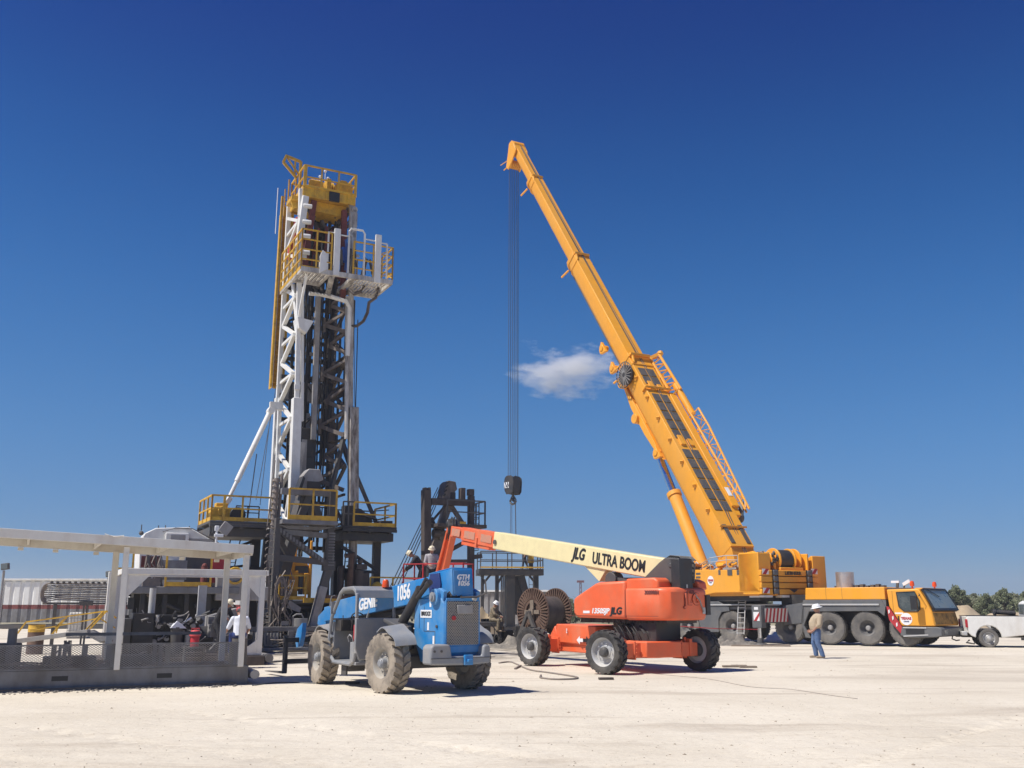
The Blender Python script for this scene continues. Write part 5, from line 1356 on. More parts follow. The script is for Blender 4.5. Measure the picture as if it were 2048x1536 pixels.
        m.build('white_backing', 'offwhite', ob)
        m = MB(); m.span(jx - .24, jx + .24, jy - .22, jy + .22, .78, 1.80); jk = m.build('jack_housing', 'cgrey', t, bevel=.02)
        m = MB(); yy = jy + s * .226; m.box((jx, yy, 1.30), (.30, .01, .40)); m.box((jx, yy, 1.66), (.2, .01, .12)); m.build('warning_plate', 'letterwhite', jk)
        m = MB(); yy = jy + s * .234; 
        m.prism([(-.15, -.20), (0, -.20), (.15, .04), (.15, .20)], (jx, yy, 1.30), (1, 0, 0), (0, 0, 1), (-.003, .003)); m.build('red_chevron', 'red', jk)
        m = MB(); m.tube((jx, jy, .22), (jx, jy, .8), .085, 14); m.build('jack_rod', 'chrome', jk)
        m = MB(); m.lathe([(.14, 0), (.14, .18), (.11, .24)], (jx, jy, .10), (0, 0, 1), 16); m.lathe([(.34, 0), (.30, .05), (.12, .08)], (jx, jy, .045), (0, 0, 1), 20); m.build('jack_foot', 'dgrey', jk)
    for (x, y, s) in ((jx, jy, -1), (jx, 4.4, 1), (xs[0] - .95, -4.2 if False else -2.2, -1)): 
        if y < -2.1 and y > -3: continue
        outrigger(x, y, s)
    pad = MB(); pad.box((0, 0, .02), (2.6, 2.2, .045), .5); 
    for k in range(9): pad.box((-1.1 + .27 * k, 0, .046), (.02, 2.1, .006), .5) if False else None
    pw = C.wld((jx, jy, 0)); po = pad.build('outrigger_pad', 'wood', None, loc=(pw.x, pw.y, 0), rot=(0, 0, C.yaw))
    tag(po, 'wide timber mat on the ground under the near crane jack', 'ground mat')
    # ------------------------------------------------ superstructure (still the same crane)
    S = SF
    dz = 0
    MS = Matrix.Translation(C.loc(S.o)) @ Matrix.Rotation(S.yaw - C.yaw, 4, 'Z')
    def sub(mb, name, material, parent=None, bevel=0.0, **k):
        o = mb.build(name, material, parent or t, bevel=bevel, **k)
        if parent is None: o.matrix_local = MS
        return o
    PS = S.py; ys = 1.65; xr = -3.2
    def s2(u, v): p = PS(u, v, ys); return (p.x, p.z)
    def r2(u, v): p = S.px(u, v, xr); return (p.y, p.z)
    # slewing ring, dark underbelly
    m = MB(); m.tube((0, 0, 1.80), (0, 0, 2.12), 1.25, 36); m.span(-2.8, 3.0, -1.4, 1.4, 2.0, 2.25); sub(m, 'slewing_ring', 'black')
    zb_, zt_ = s2(1500, 1186)[1], s2(1500, 1140)[1]
    m = MB()
    clamp = lambda p: (max(p[0], xr + .10), p[1])
    poly = [s2(1300, 1192), s2(1300, 1139), s2(1477, 1140), s2(1477, 1106), s2(1520, 1104), s2(1521, 1184), s2(1430, 1186), s2(1402, 1192)]
    poly = [clamp(p) for p in poly]
    m.xz(poly, ys - .12, ys); m.xz([p for p in poly if True], -ys, -ys + .12)
    m.span(xr + .12, poly[2][0], ys - .8, ys, zb_ + .05, poly[4][1] - .02)
    ss = sub(m, 'superstructure_side', 'cyellow', bevel=.03)
    m = MB(); m.span(-2.9, 3.3, -ys + .12, ys - .12, 2.25, zb_ + .6); sub(m, 'superstructure_bed', 'cyellow')
    # vents and emblem on the side
    m = MB()
    for k in range(6):
        a, b = s2(1392, 1145 + k * 7.2), s2(1401, 1150 + k * 7.2); m.box(((a[0] + b[0]) / 2, ys + .004, (a[1] + b[1]) / 2), (abs(a[0] - b[0]), .012, abs(a[1] - b[1]) * .75))
    for u in (1439, 1476): a = s2(u, 1145); m.box((a[0], ys + .004, a[1]), (.16, .012, .24))
    a = s2(1460, 1145); m.box((a[0], ys + .01, a[1]), (.34, .03, .28)); m.build('side_vent', 'dgrey', ss)
    a = s2(1421.5, 1161.5); lc = V(a[0], ys + .004, a[1])
    m = MB(); vs = [(math.cos(2 * PI * k / 28) * .24, math.sin(2 * PI * k / 28) * .24) for k in range(28)]; m.prism(vs, lc, (-1, 0, 0), (0, 0, 1), (0, .008)); em = m.build('emblem', 'letterwhite', ss)
    text('emblem_lettering', 'TEXAS', .14, lc + V(0, .012, .01), (-1, 0, 0), (0, 0, 1), 'letterred', em, offset=.008)
    text('emblem_lettering', 'CRANE', .06, lc + V(0, .012, -.1), (-1, 0, 0), (0, 0, 1), 'letterblue', em, offset=.003)
    # operator cab behind the boom lift, roof rails
    m = MB(); a = s2(1340, 1120); m.span(2.2, 3.9, .7, 1.7, 2.5, 4.0); oc = sub(m, 'operator_cab', 'cyellow', bevel=.06)
    m = MB(); m.span(2.4, 3.7, 1.69, 1.712, 3.0, 3.85); m.span(2.18, 2.21, .8, 1.6, 3.2, 3.8); m.build('cab_window', 'glass', oc)
    m = MB()
    pts = [PS(1400, 1130, ys - .1), PS(1420, 1116, ys - .2), PS(1452, 1111, ys - .3), PS(1475, 1111, ys - .3)]
    m.path(pts, .025, 6); m.path([p + V(0, 0, -.22) for p in pts], .02, 6)
    for p in pts[1:]: m.tube(p, V(p.x, p.y, zt_), .02, 6)
    m.path([PS(1389, 1141, ys - .1), PS(1389, 1130, ys - .1), PS(1393, 1124, ys - .1), PS(1397, 1128, ys - .1)], .03, 6)
    sub(m, 'hand_rail', 'rim')
    m = MB(); rr = random.Random(21)
    for k in range(36):
        x, y = rr.uniform(-1.6, .9), rr.uniform(.3, 1.3); z = zt_ + rr.uniform(-.1, .35)
        if k % 3: m.tube((x, y, z), (x + rr.uniform(-.5, .5), y, z + rr.uniform(-.1, .2)), rr.uniform(.04, .14), 8)
        else: m.box((x, y, z), (.3, .2, .25), rr.uniform(0, 1))
    sub(m, 'hydraulic_gear', 'cyellow', bevel=.01)
    m = MB()
    for k in range(20):
        x, y = rr.uniform(-1.6, 1.2), rr.uniform(.6, 1.5); z = zt_ + rr.uniform(-.1, .3); m.path([(x, y, z), (x + .2, y, z + .2), (x + .5, y, z + .1)], .03, 5)
    m.box((-.9, 1.4, zt_ + .12), (1.0, .3, .1)); sub(m, 'hydraulic_hose', 'lgrey')
    # counterweight slabs at the rear
    yl, yr = 1.63, r2(1636, 1160)[0]; yr = min(yr, -1.75)
    z0, z1 = r2(1560, 1189)[1], r2(1560, 1139)[1]
    m = MB(); n = 4
    for k in range(n):
        a = z0 + (z1 - z0) * k / n; b = z0 + (z1 - z0) * (k + 1) / n - .035
        m.span(xr - .02, xr + 1.3, yr, yl, a, b)
    cw = sub(m, 'counterweight', 'cyellow', bevel=.03)
    m = MB(); 
    for u in (1550, 1618):
        yc = r2(u, 1160)[0]
        for k in range(n):
            zc_ = z0 + (z1 - z0) * (k + .5) / n; m.box((xr - .03, yc, zc_), (.14, .30, (z1 - z0) / n * .86))
    m.build('slab_lug', 'cgrey', cw, bevel=.04)
    m = MB()
    for u in (1545, 1555, 1613, 1623):
        yc = r2(u, 1160)[0]; m.box((xr - .035, yc, (z0 + z1) / 2), (.06, .05, (z1 - z0)))
    m.build('slab_strap', 'stencil', cw)  # black bars standing in for the shadow gaps beside the lugs
    text('counterweight_lettering', 'LIEBHERR', .24, (xr - .045, r2(1585, 1147)[0], r2(1585, 1147)[1]), (0, -1, 0), (0, 0, 1), 'stencil', cw, offset=.010, sx=1.05, bold=.006)
    for (u, v) in ((1530, 1143), (1628, 1143), (1532, 1181)):
        yc, zc_ = r2(u, v)
        m = MB(); m.box((xr - .028, yc, zc_), (.012, .40, .26)); wp = m.build('warning_plate', 'letterwhite', cw)
        m = MB(); m.prism([(-.20, -.13), (0.02, -.13), (.2, .10), (.2, .13), (-.04, .13)][:3] + [(.2, .13), (.02, .13)], (xr - .038, yc, zc_), (0, -1, 0), (0, 0, 1), (-.003, .003)); m.build('red_chevron', 'red', wp)
    m = MB(); m.prism([(-.3, 0), (.3, 0), (0, -.18)], (xr - .03, r2(1587, 1178)[0], r2(1587, 1178)[1]), (0, -1, 0), (0, 0, 1), (-.004, .004)); m.build('tow_hole', 'stencil', cw)
    m = MB(); m.span(xr - .05, xr + 1.2, yr + .2, r2(1563, 1190)[0], z0 - .14, z0 - .03); m.span(xr - .02, xr + 1, r2(1545, 1190)[0], 1.5, z0 - .14, z0 - .04); m.build('counterweight_tray', 'offwhite', cw)
    # tall upright plate on the far side of the counterweight
    ya, yb = r2(1628, 1150)[0], r2(1654, 1150)[0]; zp = r2(1635, 1112)[1]
    m = MB(); m.prism([(0, z0 + .1), (0, zp), (.12, zp), (.9, z1 + .2), (.9, z0 + .1)], (xr + .05, 0, 0), (1, 0, 0), (0, 0, 1), (-ya, -yb)); sub(m, 'side_ballast', 'cyellow', bevel=.03)
    # winches
    zw = PS(1500, 1120, 0).z
    wx = -2.4
    def drumy(u): return S.px(u, 1120, wx)[1]
    m = MB(); ya, yb = drumy(1549), drumy(1573); m.lathe([(.50, -abs(ya - yb) / 2), (.50, abs(ya - yb) / 2)], (wx, (ya + yb) / 2, z1 + .50), (0, 1, 0), 32); wd = sub(m, 'winch_drum', 'black')
    m = MB()
    for yy in (ya + .1, yb - .1, yb - .45): m.tube((wx, yy - .05, z1 + .50), (wx, yy + .05, z1 + .50), .57, 28)
    m.span(wx - .6, wx + .8, yb - .5, ya + .2, z1 - .02, z1 + .12)
    for yy in (ya + .35, ya + .75, 1.3): m.prism([(-.5, -.4), (-.42, .25), (-.15, .48), (.3, .42), (.5, .1), (.5, -.4)], (wx + .1, yy, z1 + .42), (1, 0, 0), (0, 0, 1), (-.09, .09))
    m.tube((wx, 1.4, z1 + .5), (wx, yb, z1 + .5), .25, 14)
    sub(m, 'winch_frame', 'cyellow', bevel=.02)
    m = MB()
    for k in range(16):
        yy = rr.uniform(ya + .2, 1.45); m.tube((wx - .45, yy, z1 + rr.uniform(.1, .9)), (wx - .3, yy + rr.uniform(-.2, .2), z1 + rr.uniform(.1, .9)), .06, 6)
    for k in range(8): yy = yb - .8 - .05 * k; m.path([(wx - .2, yy, z1), (wx - .1, yy - .1, z1 + .4), (wx + .1, yy - .2, z1 + .1)], .03, 5)
    sub(m, 'winch_piping', 'dgrey')
    # ---------------- boom
    foot = at(1478, 1128, 50.9); head = at(1032, 302, 72.0)
    d = (head - foot).normalized(); L = (head - foot).length
    sdw = d.cross(V(0, 0, 1)).normalized()      # to the right of the boom
    upw = sdw.cross(d).normalized()
    def bp(tt, s=0.0, n=0.0): return C.loc(foot + d * tt + sdw * s + upw * n)
    dl = (bp(1) - bp(0)).normalized(); sl = (bp(0, 1) - bp(0)).normalized(); ul = (bp(0, 0, 1) - bp(0)).normalized()
    def tpar(u, v):        # distance along the boom nearest to a sight line
        r_ = ray(u, v).normalized(); w_ = foot - CAM; b_ = d.dot(r_); dd = d.dot(w_); e_ = r_.dot(w_)
        return (b_ * e_ - dd) / (1 - b_ * b_)
    tA, tB, tC = tpar(1275, 722), tpar(1157, 520), tpar(1070, 362)
    def section(t0, t1, W_, H_, name, parent, ht=.0):
        # box with rounded (chamfered) belly
        prof = [(-.5, .5), (.5, .5), (.5, -.15), (.36, -.38), (.15, -.5), (-.15, -.5), (-.36, -.38), (-.5, -.15)]
        m = MB(); a = [bp(t0, p[0] * W_, p[1] * H_ + ht) for p in prof]; b = [bp(t1, p[0] * W_, p[1] * H_ + ht) for p in prof]
        k = len(prof)
        m.add(a + b, [tuple(range(k)), tuple(range(2 * k - 1, k - 1, -1))] + [(i, k + i, k + (i + 1) % k, (i + 1) % k) for i in range(k)])
        return m.build(name, 'cyellow', parent, bevel=.02)
    BW, BH = 1.55, 1.62
    base = section(.5, tA, BW, BH, 'base_boom', t)
    m = MB()     # tapering foot
    pr = [(-.5, .5), (.5, .5), (.5, -.5), (-.5, -.5)]
    a = [bp(-.9, p[0] * 1.3, p[1] * .8 - .2) for p in pr]; b = [bp(.6, p[0] * BW * .99, p[1] * BH * .96) for p in pr]
    m.add(a + b, [(0, 1, 2, 3), (7, 6, 5, 4)] + [(i, 4 + i, 4 + (i + 1) % 4, (i + 1) % 4) for i in range(4)]); m.build('boom_foot', 'cyellow', base, bevel=.02)
    s1 = section(tA - 1, tB, 1.22, 1.28, 'telescopic_section', t, .08)
    s2_ = section(tB - 1, tC, .94, 1.0, 'telescopic_section', t, .14)
    s3 = section(tC - 1, L, .76, .82, 'telescopic_section', t, .18)
    for tt, W_, H_, par in ((tA, 1.62, 1.72, base), (tB, 1.32, 1.38, s1), (tC, 1.04, 1.10, s2_)):
        m = MB(); prof = [(-.5, .5), (.5, .5), (.5, -.15), (.36, -.38), (.15, -.5), (-.15, -.5), (-.36, -.38), (-.5, -.15)]
        for q0, q1, kk in ((-.35, -.02, 1.0), (-1.0, -.9, .985)):
            a = [bp(tt + q0, p[0] * W_ * kk, p[1] * H_ * kk + .03) for p in prof]; b = [bp(tt + q1, p[0] * W_ * kk, p[1] * H_ * kk + .03) for p in prof]; k = 8
            m.add(a + b, [tuple(range(k)), tuple(range(2 * k - 1, k - 1, -1))] + [(i, k + i, k + (i + 1) % k, (i + 1) % k) for i in range(k)])
        m.bar(bp(tt - .2, -.3, -H_ * .5), bp(tt - .1, -.5, -H_ * .5 - .75), .1, .12)
        m.bar(bp(tt - .2, -W_ * .45, H_ * .5 + .1), bp(tt - .2, W_ * .45, H_ * .5 + .1), .25, .16)
        m.bar(bp(tt - .2, -W_ * .35, H_ * .5 + .1), bp(tt - .9, -W_ * .42, H_ * .5 + .02), .12, .14)
        m.build('collar', 'cyellow', par, bevel=.02)
    # dark line along the upper sections
    m = MB(); m.bar(bp(tA, .05, .76), bp(tB - .3, .05, .76), .05, .04); m.build('guide_strip', 'stencil', s1)
    m = MB(); m.bar(bp(tB, .05, .66), bp(tC - .3, .05, .66), .05, .04); m.build('guide_strip', 'stencil', s2_)
    m = MB(); m.bar(bp(tC, .05, .61), bp(L - .5, .05, .61), .05, .04); m.build('guide_strip', 'stencil', s3)
    m = MB(); m.bar(bp(tA, 0, -.64), bp(tB - .3, 0, -.64), .5, .06, up=ul); m.build('belly_strip', 'cgrey', s1)
    # walkway panels on top of the base boom
    m = MB(); nP = 15; ta, tb = 2.9, tA - 1.2
    for k in range(nP):
        a = ta + (tb - ta) * k / nP; b = a + (tb - ta) / nP - .12
        if k in (6, 12): continue
        for s in (-.31, .31): m.bar(bp(a, s, BH / 2 + .02), bp(b, s, BH / 2 + .02), .50, .05, up=ul)
    m.build('walkway_panel', 'dgrey', base)
    m = MB()
    for k in (6, 12):
        a = ta + (tb - ta) * (k + .3) / nP; m.bar(bp(a, -.3, BH / 2 + .05), bp(a + .7, -.3, BH / 2 + .05), .3, .12, up=ul); m.bar(bp(a, .3, BH / 2 + .04), bp(a + .5, .3, BH / 2 + .04), .3, .1, up=ul)
    tm = ta + (tb - ta) * .83
    m.bar(bp(tm, -.85, BH / 2 + .12), bp(tm, 1.0, BH / 2 + .12), .14, .12); m.bar(bp(tm, -.85, BH / 2 + .2), bp(tm, -.85, BH / 2 - .3), .1)
    for k in range(7): tt = 3 + k * (tb - 3) / 6.5; m.bar(bp(tt, -BW / 2 - .03, BH * .32), bp(tt + .1, -BW / 2 - .1, BH * .42), .18, .1)
    m.bar(bp(1.75, -.9, BH / 2 + .06), bp(1.75, .9, BH / 2 + .06), .1, .1)
    m.build('boom_bracket', 'cyellow', base, bevel=.01)
    m = MB(); m.bar(bp(.7, -.52, .83), bp(1.9, -.52, .83), .26, .04, up=ul); m.bar(bp(.7, .52, .83), bp(1.9, .52, .83), .26, .04, up=ul); m.build('foot_opening', 'dgrey', base)
    m = MB()
    for s in (.0, .15): m.tube(bp(-1.2, s, .6), bp(3, s, BH / 2 + .12), .02, 5); m.tube(bp(3, s, BH / 2 + .12), bp(L - .2, s * .5, .68), .02, 5)
    m.build('hoist_rope', 'rope', base)
    # lumps on the belly: pads, bulge where the cylinder pins
    m = MB()
    tc = tpar(1320, 880) + 2.4
    prof = []
    m.prism([(-3.4, 0), (-2.6, -.25), (-1.0, -.42), (1.2, -.42), (2.6, -.2), (3.2, 0)], bp(tc - .3, 0, -BH / 2 + .06), dl, ul, (-.62, .62))
    for k, tt in enumerate((tc + 4.3, tc + 6.2, tc - 3.0)): m.prism([(-.5, 0), (-.2, -.55), (.1, -.5), (.4, 0)], bp(tt, 0, -BH / 2 + .1), dl, ul, (-.75, -.55)); m.tube(bp(tt, -.8, -BH / 2 - .1), bp(tt, -.3, -BH / 2 - .1), .2, 12)
    pt = tpar(1325, 902) + 3.2
    m.tube(bp(tc + 2.6, -.95, -.55), bp(tc + 2.6, -.6, -.55), .42, 18); m.tube(bp(pt, -.8, -BH / 2 - .35), bp(pt, .8, -BH / 2 - .35), .3, 14); m.prism([(-.8, 0), (-.2, -.7), (.3, -.7), (.9, 0)], bp(pt, 0, -BH / 2 + .1), dl, ul, (-.5, .5))
    m.build('belly_bracket', 'cyellow', base, bevel=.02)
    # luffing cylinder
    cb0 = at(1412, 1150, 50.0 + 3.2); top = foot + d * pt + upw * (-BH / 2 - .35)
    cb0, top = C.loc(cb0), C.loc(top)
    m = MB(); mid = cb0.lerp(top, .50); m.tube(cb0, mid, .36, 20); m.tube(mid - (top - cb0).normalized() * .25, mid, .42, 20); m.build('luffing_cylinder', 'cyellow', t)
    m = MB(); m.tube(mid, top, .22, 18); m.build('luffing_rod', 'chrome', t)
    # cable reel on the left near the collar
    rc = C.loc(foot + d * (tA - 1.4) + sdw * (-.95) + upw * (.05) + d * .2)
    sp_ = MB(); m = MB(); m.tube(rc - sl * .08, rc - sl * .16, .2, 20)
    for k in range(20):
        a = 2 * PI * k / 20; p = rc + (dl * math.cos(a) + ul * math.sin(a)) * .80; sp_.bar(rc + (dl * math.cos(a) + ul * math.sin(a)) * .15 - sl * .15, p - sl * .16, .045, .03)
    rim_ = [rc - sl * .12 + (dl * math.cos(2 * PI * k / 32) + ul * math.sin(2 * PI * k / 32)) * .80 for k in range(33)]; m.path(rim_, .03, 5); m.tube(rc - sl * .1, rc + sl * .12, .62, 24)
    hr_ = m.build('hose_reel', 'black', t); sp_.build('reel_spokes', 'lgrey', hr_)
    m = MB(); m.bar(rc, rc + sl * .5, .2, .2); m.bar(rc + dl * .9, rc + dl * 1.2 - ul * .8, .1, .1); m.build('reel_bracket', 'cyellow', t)
    # folded lattice jib on the right
    js = 1.0
    t0, t1 = tpar(1486, 1035) + .5, tpar(1330, 745)
    tl1 = tpar(1376, 806); te = tpar(1314, 700)
    m = MB(); m.bar(bp(t0 + .5, js + .1, .58), bp(tl1 + 1.5, js + .1, .58), .5, .5, up=ul); m.bar(bp(t0, js + .1, .5), bp(t0 + .7, js + .1, .55), .4, .3, up=ul)
    jb = m.build('jib_box', 'cyellow', t, bevel=.03)
    m = MB(); m.tube(bp(t0 + .2, js - .2, .2), bp(t0 + .2, js + .7, .2), .26, 14); m.bar(bp(t0, js + .4, .4), bp(t0 + .9, js + .8, .7), .24, .24); m.build('jib_tip', 'dgrey', jb, bevel=.02)
    m = MB(); m.bar(bp(t0 + 1.2, js + .1, .845), bp(t0 + 1.8, js + .1, .845), .25, .02, up=ul); m.build('data_plate', 'letterwhite', jb)
    m = MB()
    A_ = [(js + .42, 1.0), (js + 1.10, 1.15), (js + .42, .22), (js + 1.10, .37)]
    tl0 = t0 + .3
    def jp(tt, i):
        f = min(1, max(0, (tt - tl0) / 6.0)); k = .35 + .65 * f
        cx, cy = js + .76, .68
        return bp(tt, cx + (A_[i][0] - cx) * k, cy + (A_[i][1] - cy) * k)
    for i in range(4): m.tube(jp(tl0, i), jp(tl0 + 6, i), .06, 6); m.tube(jp(tl0 + 6, i), jp(tl1, i), .06, 6)
    n = 13
    for k in range(n):
        a = tl0 + (tl1 - tl0) * k / n; b = tl0 + (tl1 - tl0) * (k + 1) / n
        for i, j in ((0, 1), (0, 2), (1, 3), (2, 3)):
            m.tube(jp(a, i), jp(b, j), .03, 5) if k % 2 == 0 else m.tube(jp(a, j), jp(b, i), .03, 5)
    m.build('lattice_jib', 'cyellow', jb)
    m = MB()
    ta2 = tl1; q_ = (te - tl1) / 9.6
    def hp(f, s, n): return bp(ta2 + f * q_, js + s, n)
    m.tube(hp(-.5, .76, .8), hp(4.2, .5, 1.0), .22, 14); m.tube(hp(3.6, .1, .7), hp(9.6, -.1, .8), .1, 8)
    for k in range(6):
        a = 2.6 + k * 1.15; m.bar(hp(a, -.1, .6), hp(a + .6, .5, 1.15), .09); m.bar(hp(a + .6, .5, 1.15), hp(a + 1.1, -.1, .6), .07)
    m.tube(hp(3.0, .5, 1.2), hp(9.6, .35, 1.2), .09, 8); m.tube(hp(3.0, -.15, .6), hp(9.6, -.3, .6), .1, 8)
    m.bar(hp(9.4, -.35, .5), hp(9.4, .45, 1.25), .2); m.ball(hp(9.4, .45, 1.25), .2, 8)
    for k in range(9): m.box(hp(.3 + k * .9, .25 * (k % 2), .55), (.32, .32, .32), k)
    m.build('jib_heel', 'cyellow', jb)
    # head
    m = MB()
    m.bar(bp(L - .6, 0, .15), bp(L + .1, 0, .2), .98, .85, up=ul)
    for s in (-.5, .5): m.prism([(-.4, .55), (.9, .62), (1.1, .2), (.4, -.6), (-.1, -1.25), (-.6, -1.2), (-.6, -.4)], bp(L - .5, s, 0), dl, ul, (-.05, .05))
    m.bar(bp(L - .8, -.5, -1.1), bp(L - .6, -.6, -1.6), .08); m.bar(bp(L - .2, -.3, -.7), bp(L - .1, -.8, -1.5), .06)
    hd = m.build('boom_head', 'cyellow', t, bevel=.02)
    m = MB()
    for k in range(6): s = -.4 + k * .16; m.tube(bp(L + .1, s - .05, .28), bp(L + .1, s + .05, .28), .42, 20); m.tube(bp(L - .75, s - .05, -.85), bp(L - .75, s + .05, -.85), .36, 20)
    m.build('sheave', 'cyellow', hd)
    return t, foot + d * (L - .75) - upw * 1.0, sdw
CRANE, ROPE_TOP, BOOM_SIDE = build_crane()

def build_hook():
    # hoist ropes (part of the crane) and hook block hanging on them
    yy = ROPE_TOP.y
    b = at(1026, 958, yy); b.x = at(1026, 972, yy).x
    ox = ROPE_TOP.x
    t = empty('hook_block', (b.x, yy, at(1026, 972, yy).z), R(-42))
    z0 = at(1026, 972, yy).z
    k = 72 / 45.0
    tag(t, 'black crane hook block with white hazard stripes hanging on parallel wire ropes', 'hook block')
    rp = MB()
    for i in range(6):
        s = (i - 2.5)
        dx = s * .11
        dd = BOOM_SIDE * (s * .16)
        top = ROPE_TOP + dd
        bot = V(b.x + dx * 1.3, yy + .1 * (i % 2), at(1026, 958, yy).z)
        rp.tube(CF.loc(top), CF.loc(bot), .022 if i < 5 else .03, 5)
    rp.build('hoist_rope', 'rope', CRANE)
    w, h = .36 * k * .62, .0
    m = MB()
    for x in (-.33, .0, .33):
        m.prism([(-.44, .35), (-.36, .62), (-.1, .74), (.25, .66), (.44, .35), (.40, -.35), (.2, -.62), (-.28, -.58), (-.42, -.2)], (x, 0, 0), (0, 1, 0), (0, 0, 1), (-.03, .03))
    m.prism([(-.46, .30), (-.40, .60), (-.2, .74), (.2, .74), (.42, .58), (.48, .3), (.42, -.45), (.26, -.64), (-.24, -.64), (-.42, -.35)], (0, -.46, 0), (1, 0, 0), (0, 0, 1), (-.03, .03))
    m.prism([(-.46, .30), (-.40, .60), (-.2, .74), (.2, .74), (.42, .58), (.48, .3), (.42, -.45), (.26, -.64), (-.24, -.64), (-.42, -.35)], (0, .46, 0), (1, 0, 0), (0, 0, 1), (-.03, .03))
    m.tube((-.4, 0, .15), (.4, 0, .15), .45, 20)
    m.build('cheek_plates', 'black', t, bevel=.02)
    m = MB(); m.add([(-.46, -.500, -.18), (0.02, -.500, -.18), (0.02, -.500, .26), (-.46, -.500, .26), (-.46, -.494, -.18), (0.02, -.494, -.18), (0.02, -.494, .26), (-.46, -.494, .26)], [(0, 1, 2, 3), (4, 7, 6, 5), (0, 4, 5, 1), (1, 5, 6, 2), (2, 6, 7, 3), (3, 7, 4, 0)]); st = m.build('hazard_board', 'letterwhite', t)
    m = MB()
    for i in range(3): x = -.44 + i * .16; m.prism([(x, -.18), (x + .07, -.18), (x + .0, .26), (x - .02 if i else x, .26)][:4], (0, -.505, 0), (1, 0, 0), (0, 0, 1), (-.002, .002))
    for i in range(2): m.prism([(-.40 + i * .22, .26), (-.30 + i * .22, .26), (-.12 + i * .22 if i == 0 else .02, -.05 if i else -.1), (-.2 + i * .2, -.1)], (0, -.507, 0), (1, 0, 0), (0, 0, 1), (-.002, .002))
    m.build('hazard_stripe', 'stencil', st)
    m = MB(); m.path([(0, 0, -.6), (-.16, 0, -.85), (-.28, 0, -1.08)], .05, 8); m.path([(0, 0, -.6), (.16, 0, -.85), (.30, 0, -1.05)], .05, 8); m.tube((0, 0, -.55), (0, 0, -.85), .10, 12)
    ring = [(.0 + .27 * math.cos(a), 0, -1.12 + .20 * math.sin(a)) for a in [R(200) + R(250) * i / 16 * -1 + R(250) for i in range(17)]]
    m.path([(-.27, 0, -1.05), (-.24, 0, -1.25), (-.05, 0, -1.36), (.18, 0, -1.3), (.29, 0, -1.1)], .085, 8); m.path([(.06, 0, -.85), (.08, 0, -1.2)], .07, 8); m.ball((0, 0, -1.0), .14, 10)
    m.build('hook', 'dgrey', t)
    m = MB()
    for (x0, x1) in ((-.22, -.28), (-.12, -.1), (.22, .26), (.26, .34)): m.tube((x0, 0, -1.25), (x1, 0, WALK_Z + 1.3 - z0), .018, 5)
    m.build('sling', 'rope', t)
build_hook()
# =================================================================== FRONT SHELTER SKID (mesh sided, white roof)
def strands(mb, x0, x1, z0, z1, y, pitch, slope, w, t):
    h = z1 - z0; run = h / slope
    k = int((x1 - x0 + run) / pitch) + 1
    for s in (1, -1):
        for i in range(k + 1):
            xa = x0 - run + i * pitch if s > 0 else x0 + i * pitch
            a = [xa, z0]; b = [xa + s * run, z1]
            # clip to x range
            for (p, q) in ((a, b), (b, a)):
                if p[0] < x0: 
                    f = (x0 - p[0]) / (q[0] - p[0]) if q[0] != p[0] else 0; p[1] += (q[1] - p[1]) * f; p[0] = x0
                if p[0] > x1:
                    f = (x1 - p[0]) / (q[0] - p[0]) if q[0] != p[0] else 0; p[1] += (q[1] - p[1]) * f; p[0] = x1
            if abs(a[0] - b[0]) < .01 or not (z0 - .001 <= a[1] <= z1 + .001) or not (z0 - .001 <= b[1] <= z1 + .001): continue
            mb.bar((a[0], y + s * .004, a[1]), (b[0], y + s * .004, b[1]), w, t, up=(0, 1, 0))
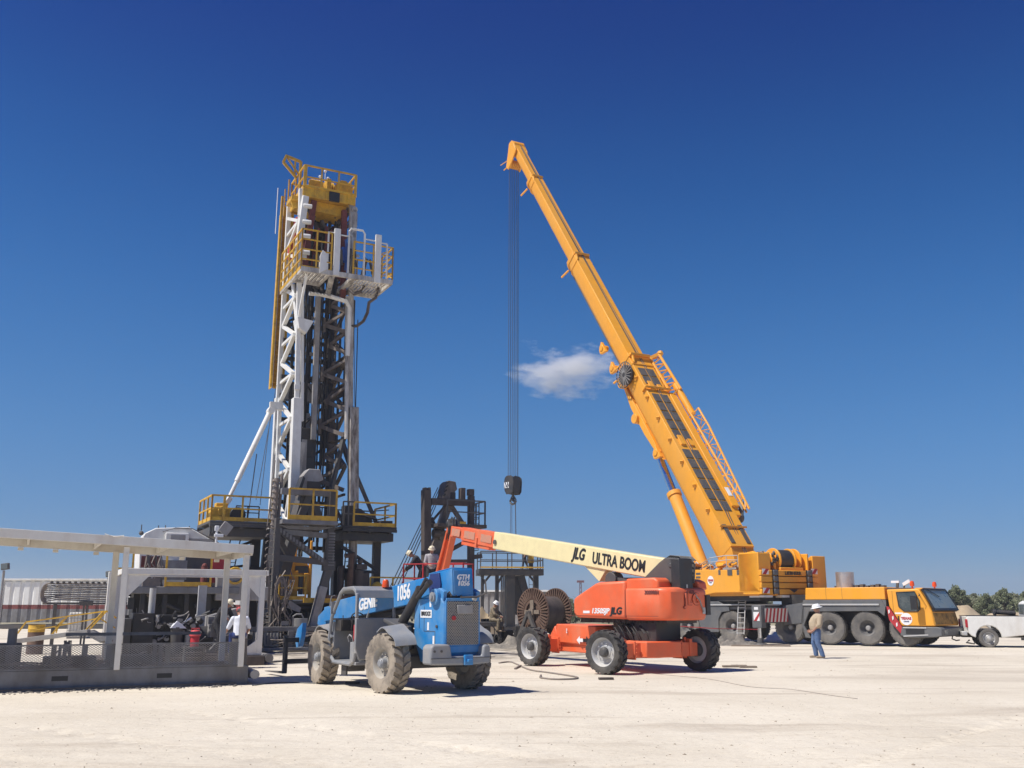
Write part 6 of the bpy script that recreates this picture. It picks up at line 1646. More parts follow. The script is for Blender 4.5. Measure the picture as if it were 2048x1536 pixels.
def build_shelter():
    F = Frame(-10.8, 21.1, R(26)); P = F.py
    t = F.root('mesh_sided_skid')
    tag(t, 'long grey skid with mesh side and flat white canopy at the left front', 'skid')
    XL, XR = -6.5, 5.25; D = 2.25
    m = MB(); m.span(XL, XR, 0, .22, 0, .42); m.span(XL, XR, D - .2, D, 0, .42); m.span(XR - .18, XR, .22, D - .2, .02, .40)
    for k in range(5): m.span(XL + 1 + k * 2.3, XL + 1.15 + k * 2.3, .22, D - .2, .02, .2)
    bs = m.build('base_beam', 'grey', t, bevel=.012)
    m = MB(); m.span(XL, XR - .2, .22, D - .2, .20, .26); m.build('floor', 'dgrey', t)
    m = MB()
    for u in (119, 328): x = P(u, 1362, 0).x; m.span(x - .16, x + .16, -.003, .03, .20, .30)
    m.build('fork_slot', 'stencil', bs)
    m = MB(); m.tube((XR + .14, -.08, .22), (XR + .14, D, .22), .105, 20); m.build('end_pipe', 'lgrey', t)
    m = MB(); m.bar((XL, -.10, .05), (XR - .3, -.12, .05), .03, .03); m.build('ground_rail', 'dgrey', bs)
    # mesh panels
    zb, zt = .44, .94
    m = MB(); strands(m, XL, XR - .15, zb, zt, -.005, .075, .62, .010, .010)
    mp = m.build('mesh_panel', 'lgrey', t, smooth=False)
    m = MB()
    m.bar((XL, 0, zt), (XR - .15, 0, zt), .03, .03); m.bar((XL, 0, zb), (XR - .15, 0, zb), .03, .03)
    for x in (-4.9, -3.3, -1.7, -.2, 1.12, 2.32, 3.45, 4.85): m.bar((x, .06, .42), (x, .06, zt), .10, .05)
    m.build('mesh_frame', 'grey', mp)
    # posts
    xs = [P(236, 1300, 0).x, P(482, 1300, 0).x, -3.6]
    rzL, rzR = 3.36, 3.14
    def zr(x): return rzR + (5.1 - x) / 5.3 * (rzL - rzR)
    for x, w in ((xs[0], .12), (xs[1], .13), (-3.4, .12)):
        m = MB(); m.span(x - w / 2, x + w / 2, -.07, .05, .40, zr(x) - .2)
        for z in (zr(x) - .35,): m.tube((x, -.075, z), (x, -.09, z), .02, 8)
        m.build('post', 'offwhite', t, bevel=.01)
    for x in (xs[0] - .05, xs[1] - .05, -3.4):
        m = MB(); m.span(x - .07, x + .07, D - .12, D, .42, zr(x) - .2); m.build('post', 'offwhite', t, bevel=.01)
    # canopy
    x1 = 5.18
    def rq(x, y, dz): return V(x, y, zr(x) + dz)
    def rbar(xa, ya, za, xb, yb, zb_, w, h, mb): mb.bar(rq(xa, ya, za), rq(xb, yb, zb_), w, h)
    m = MB(); rbar(XL, -.12, -.08, x1, -.12, -.08, .06, .20, m); rbar(XL, D + .1, -.10, x1, D + .1, -.10, .06, .24, m); rbar(x1 - .03, -.09, -.10, x1 - .03, D + .07, -.10, .06, .238, m)
    cn = m.build('canopy_fascia', 'offwhite', t, bevel=.006)
    m = MB(); vs = [rq(XL, -.09, -.02), rq(x1 - .07, -.09, -.02), rq(x1 - .07, D + .07, -.02), rq(XL, D + .07, -.02)]; vs += [p + V(0, 0, .03) for p in vs]
    m.add(vs, [(0, 3, 2, 1), (4, 5, 6, 7), (0, 1, 5, 4), (1, 2, 6, 5), (2, 3, 7, 6), (3, 0, 4, 7)]); m.build('canopy_sheet', 'offwhite', cn)
    m = MB()
    for k in range(8): x = XL + 1.1 + k * 1.45; rbar(x, -.09, -.10, x - .0, D + .07, -.10, .05, .14, m)
    m.build('canopy_rib', 'offwhite', cn)
    m = MB()
    for x in (-1.9, -.9, 0.25, 1.0, 1.9, 3.9, 4.75): m.box(rq(x, D + .02, -.27), (.12, .1, .07))
    m.path([rq(1.9, -.2, .04), rq(2.1, -.22, -.01), rq(2.3, -.2, .03)], .012, 5); m.build('canopy_bracket', 'offwhite', cn)
    # white triangular brackets at the right post (frame head)
    # stuff inside the mesh: uprights, bar
    m = MB()
    for (u, w) in ((118, .07), (128, .09), (137, .06), (168, .12), (216, .10), (308, .09), (320, .08), (468, .10)):
        x = P(u, 1320, 1.2).x; m.box((x, 1.2, .58), (w, .10, .66))
    m.bar((P(130, 1283, 1.6).x, 1.6, 1.12), (P(400, 1283, 1.6).x, 1.6, 1.12), .07, .07)
    m.build('inner_upright', 'grey', t)
    m = MB(); x = P(23, 1290, .7).x; m.tube((x, .7, .26), (x, .7, 1.28), .095, 16); m.build('stand_pipe', 'grey', t)
    rr = random.Random(17)
    m = MB()
    cx = P(70, 1330, .6).x
    for k in range(11): 
        r_ = .34 + .03 * rr.random() + .018 * k; z = .28 + .03 * k * (k % 3) * .5
        m.path([(cx + r_ * 1.5 * math.cos(a), .8 + r_ * .8 * math.sin(a), z + .02 * math.sin(3 * a + k)) for a in [2 * PI * i / 22 for i in range(23)]], .022, 6)
    for k in range(7):
        x = P(100, 1330, .9).x; m.path([(x + rr.uniform(0, .3), .9, .3), (x + rr.uniform(0, .3), .8, .7), (x + .2 + rr.uniform(0, .2), .85, 1.0), (x + .4, .9, .6), (x + .5, .9, .3)], .018, 5)
    for k in range(18):
        x = rr.uniform(1.3, 4.9); y = rr.uniform(.5, 1.9); a = V(x, y, .29); m.path([a, a + V(rr.uniform(-.4, .4), rr.uniform(-.2, .2), rr.uniform(0, .15)), a + V(rr.uniform(-.8, .8), rr.uniform(-.2, .2), rr.uniform(0, .3))], rr.uniform(.012, .03), 5)
    o = m.build('coiled_hoses', 'hose', None); o.matrix_world = t.matrix_basis if False else Matrix.Translation(F.o) @ Matrix.Rotation(F.yaw, 4, 'Z')
    tag(o, 'tangle of grey hoses coiled on the floor of the mesh sided skid', 'hose')
    m = MB(); m.box((1.5, 1.4, .45), (1.1, .6, .4)); m.box((3.0, 1.6, .45), (.9, .5, .38)); m.box((-.2, 1.5, .6), (1.4, .5, .7)); m.prism([(0, 0), (1.0, 0), (.6, .35), (.2, .4)], (.9, 1.0, .26), (1, 0, 0), (0, 0, 1), (-.2, .2))
    m.build('pump_housing', 'dgrey', t, bevel=.03)
    for k in range(9):
        pass
    m = MB()
    for k in range(26):
        x, y = rr.uniform(3.4, 4.9), rr.uniform(.45, 1.2); m.box((x, y, .28 + rr.random() * .06), (rr.uniform(.04, .14), rr.uniform(.04, .1), rr.uniform(.01, .05)), rr.uniform(0, 3))
    o = m.build('litter', 'whitecloth', None); o.matrix_world = Matrix.Translation(F.o) @ Matrix.Rotation(F.yaw, 4, 'Z'); tag(o, 'scraps of white litter lying on the skid floor behind the mesh', 'litter', kind='stuff')
build_shelter()

# =================================================================== REAR WHITE FRAME with engine unit
def build_frame2():
    F = Frame(-12.06, 28.9, R(26)); P = F.py
    t = F.root('engine_skid')
    tag(t, 'white open square frame over a dark diesel engine on a low brown skid', 'engine skid')
    xl, xr = P(247, 1200, 0).x, P(524, 1200, 0).x
    zt = (P(300, 1137, 0).z + P(520, 1140, 0).z) / 2
    D = 2.3
    for (x, y) in ((xl, 0), (xr, 0), (xl, D), (xr, D), (xl - .35, .5)):
        m = MB(); m.span(x - .08, x + .08, y, y + .14, .30, zt - .1); m.build('post', 'offwhite', t, bevel=.01)
    m = MB(); m.span(xl - .02, xr + .08, -.02, .14, zt - .18, zt); m.span(xl - .02, xr + .08, D, D + .14, zt - .18, zt); m.span(xl - .10, xl - .02, -.01, D + .1, zt - .17, zt - .01); m.span(xr + .09, xr + .17, -.01, D + .1, zt - .17, zt - .01)
    m.build('top_beam', 'offwhite', t, bevel=.01)
    m = MB(); 
    for x, s in ((xr - .08, -1), (xl + .08, 1)): m.xz([(x, zt - .18), (x + s * .62, zt - .18), (x, zt - .85)], .03, .08)
    m.xz([(xr - .08, .3), (xr - .6, .3), (xr - .35, .55), (xr - .08, .75)], .0, .06)
    m.build('gusset', 'offwhite', t)
    m = MB(); m.span(xl - .8, xr + .15, -.15, D + .2, 0, .28); m.span(xl, xr, .2, D - .2, .28, .34); m.build('skid_base', 'brownst', t, bevel=.02)
    m = MB(); m.tube((xr + .30, -.1, .2), (xr + .30, D, .2), .13, 18); m.build('end_pipe', 'grey', t)
    # engine
    rr = random.Random(31)
    m = MB(); m.span(xl + .35, xl + .95, .5, 1.6, .35, 1.55); m.span(xl + .95, xl + 2.3, .75, 1.5, .45, 1.25); m.span(xl + 1.1, xl + 2.0, .85, 1.4, 1.25, 1.5); m.tube((xl + 2.3, 1.1, .8), (xl + 2.75, 1.1, .8), .35, 16)
    for k in range(30):
        x, z = rr.uniform(xl + .9, xl + 2.4), rr.uniform(.5, 1.5); m.tube((x, .7, z), (x + rr.uniform(-.25, .25), .6, z + rr.uniform(-.2, .2)), rr.uniform(.03, .09), 8)
    m.build('engine', 'black', t, bevel=.02)
    m = MB()
    for k in range(26):
        x, z = rr.uniform(xl + .5, xl + 3.4), rr.uniform(.5, 1.6); p = V(x, rr.uniform(.4, .62), z); m.path([p, p + V(rr.uniform(-.15, .15), -.03, rr.uniform(-.2, .1)), p + V(rr.uniform(-.35, .35), 0, rr.uniform(-.35, .15))], rr.uniform(.012, .03), 5)
    for k in range(12): x, z = rr.uniform(xl + .9, xl + 2.3), rr.uniform(.6, 1.4); m.tube((x, .58, z), (x, .66, z), rr.uniform(.03, .08), 10)
    for k in range(8): x = xl + 2.7 + rr.uniform(0, 1.5); m.box((x, rr.uniform(.5, 1.6), rr.uniform(.4, 1.3)), (rr.uniform(.1, .3), .2, rr.uniform(.1, .4)), rr.random())
    m.build('engine_piping', 'lgrey', t)
    m = MB(); m.tube((xl + 1.95, .55, .62), (xl + 1.95, .55, .9), .075, 12); m.tube((xl + 1.05, .6, 1.3), (xl + 1.05, .6, 1.5), .05, 8); m.span(xl + 1.4, xl + 1.75, .62, .66, 1.15, 1.25); m.build('oil_filter', 'rim', t)
    m = MB(); m.tube((xl + .95, 1.4, 1.5), (xl + .95, 1.4, 2.3), .1, 12); m.span(xl + 2.35, xl + 2.6, 1.6, 1.75, 1.0, 2.4); m.build('exhaust_pipe', 'rim', t)
    m = MB(); m.span(xl + .1, xl + .3, .3, 1.5, .34, 1.4); m.build('radiator', 'dgrey', t, bevel=.01)
    # grey bin with plastic bag
    b = P(351, 1262, .7); o = empty('waste_bin', F.wld((b.x, .45, .34)), F.yaw); tag(o, 'dark plastic waste bin with a pale bag stuffed in its top, on the engine skid', 'bin')
    m = MB(); m.lathe([(.15, 0), (.175, .75), (.19, .75), (.19, .80), (.16, .80)], (0, 0, 0), (0, 0, 1), 18); m.build('bin_body', 'dgrey', o)
    m = MB(); m.ball((0, 0, .82), .15, 10, (1.1, 1, .75)); m.prism([(-.2, 0), (.26, -.02), (.1, .12), (-.02, .2)], (0, -.1, .78), (1, 0, 0), (0, 0, 1), (-.08, .08)); m.tube((.08, 0, .85), (.4, 0, 1.08), .03, 6); m.build('plastic_bag', 'whitecloth', o)
    # red water cooler
    b = P(382, 1285, .1); o = empty('water_cooler', F.wld((b.x, -.6, 0)), F.yaw); tag(o, 'round red water cooler with a pink lid on a stand behind the mesh side', 'cooler')
    m = MB(); m.lathe([(.125, .60), (.13, .88), (.12, .90)], (0, 0, 0), (0, 0, 1), 16); m.build('cooler_body', 'red', o)
    m = MB(); m.lathe([(.16, .90), (.17, .96), (.12, 1.06), (.04, 1.08)], (0, 0, 0), (0, 0, 1), 16); m.path([(-.12, 0, .95), (-.11, 0, 1.12), (.11, 0, 1.12), (.12, 0, .95)], .012, 5); m.build('lid', 'pink', o)
    m = MB(); m.span(-.3, .3, -.2, .2, .55, .60)
    for x in (-.27, .27): m.span(x - .02, x + .02, -.18, .18, 0, .55)
    m.build('stand', 'dgrey', o)
    # folding work table/pipe vice and pale bench
    b = P(452, 1235, .6); o = empty('equipment_cabinet', F.wld((b.x, 1.5, .3)), F.yaw); tag(o, 'pale grey metal cabinet under the white frame behind the seated worker', 'cabinet')
    m = MB(); m.span(-.4, .8, 0, .6, 0, 1.15); m.xz([(-.4, 1.15), (.5, 1.4), (.9, 1.12)], .05, .55); m.build('cabinet_body', 'lgrey', o, bevel=.02)
    m = MB(); m.span(-.36, .16, -.01, -.002, .1, 1.05); m.span(.2, .74, -.01, -.002, .1, 1.05); m.build('cabinet_door', 'grey', o)
    return F
F2 = build_frame2()

# =================================================================== WHITE DOGHOUSE / TRAILER HOUSE with yellow rails
def build_doghouse():
    F = Frame(-14.2, 36.5, R(24)); P = F.py
    t = F.root('driller_cabin')
    tag(t, 'white raised equipment house with sloped roof, red end panel and yellow guard rails', 'cabin')
    def q(u, v, y=0): p = P(u, v, y); return (p.x, p.z)
    zf = P(300, 1174, 0).z
    pts = [q(277, 1174), q(279, 1085), q(290, 1066), q(312, 1056), q(378, 1054), (P(437, 1088, 0).x, P(437, 1088, 0).z), (P(437, 1110, 0).x, P(437, 1110, 0).z), q(430, 1174)]
    m = MB(); m.xz(pts, 0, 2.8); h = m.build('house_wall', 'white', t, bevel=.03)
    m = MB(); a, b = q(331, 1066), q(375, 1095); m.span(a[0], b[0], -.22, 0, b[1], a[1]); ac = m.build('cooling_unit', 'white', h, bevel=.02)
    m = MB(); a, b = q(341, 1070), q(369, 1084); m.span(a[0], b[0], -.24, -.222, b[1], a[1]); m.build('cooling_grille', 'lgrey', ac)
    m = MB(); a, b = q(372, 1112), q(424, 1172); m.span(a[0], b[0], -.02, .3, b[1], a[1]); m.build('doorway', 'dgrey', h)
    m = MB(); a, b = q(318, 1120), q(372, 1160); m.span(a[0], b[0], -.06, .0, b[1], a[1]); m.build('side_door', 'lgrey', h)
    m = MB(); a, b = q(283, 1112), q(318, 1135); m.span(a[0], b[0], -.012, .0, b[1], a[1]); m.build('stripe', 'redpri', h)
    m = MB(); a, b = q(424, 1113), q(457, 1166); m.span(a[0], b[0], -.25, .9, b[1], a[1]); m.build('red_panel', 'red', t, bevel=.02)
    m = MB(); a, b = q(378, 1078), q(430, 1088); m.span(a[0], b[0], -.06, -.002, b[1], a[1] + .02); m.build('awning', 'lgrey', h)
    m = MB(); m.path([V(q(325, 1064)[0], -.1, q(325, 1064)[1]), V(q(350, 1058)[0], -.1, q(350, 1058)[1] + .03), V(q(385, 1062)[0], -.1, q(385, 1058)[1]), V(q(430, 1086)[0], -.1, q(430, 1082)[1])], .02, 5)
    m.tube(V(q(318, 1050)[0], .2, q(318, 1050)[1]), V(q(318, 1064)[0], .2, q(318, 1070)[1]), .02, 5)
    for k in range(4): x = q(283 + k * 48, 1060)[0]; m.tube((x, .1, pts[3][1] - .1), (x, .1, pts[3][1] + .12), .02, 5)
    m.ball((q(283, 1066)[0], .1, q(283, 1066)[1]), .09, 8); m.build('cable', 'dgrey', h)
    # floor, rails, structure under
    x0, x1 = q(222, 1174)[0], q(470, 1174)[0]
    m = MB(); m.span(x0, x1, -1.1, 2.8, zf - .25, zf); m.build('floor_beam', 'grey', t, bevel=.02)
    m = MB(); 
    rail(m, [V(q(226, 1174, -1.1)[0], .6, zf), V(q(226, 1174, -1.1)[0], -1.1, zf), V(q(262, 1174, -1.1)[0], -1.1, zf)], h=1.25, posts=1.2, r=.035)
    rail(m, [V(q(330, 1174, -1.1)[0], -1.1, zf), V(q(420, 1174, -1.1)[0], -1.1, zf)], h=1.15, posts=2.2, r=.035)
    m.build('guard_rail', 'ryellow', t)
    rr = random.Random(5)
    m = MB()
    for k in range(6): m.span(x0 + .3 + k * (x1 - x0 - .6) / 5 - .08, x0 + .3 + k * (x1 - x0 - .6) / 5 + .08, -.9, -.7, .1, zf - .25)
    m.span(x0 + .8, x1 - .2, 0, 2.4, .4, zf - .25); m.span(x0, x1, -1, 2.8, .1, .4)
    for k in range(70):
        x, z = rr.uniform(x0 + .5, x1), rr.uniform(.3, zf - .3); y = rr.uniform(-.9, 0); s = rr.uniform(.06, .3)
        if k % 2: m.box((x, y, z), (s, s, s * rr.uniform(.6, 2)))
        else: m.tube((x, y, z), (x + rr.uniform(-.5, .5), y, z + rr.uniform(-.4, .4)), s * .25, 7)
    m.build('underframe', 'black', t, bevel=.01)
    m = MB()
    for k in range(14): p = V(rr.uniform(q(283, 1150)[0], q(320, 1150)[0]), -.5, zf + rr.uniform(0, .3)); m.path([p + V(0, 0, 1.1), p + V(rr.uniform(-.2, .2), -.1, .6), p + V(rr.uniform(-.1, .3), -.1, .2), p + V(rr.uniform(-.2, .2), 0, -.4)], .03, 5)
    m.box((q(300, 1165)[0], -.5, zf + .15), (.6, .4, .3)); m.build('hose_bundle', 'hose', t)
    m = MB(); x = q(408, 1150, -.6)[0]; m.tube((x, -.6, zf), (x, -.6, zf + .75), .12, 12); m.ball((x, -.6, zf + .78), .1, 8); m.build('gas_cylinder', 'redpri', t)
    m = MB()
    a = q(432, 1086, -.3); m.tube((a[0], -.3, a[1] - .2), (a[0], -.3, a[1] + .5), .045, 8); m.box((a[0], -.3, a[1] + .55), (.16, .12, .2)); m.box((a[0] + .08, -.34, a[1] + .28), (.34, .1, .12)); m.build('roof_lamp', 'letterwhite', t, bevel=.02)
    m = MB(); m.box((a[0] + .32, -.3, a[1] + .55), (.40, .14, .44), M4=Matrix.Rotation(.6, 3, 'Y')); m.build('floodlight', 'lgrey', t, bevel=.02)
    m = MB(); a = q(462, 1160, -.8); m.box((a[0], -.8, a[1] - .3), (1.1, .5, .9)); m.box((a[0] + .9, -.8, a[1] - .5), (.9, .5, .5)); m.build('valve_housing', 'lgrey', t, bevel=.03)
    m = MB()
    for k in range(3): m.path([V(a[0] + .1 + .28 * math.cos(b), -1.1, a[1] + .15 + .28 * math.sin(b)) for b in [2 * PI * i / 14 for i in range(15)]], .03 + .01 * k, 5)
    m.bar((a[0] - .15, -1.1, a[1] + .15), (a[0] + .35, -1.1, a[1] + .15), .04); m.build('hand_wheel', 'ryellow', t)
build_doghouse()

# =================================================================== CONTAINERS
def ribbed_box(name, label, x, y, yaw, L, W, H, bands, rib=.62, z0=.35, cat='container'):
    F = Frame(x, y, yaw); t = F.root(name); tag(t, label, cat)
    for i, (a, b, mt) in enumerate(bands):
        m = MB(); m.span(0, L, 0, W, a, b); m.build('wall_band', mt, t)
    m = MB()
    n = int(L / rib)
    for (a, b, mt) in bands:
        if b - a < .2: continue
        q = MB()
        for k in range(n): q.xy([(rib * (k + .12), 0), (rib * (k + .24), -.10), (rib * (k + .76), -.10), (rib * (k + .88), 0)], a + (.0 if a > z0 + .1 else 0), b - (.14 if b > H - .1 else 0))
        q.build('corrugation', mt, t, smooth=False)
    m = MB(); m.span(-.05, L, -.12, W + .05, z0 - .33, z0); m.build('base_rail', 'dgrey', t)
    m = MB(); m.span(-.06, L + .05, -.13, W + .06, H - .02, H + .10); m.bar((0, -.16, H + .05), (L, -.16, H + .05), .14, .14); m.span(-.12, 0.06, -.14, .05, z0, H); m.build('top_rail', 'white', t)
    return t
a, b = gnd(7, 1257.5), 0
zt = at(10, 1160, 80).z
t_ = ribbed_box('site_container', 'very long corrugated container, white over a maroon stripe and grey base, at far left', a.x, 80, R(3), 22, 2.6, zt, [(.5, at(10, 1218, 80).z, 'grey'), (at(10, 1218, 80).z, at(10, 1209.5, 80).z, 'redpri'), (at(10, 1209.5, 80).z, zt, 'white')], rib=.76)
zt = at(980, 1183, 84).z
ribbed_box('storage_container', 'plain grey corrugated container seen under the railed walkway', at(955, 1230, 84).x, 84, R(-4), 6.5, 2.6, zt, [(.3, zt, 'lgrey')], rib=.5, z0=.3)

# flood light on a pole at far left
def floodpole(u, v, y, label, top=True):
    p = at(u, v, y); t = empty('floodlight_pole', (p.x, y, 0)); tag(t, label, 'floodlight')
    m = MB(); m.tube((0, 0, 0), (0, 0, p.z), .07, 8); m.build('pole', 'lgrey', t)
    m = MB(); m.box((.05, 0, p.z + .22), (.44, .2, .36), M4=Matrix.Rotation(-.12, 3, 'Y')); m.build('lamp_housing', 'dgrey', t, bevel=.03)
    m = MB(); m.box((.05, -.115, p.z + .22), (.36, .02, .28), M4=Matrix.Rotation(-.12, 3, 'Y')); m.build('lamp_glass', 'lens', t)
floodpole(8, 1141, 56, 'small green glass floodlight on a thin pole at the far left edge')
floodpole(217, 1155, 62, 'floodlight tilted to one side above the end of the hose rack')

# hose rack
def build_hoserack():
    a = at(92, 1185, 47); b = at(255, 1188, 49); t = empty('hose_rack', (a.x, 47, 0), math.atan2(2, b.x - a.x))
    tag(t, 'thick stack of long grey hoses lying level on a rack in front of the container', 'hose rack')
    L = (b - a).length; zc = a.z; rr = random.Random(2)
    for k in range(11):
        z = zc + .42 - k * .085; m = MB(); pts = [V(-.1 + rr.uniform(-.1, .1), rr.uniform(-.02, .02), z)]
        for i in range(1, 9): pts.append(V(L * i / 8, rr.uniform(-.01, .01) - .03 * (k % 2), z + rr.uniform(-.006, .006) + (.12 * (1 - i / 8) if k > 7 else 0) + .0))
        m.path(pts, .04, 6); m.build('hose', ['hose', 'lgrey', 'grey'][k % 3], t)
    m = MB()
    for k in range(6):
        r_ = .15 + .035 * k; m.path([V(-.02 + r_ * .7 * math.cos(c), -.12 - .02 * k, zc - .05 + r_ * 1.35 * math.sin(c)) for c in [PI * .45 + PI * 1.15 * i / 12 for i in range(13)]], .035, 6)
    m.build('hose_bend', 'hose', t)
    m = MB()
    for k in range(14): x = .2 + k * L / 14; m.box((x, 0, zc + .48), (.12, .2, .1))
    m.span(-.1, L, -.1, .1, zc - .55, zc - .45)
    for x in (.42, .50, L * .47, L * .51, L * .9): m.bar((x, 0, 0), (x, 0, zc - .45), .08)
    m.box((L * .49, -.1, zc - .5), (.6, .2, .2)); m.build('rack_frame', 'dgrey', t)
build_hoserack()

# pale pallet crate
def build_crate():
    a, b = at(134, 1262, 56), at(174, 1224, 56); t = empty('pallet_crate', (a.x, 56, 0), R(8)); tag(t, 'pale boxy tank crate in a thin cage standing below the hose rack', 'crate')
    w = b.x - a.x; h = b.z
    m = MB(); m.span(0.03, w - .03, .03, w, .15, h - .03); m.build('crate_body', 'offwhite', t, bevel=.05)
    m = MB()
    for k in range(7): m.bar((w * k / 6, 0, .1), (w * k / 6, 0, h), .03)
    for k in range(5): m.bar((0, 0, .1 + (h - .1) * k / 4), (w, 0, .1 + (h - .1) * k / 4), .03)
    m.span(0, w, 0, w, 0, .1); m.build('cage', 'lgrey', t)
build_crate()

# drum, yellow over rust
def build_drum():
    p = at(71.5, 1275, 38); t = empty('steel_drum', (p.x, 38, 0)); tag(t, 'open steel drum, top half yellow and lower half rusty red, at left', 'drum')
    zt = at(71, 1250, 38).z; zm = at(71, 1264, 38).z
    m = MB(); m.lathe([(.29, 0), (.29, .3), (.305, .32), (.29, .34), (.29, zm)], (0, 0, 0), (0, 0, 1), 24); m.build('drum_lower', 'rust', t)
    m = MB(); m.lathe([(.295, zm), (.295, zm + .1), (.305, zm + .12), (.295, zm + .14), (.295, zt), (.305, zt + .01), (.27, zt + .01), (.27, zt - .15)], (0, 0, 0), (0, 0, 1), 24, cap=False); m.build('drum_upper', 'ryellow', t)
build_drum()

# stair ramp with yellow rails
def build_ramp():
    Y = 27.5
    def A(u, v, y=Y): return at(u, v, y)
    o = A(120, 1290); t = empty('ramp_stairs', (o.x, Y, 0)); tag(t, 'grey folded stair ramp with long yellow handrails lying behind the mesh sided skid', 'stairs')
    def q(u, v, dy=0): p = at(u, v, Y + dy); return p - V(o.x, Y, 0)
    m = MB(); m.bar(q(30, 1283), q(178, 1263), .22, .12); m.bar(q(30, 1283, 1.0), q(178, 1263, 1.0), .12, .12); m.build('ramp_beam', 'lgrey', t, bevel=.01)
    m = MB(); m.bar(q(176, 1262, .3), q(214, 1283, .3), .8, .06); m.build('ramp_plate', 'grey', t)
    m = MB(); a, b = q(34, 1270, .5), q(213, 1222, .5)
    m.bar(q(52, 1244, .5), b, .035); m.bar(q(60, 1262, .5), q(200, 1236, .5), .03); m.bar(q(52, 1244, .5), q(35, 1267, .5), .035); m.bar(b, q(180, 1258, .5), .04); m.bar(q(207, 1223, .5), q(170, 1262, .2), .035); m.bar(q(134, 1234, .5), q(104, 1268, .5), .035); m.bar(q(128, 1238, .5), q(110, 1256, .5), .03)
    m.bar(b, q(232, 1236, .9), .035); m.bar(q(200, 1237, .5), q(230, 1256, .9), .03)
    m.bar(q(118, 1248, .5), q(112, 1266, .5), .03)
    m.build('handrail', 'ryellow', t)
build_ramp()
o_ = MB(); o_.bar((0, 0, 0.0), (0, 0, .28), .62, .5); 

# =================================================================== CABLE REEL
def build_reel():
    c = at(1066, 1224, 43); Fr = Frame(c.x, c.y, R(40)); t = Fr.root('cable_reel')
    tag(t, 'large rusty cable reel with ribbed round flanges behind the boom lift wheel', 'cable reel')
    z = c.z; r = 1.02; Lr = 1.32
    for k, x in enumerate((0, Lr)):
        m = MB(); 
        m.lathe([(r, -.03), (r, .03), (r - .05, .03), (r - .05, -.03)], (x, 0, z), (1, 0, 0), 48, close=True)
        m.lathe([(.56, -.035), (.56, .02), (.42, .02), (.42, -.035)], (x, 0, z), (1, 0, 0), 40, close=True)
        m.lathe([(r - .03, .02), (.5, .02), (.5, .03), (r - .03, .03)], (x, 0, z), (1, 0, 0), 48, close=True)
        if k: m.tube((x, 0, z), (x + .03, 0, z), .6, 32)
        fl = m.build('flange', 'rust', t)
        m = MB()
        for i in range(40):
            a = 2 * PI * i / 40; d = V(0, math.cos(a), math.sin(a)); m.bar(V(x - .03, 0, z) + d * .55, V(x - .03, 0, z) + d * (r - .02), .06, .05, up=(1, 0, 0))
        m.build('flange_rib', 'rust', fl)
    m = MB(); m.tube((0.04, 0, z), (Lr - .04, 0, z), .52, 32); m.build('drum_core', 'rust', t)
    m = MB(); m.box((-.05, 0, z), (.06, .22, 1.0)); m.box((-.06, 0, z), (.05, .95, .16)); m.box((-.09, 0, z), (.1, .26, .26)); m.build('hub_bracket', 'wood', t)
    m = MB(); m.tube((.08, 0, z), (Lr - .08, 0, z), .66, 40)
    m.build('wound_cable', 'brownst', t)
    # stand
    m = MB()
    for x in (-.28, Lr + .25): m.bar((x, -.9, 0), (x, 0, z), .12, .14); m.bar((x, .9, 0), (x, 0, z), .12, .14); m.bar((x, -1, .08), (x, 1, .08), .14, .14)
    m.tube((-.3, 0, z), (Lr + .3, 0, z), .05, 8); m.bar((-.3, -.9, .1), (Lr + .3, -.9, .1), .12, .12); m.bar((-.3, -.75, .55), (-.3, .35, .85), .1, .16); m.build('reel_stand', 'dgrey', t)
build_reel()

# equipment skid with seated man, between telehandler and reel
def build_eqskid():
    c = gnd(975, 1293); F = Frame(c.x - .6, c.y, R(14)); t = F.root('equipment_trailer'); tag(t, 'low dark steel bench with hoses, under the man in camouflage', 'steel bench')
    z = at(975, 1243, c.y).z
    m = MB(); m.span(-1.2, 1.25, -.4, .5, z - .22, z - .02)
    for x in (-1.0, -.2, .6, 1.1): m.span(x - .08, x + .08, -.35, -.2, 0, z - .22)
    m.span(-1.2, 1.4, -.35, .45, .02, .18); m.build('bench_frame', 'dgrey', t, bevel=.015)
    m = MB(); m.lathe([(.05, .15), (.28, .35), (.30, .75), (.2, .9)], (.1, -.1, 0), (0, 0, 1), 16); m.box((.55, -.2, .5), (.25, .2, .6)); m.build('tank', 'lgrey', t)
    rr = random.Random(6); m = MB()
    for k in range(14):
        a = V(rr.uniform(-1, 1.3), -.45 - rr.random() * .3, rr.uniform(.05, z)); m.path([a, a + V(rr.uniform(-.3, .3), -.1, rr.uniform(-.2, .25)), V(a.x + rr.uniform(-.5, .7), a.y - .1, max(.04, a.z - .5)), V(a.x + rr.uniform(-.9, .9), a.y, .04)], .025, 6)
    m.box((1.5, .1, .45), (.5, .4, .5), .4); m.box((2.1, .3, .3), (.7, .5, .4), .2); m.box((2.4, 0, .62), (.35, .3, .4), .7)
    for k in range(18): m.box((rr.uniform(1.2, 3.0), rr.uniform(-.6, .4), rr.uniform(.05, .7)), (rr.uniform(.1, .35), .2, rr.uniform(.1, .4)), rr.uniform(0, 2))
    m.build('bench_gear', 'black', t, bevel=.02)
    return F, z
EQF, EQZ = build_eqskid()
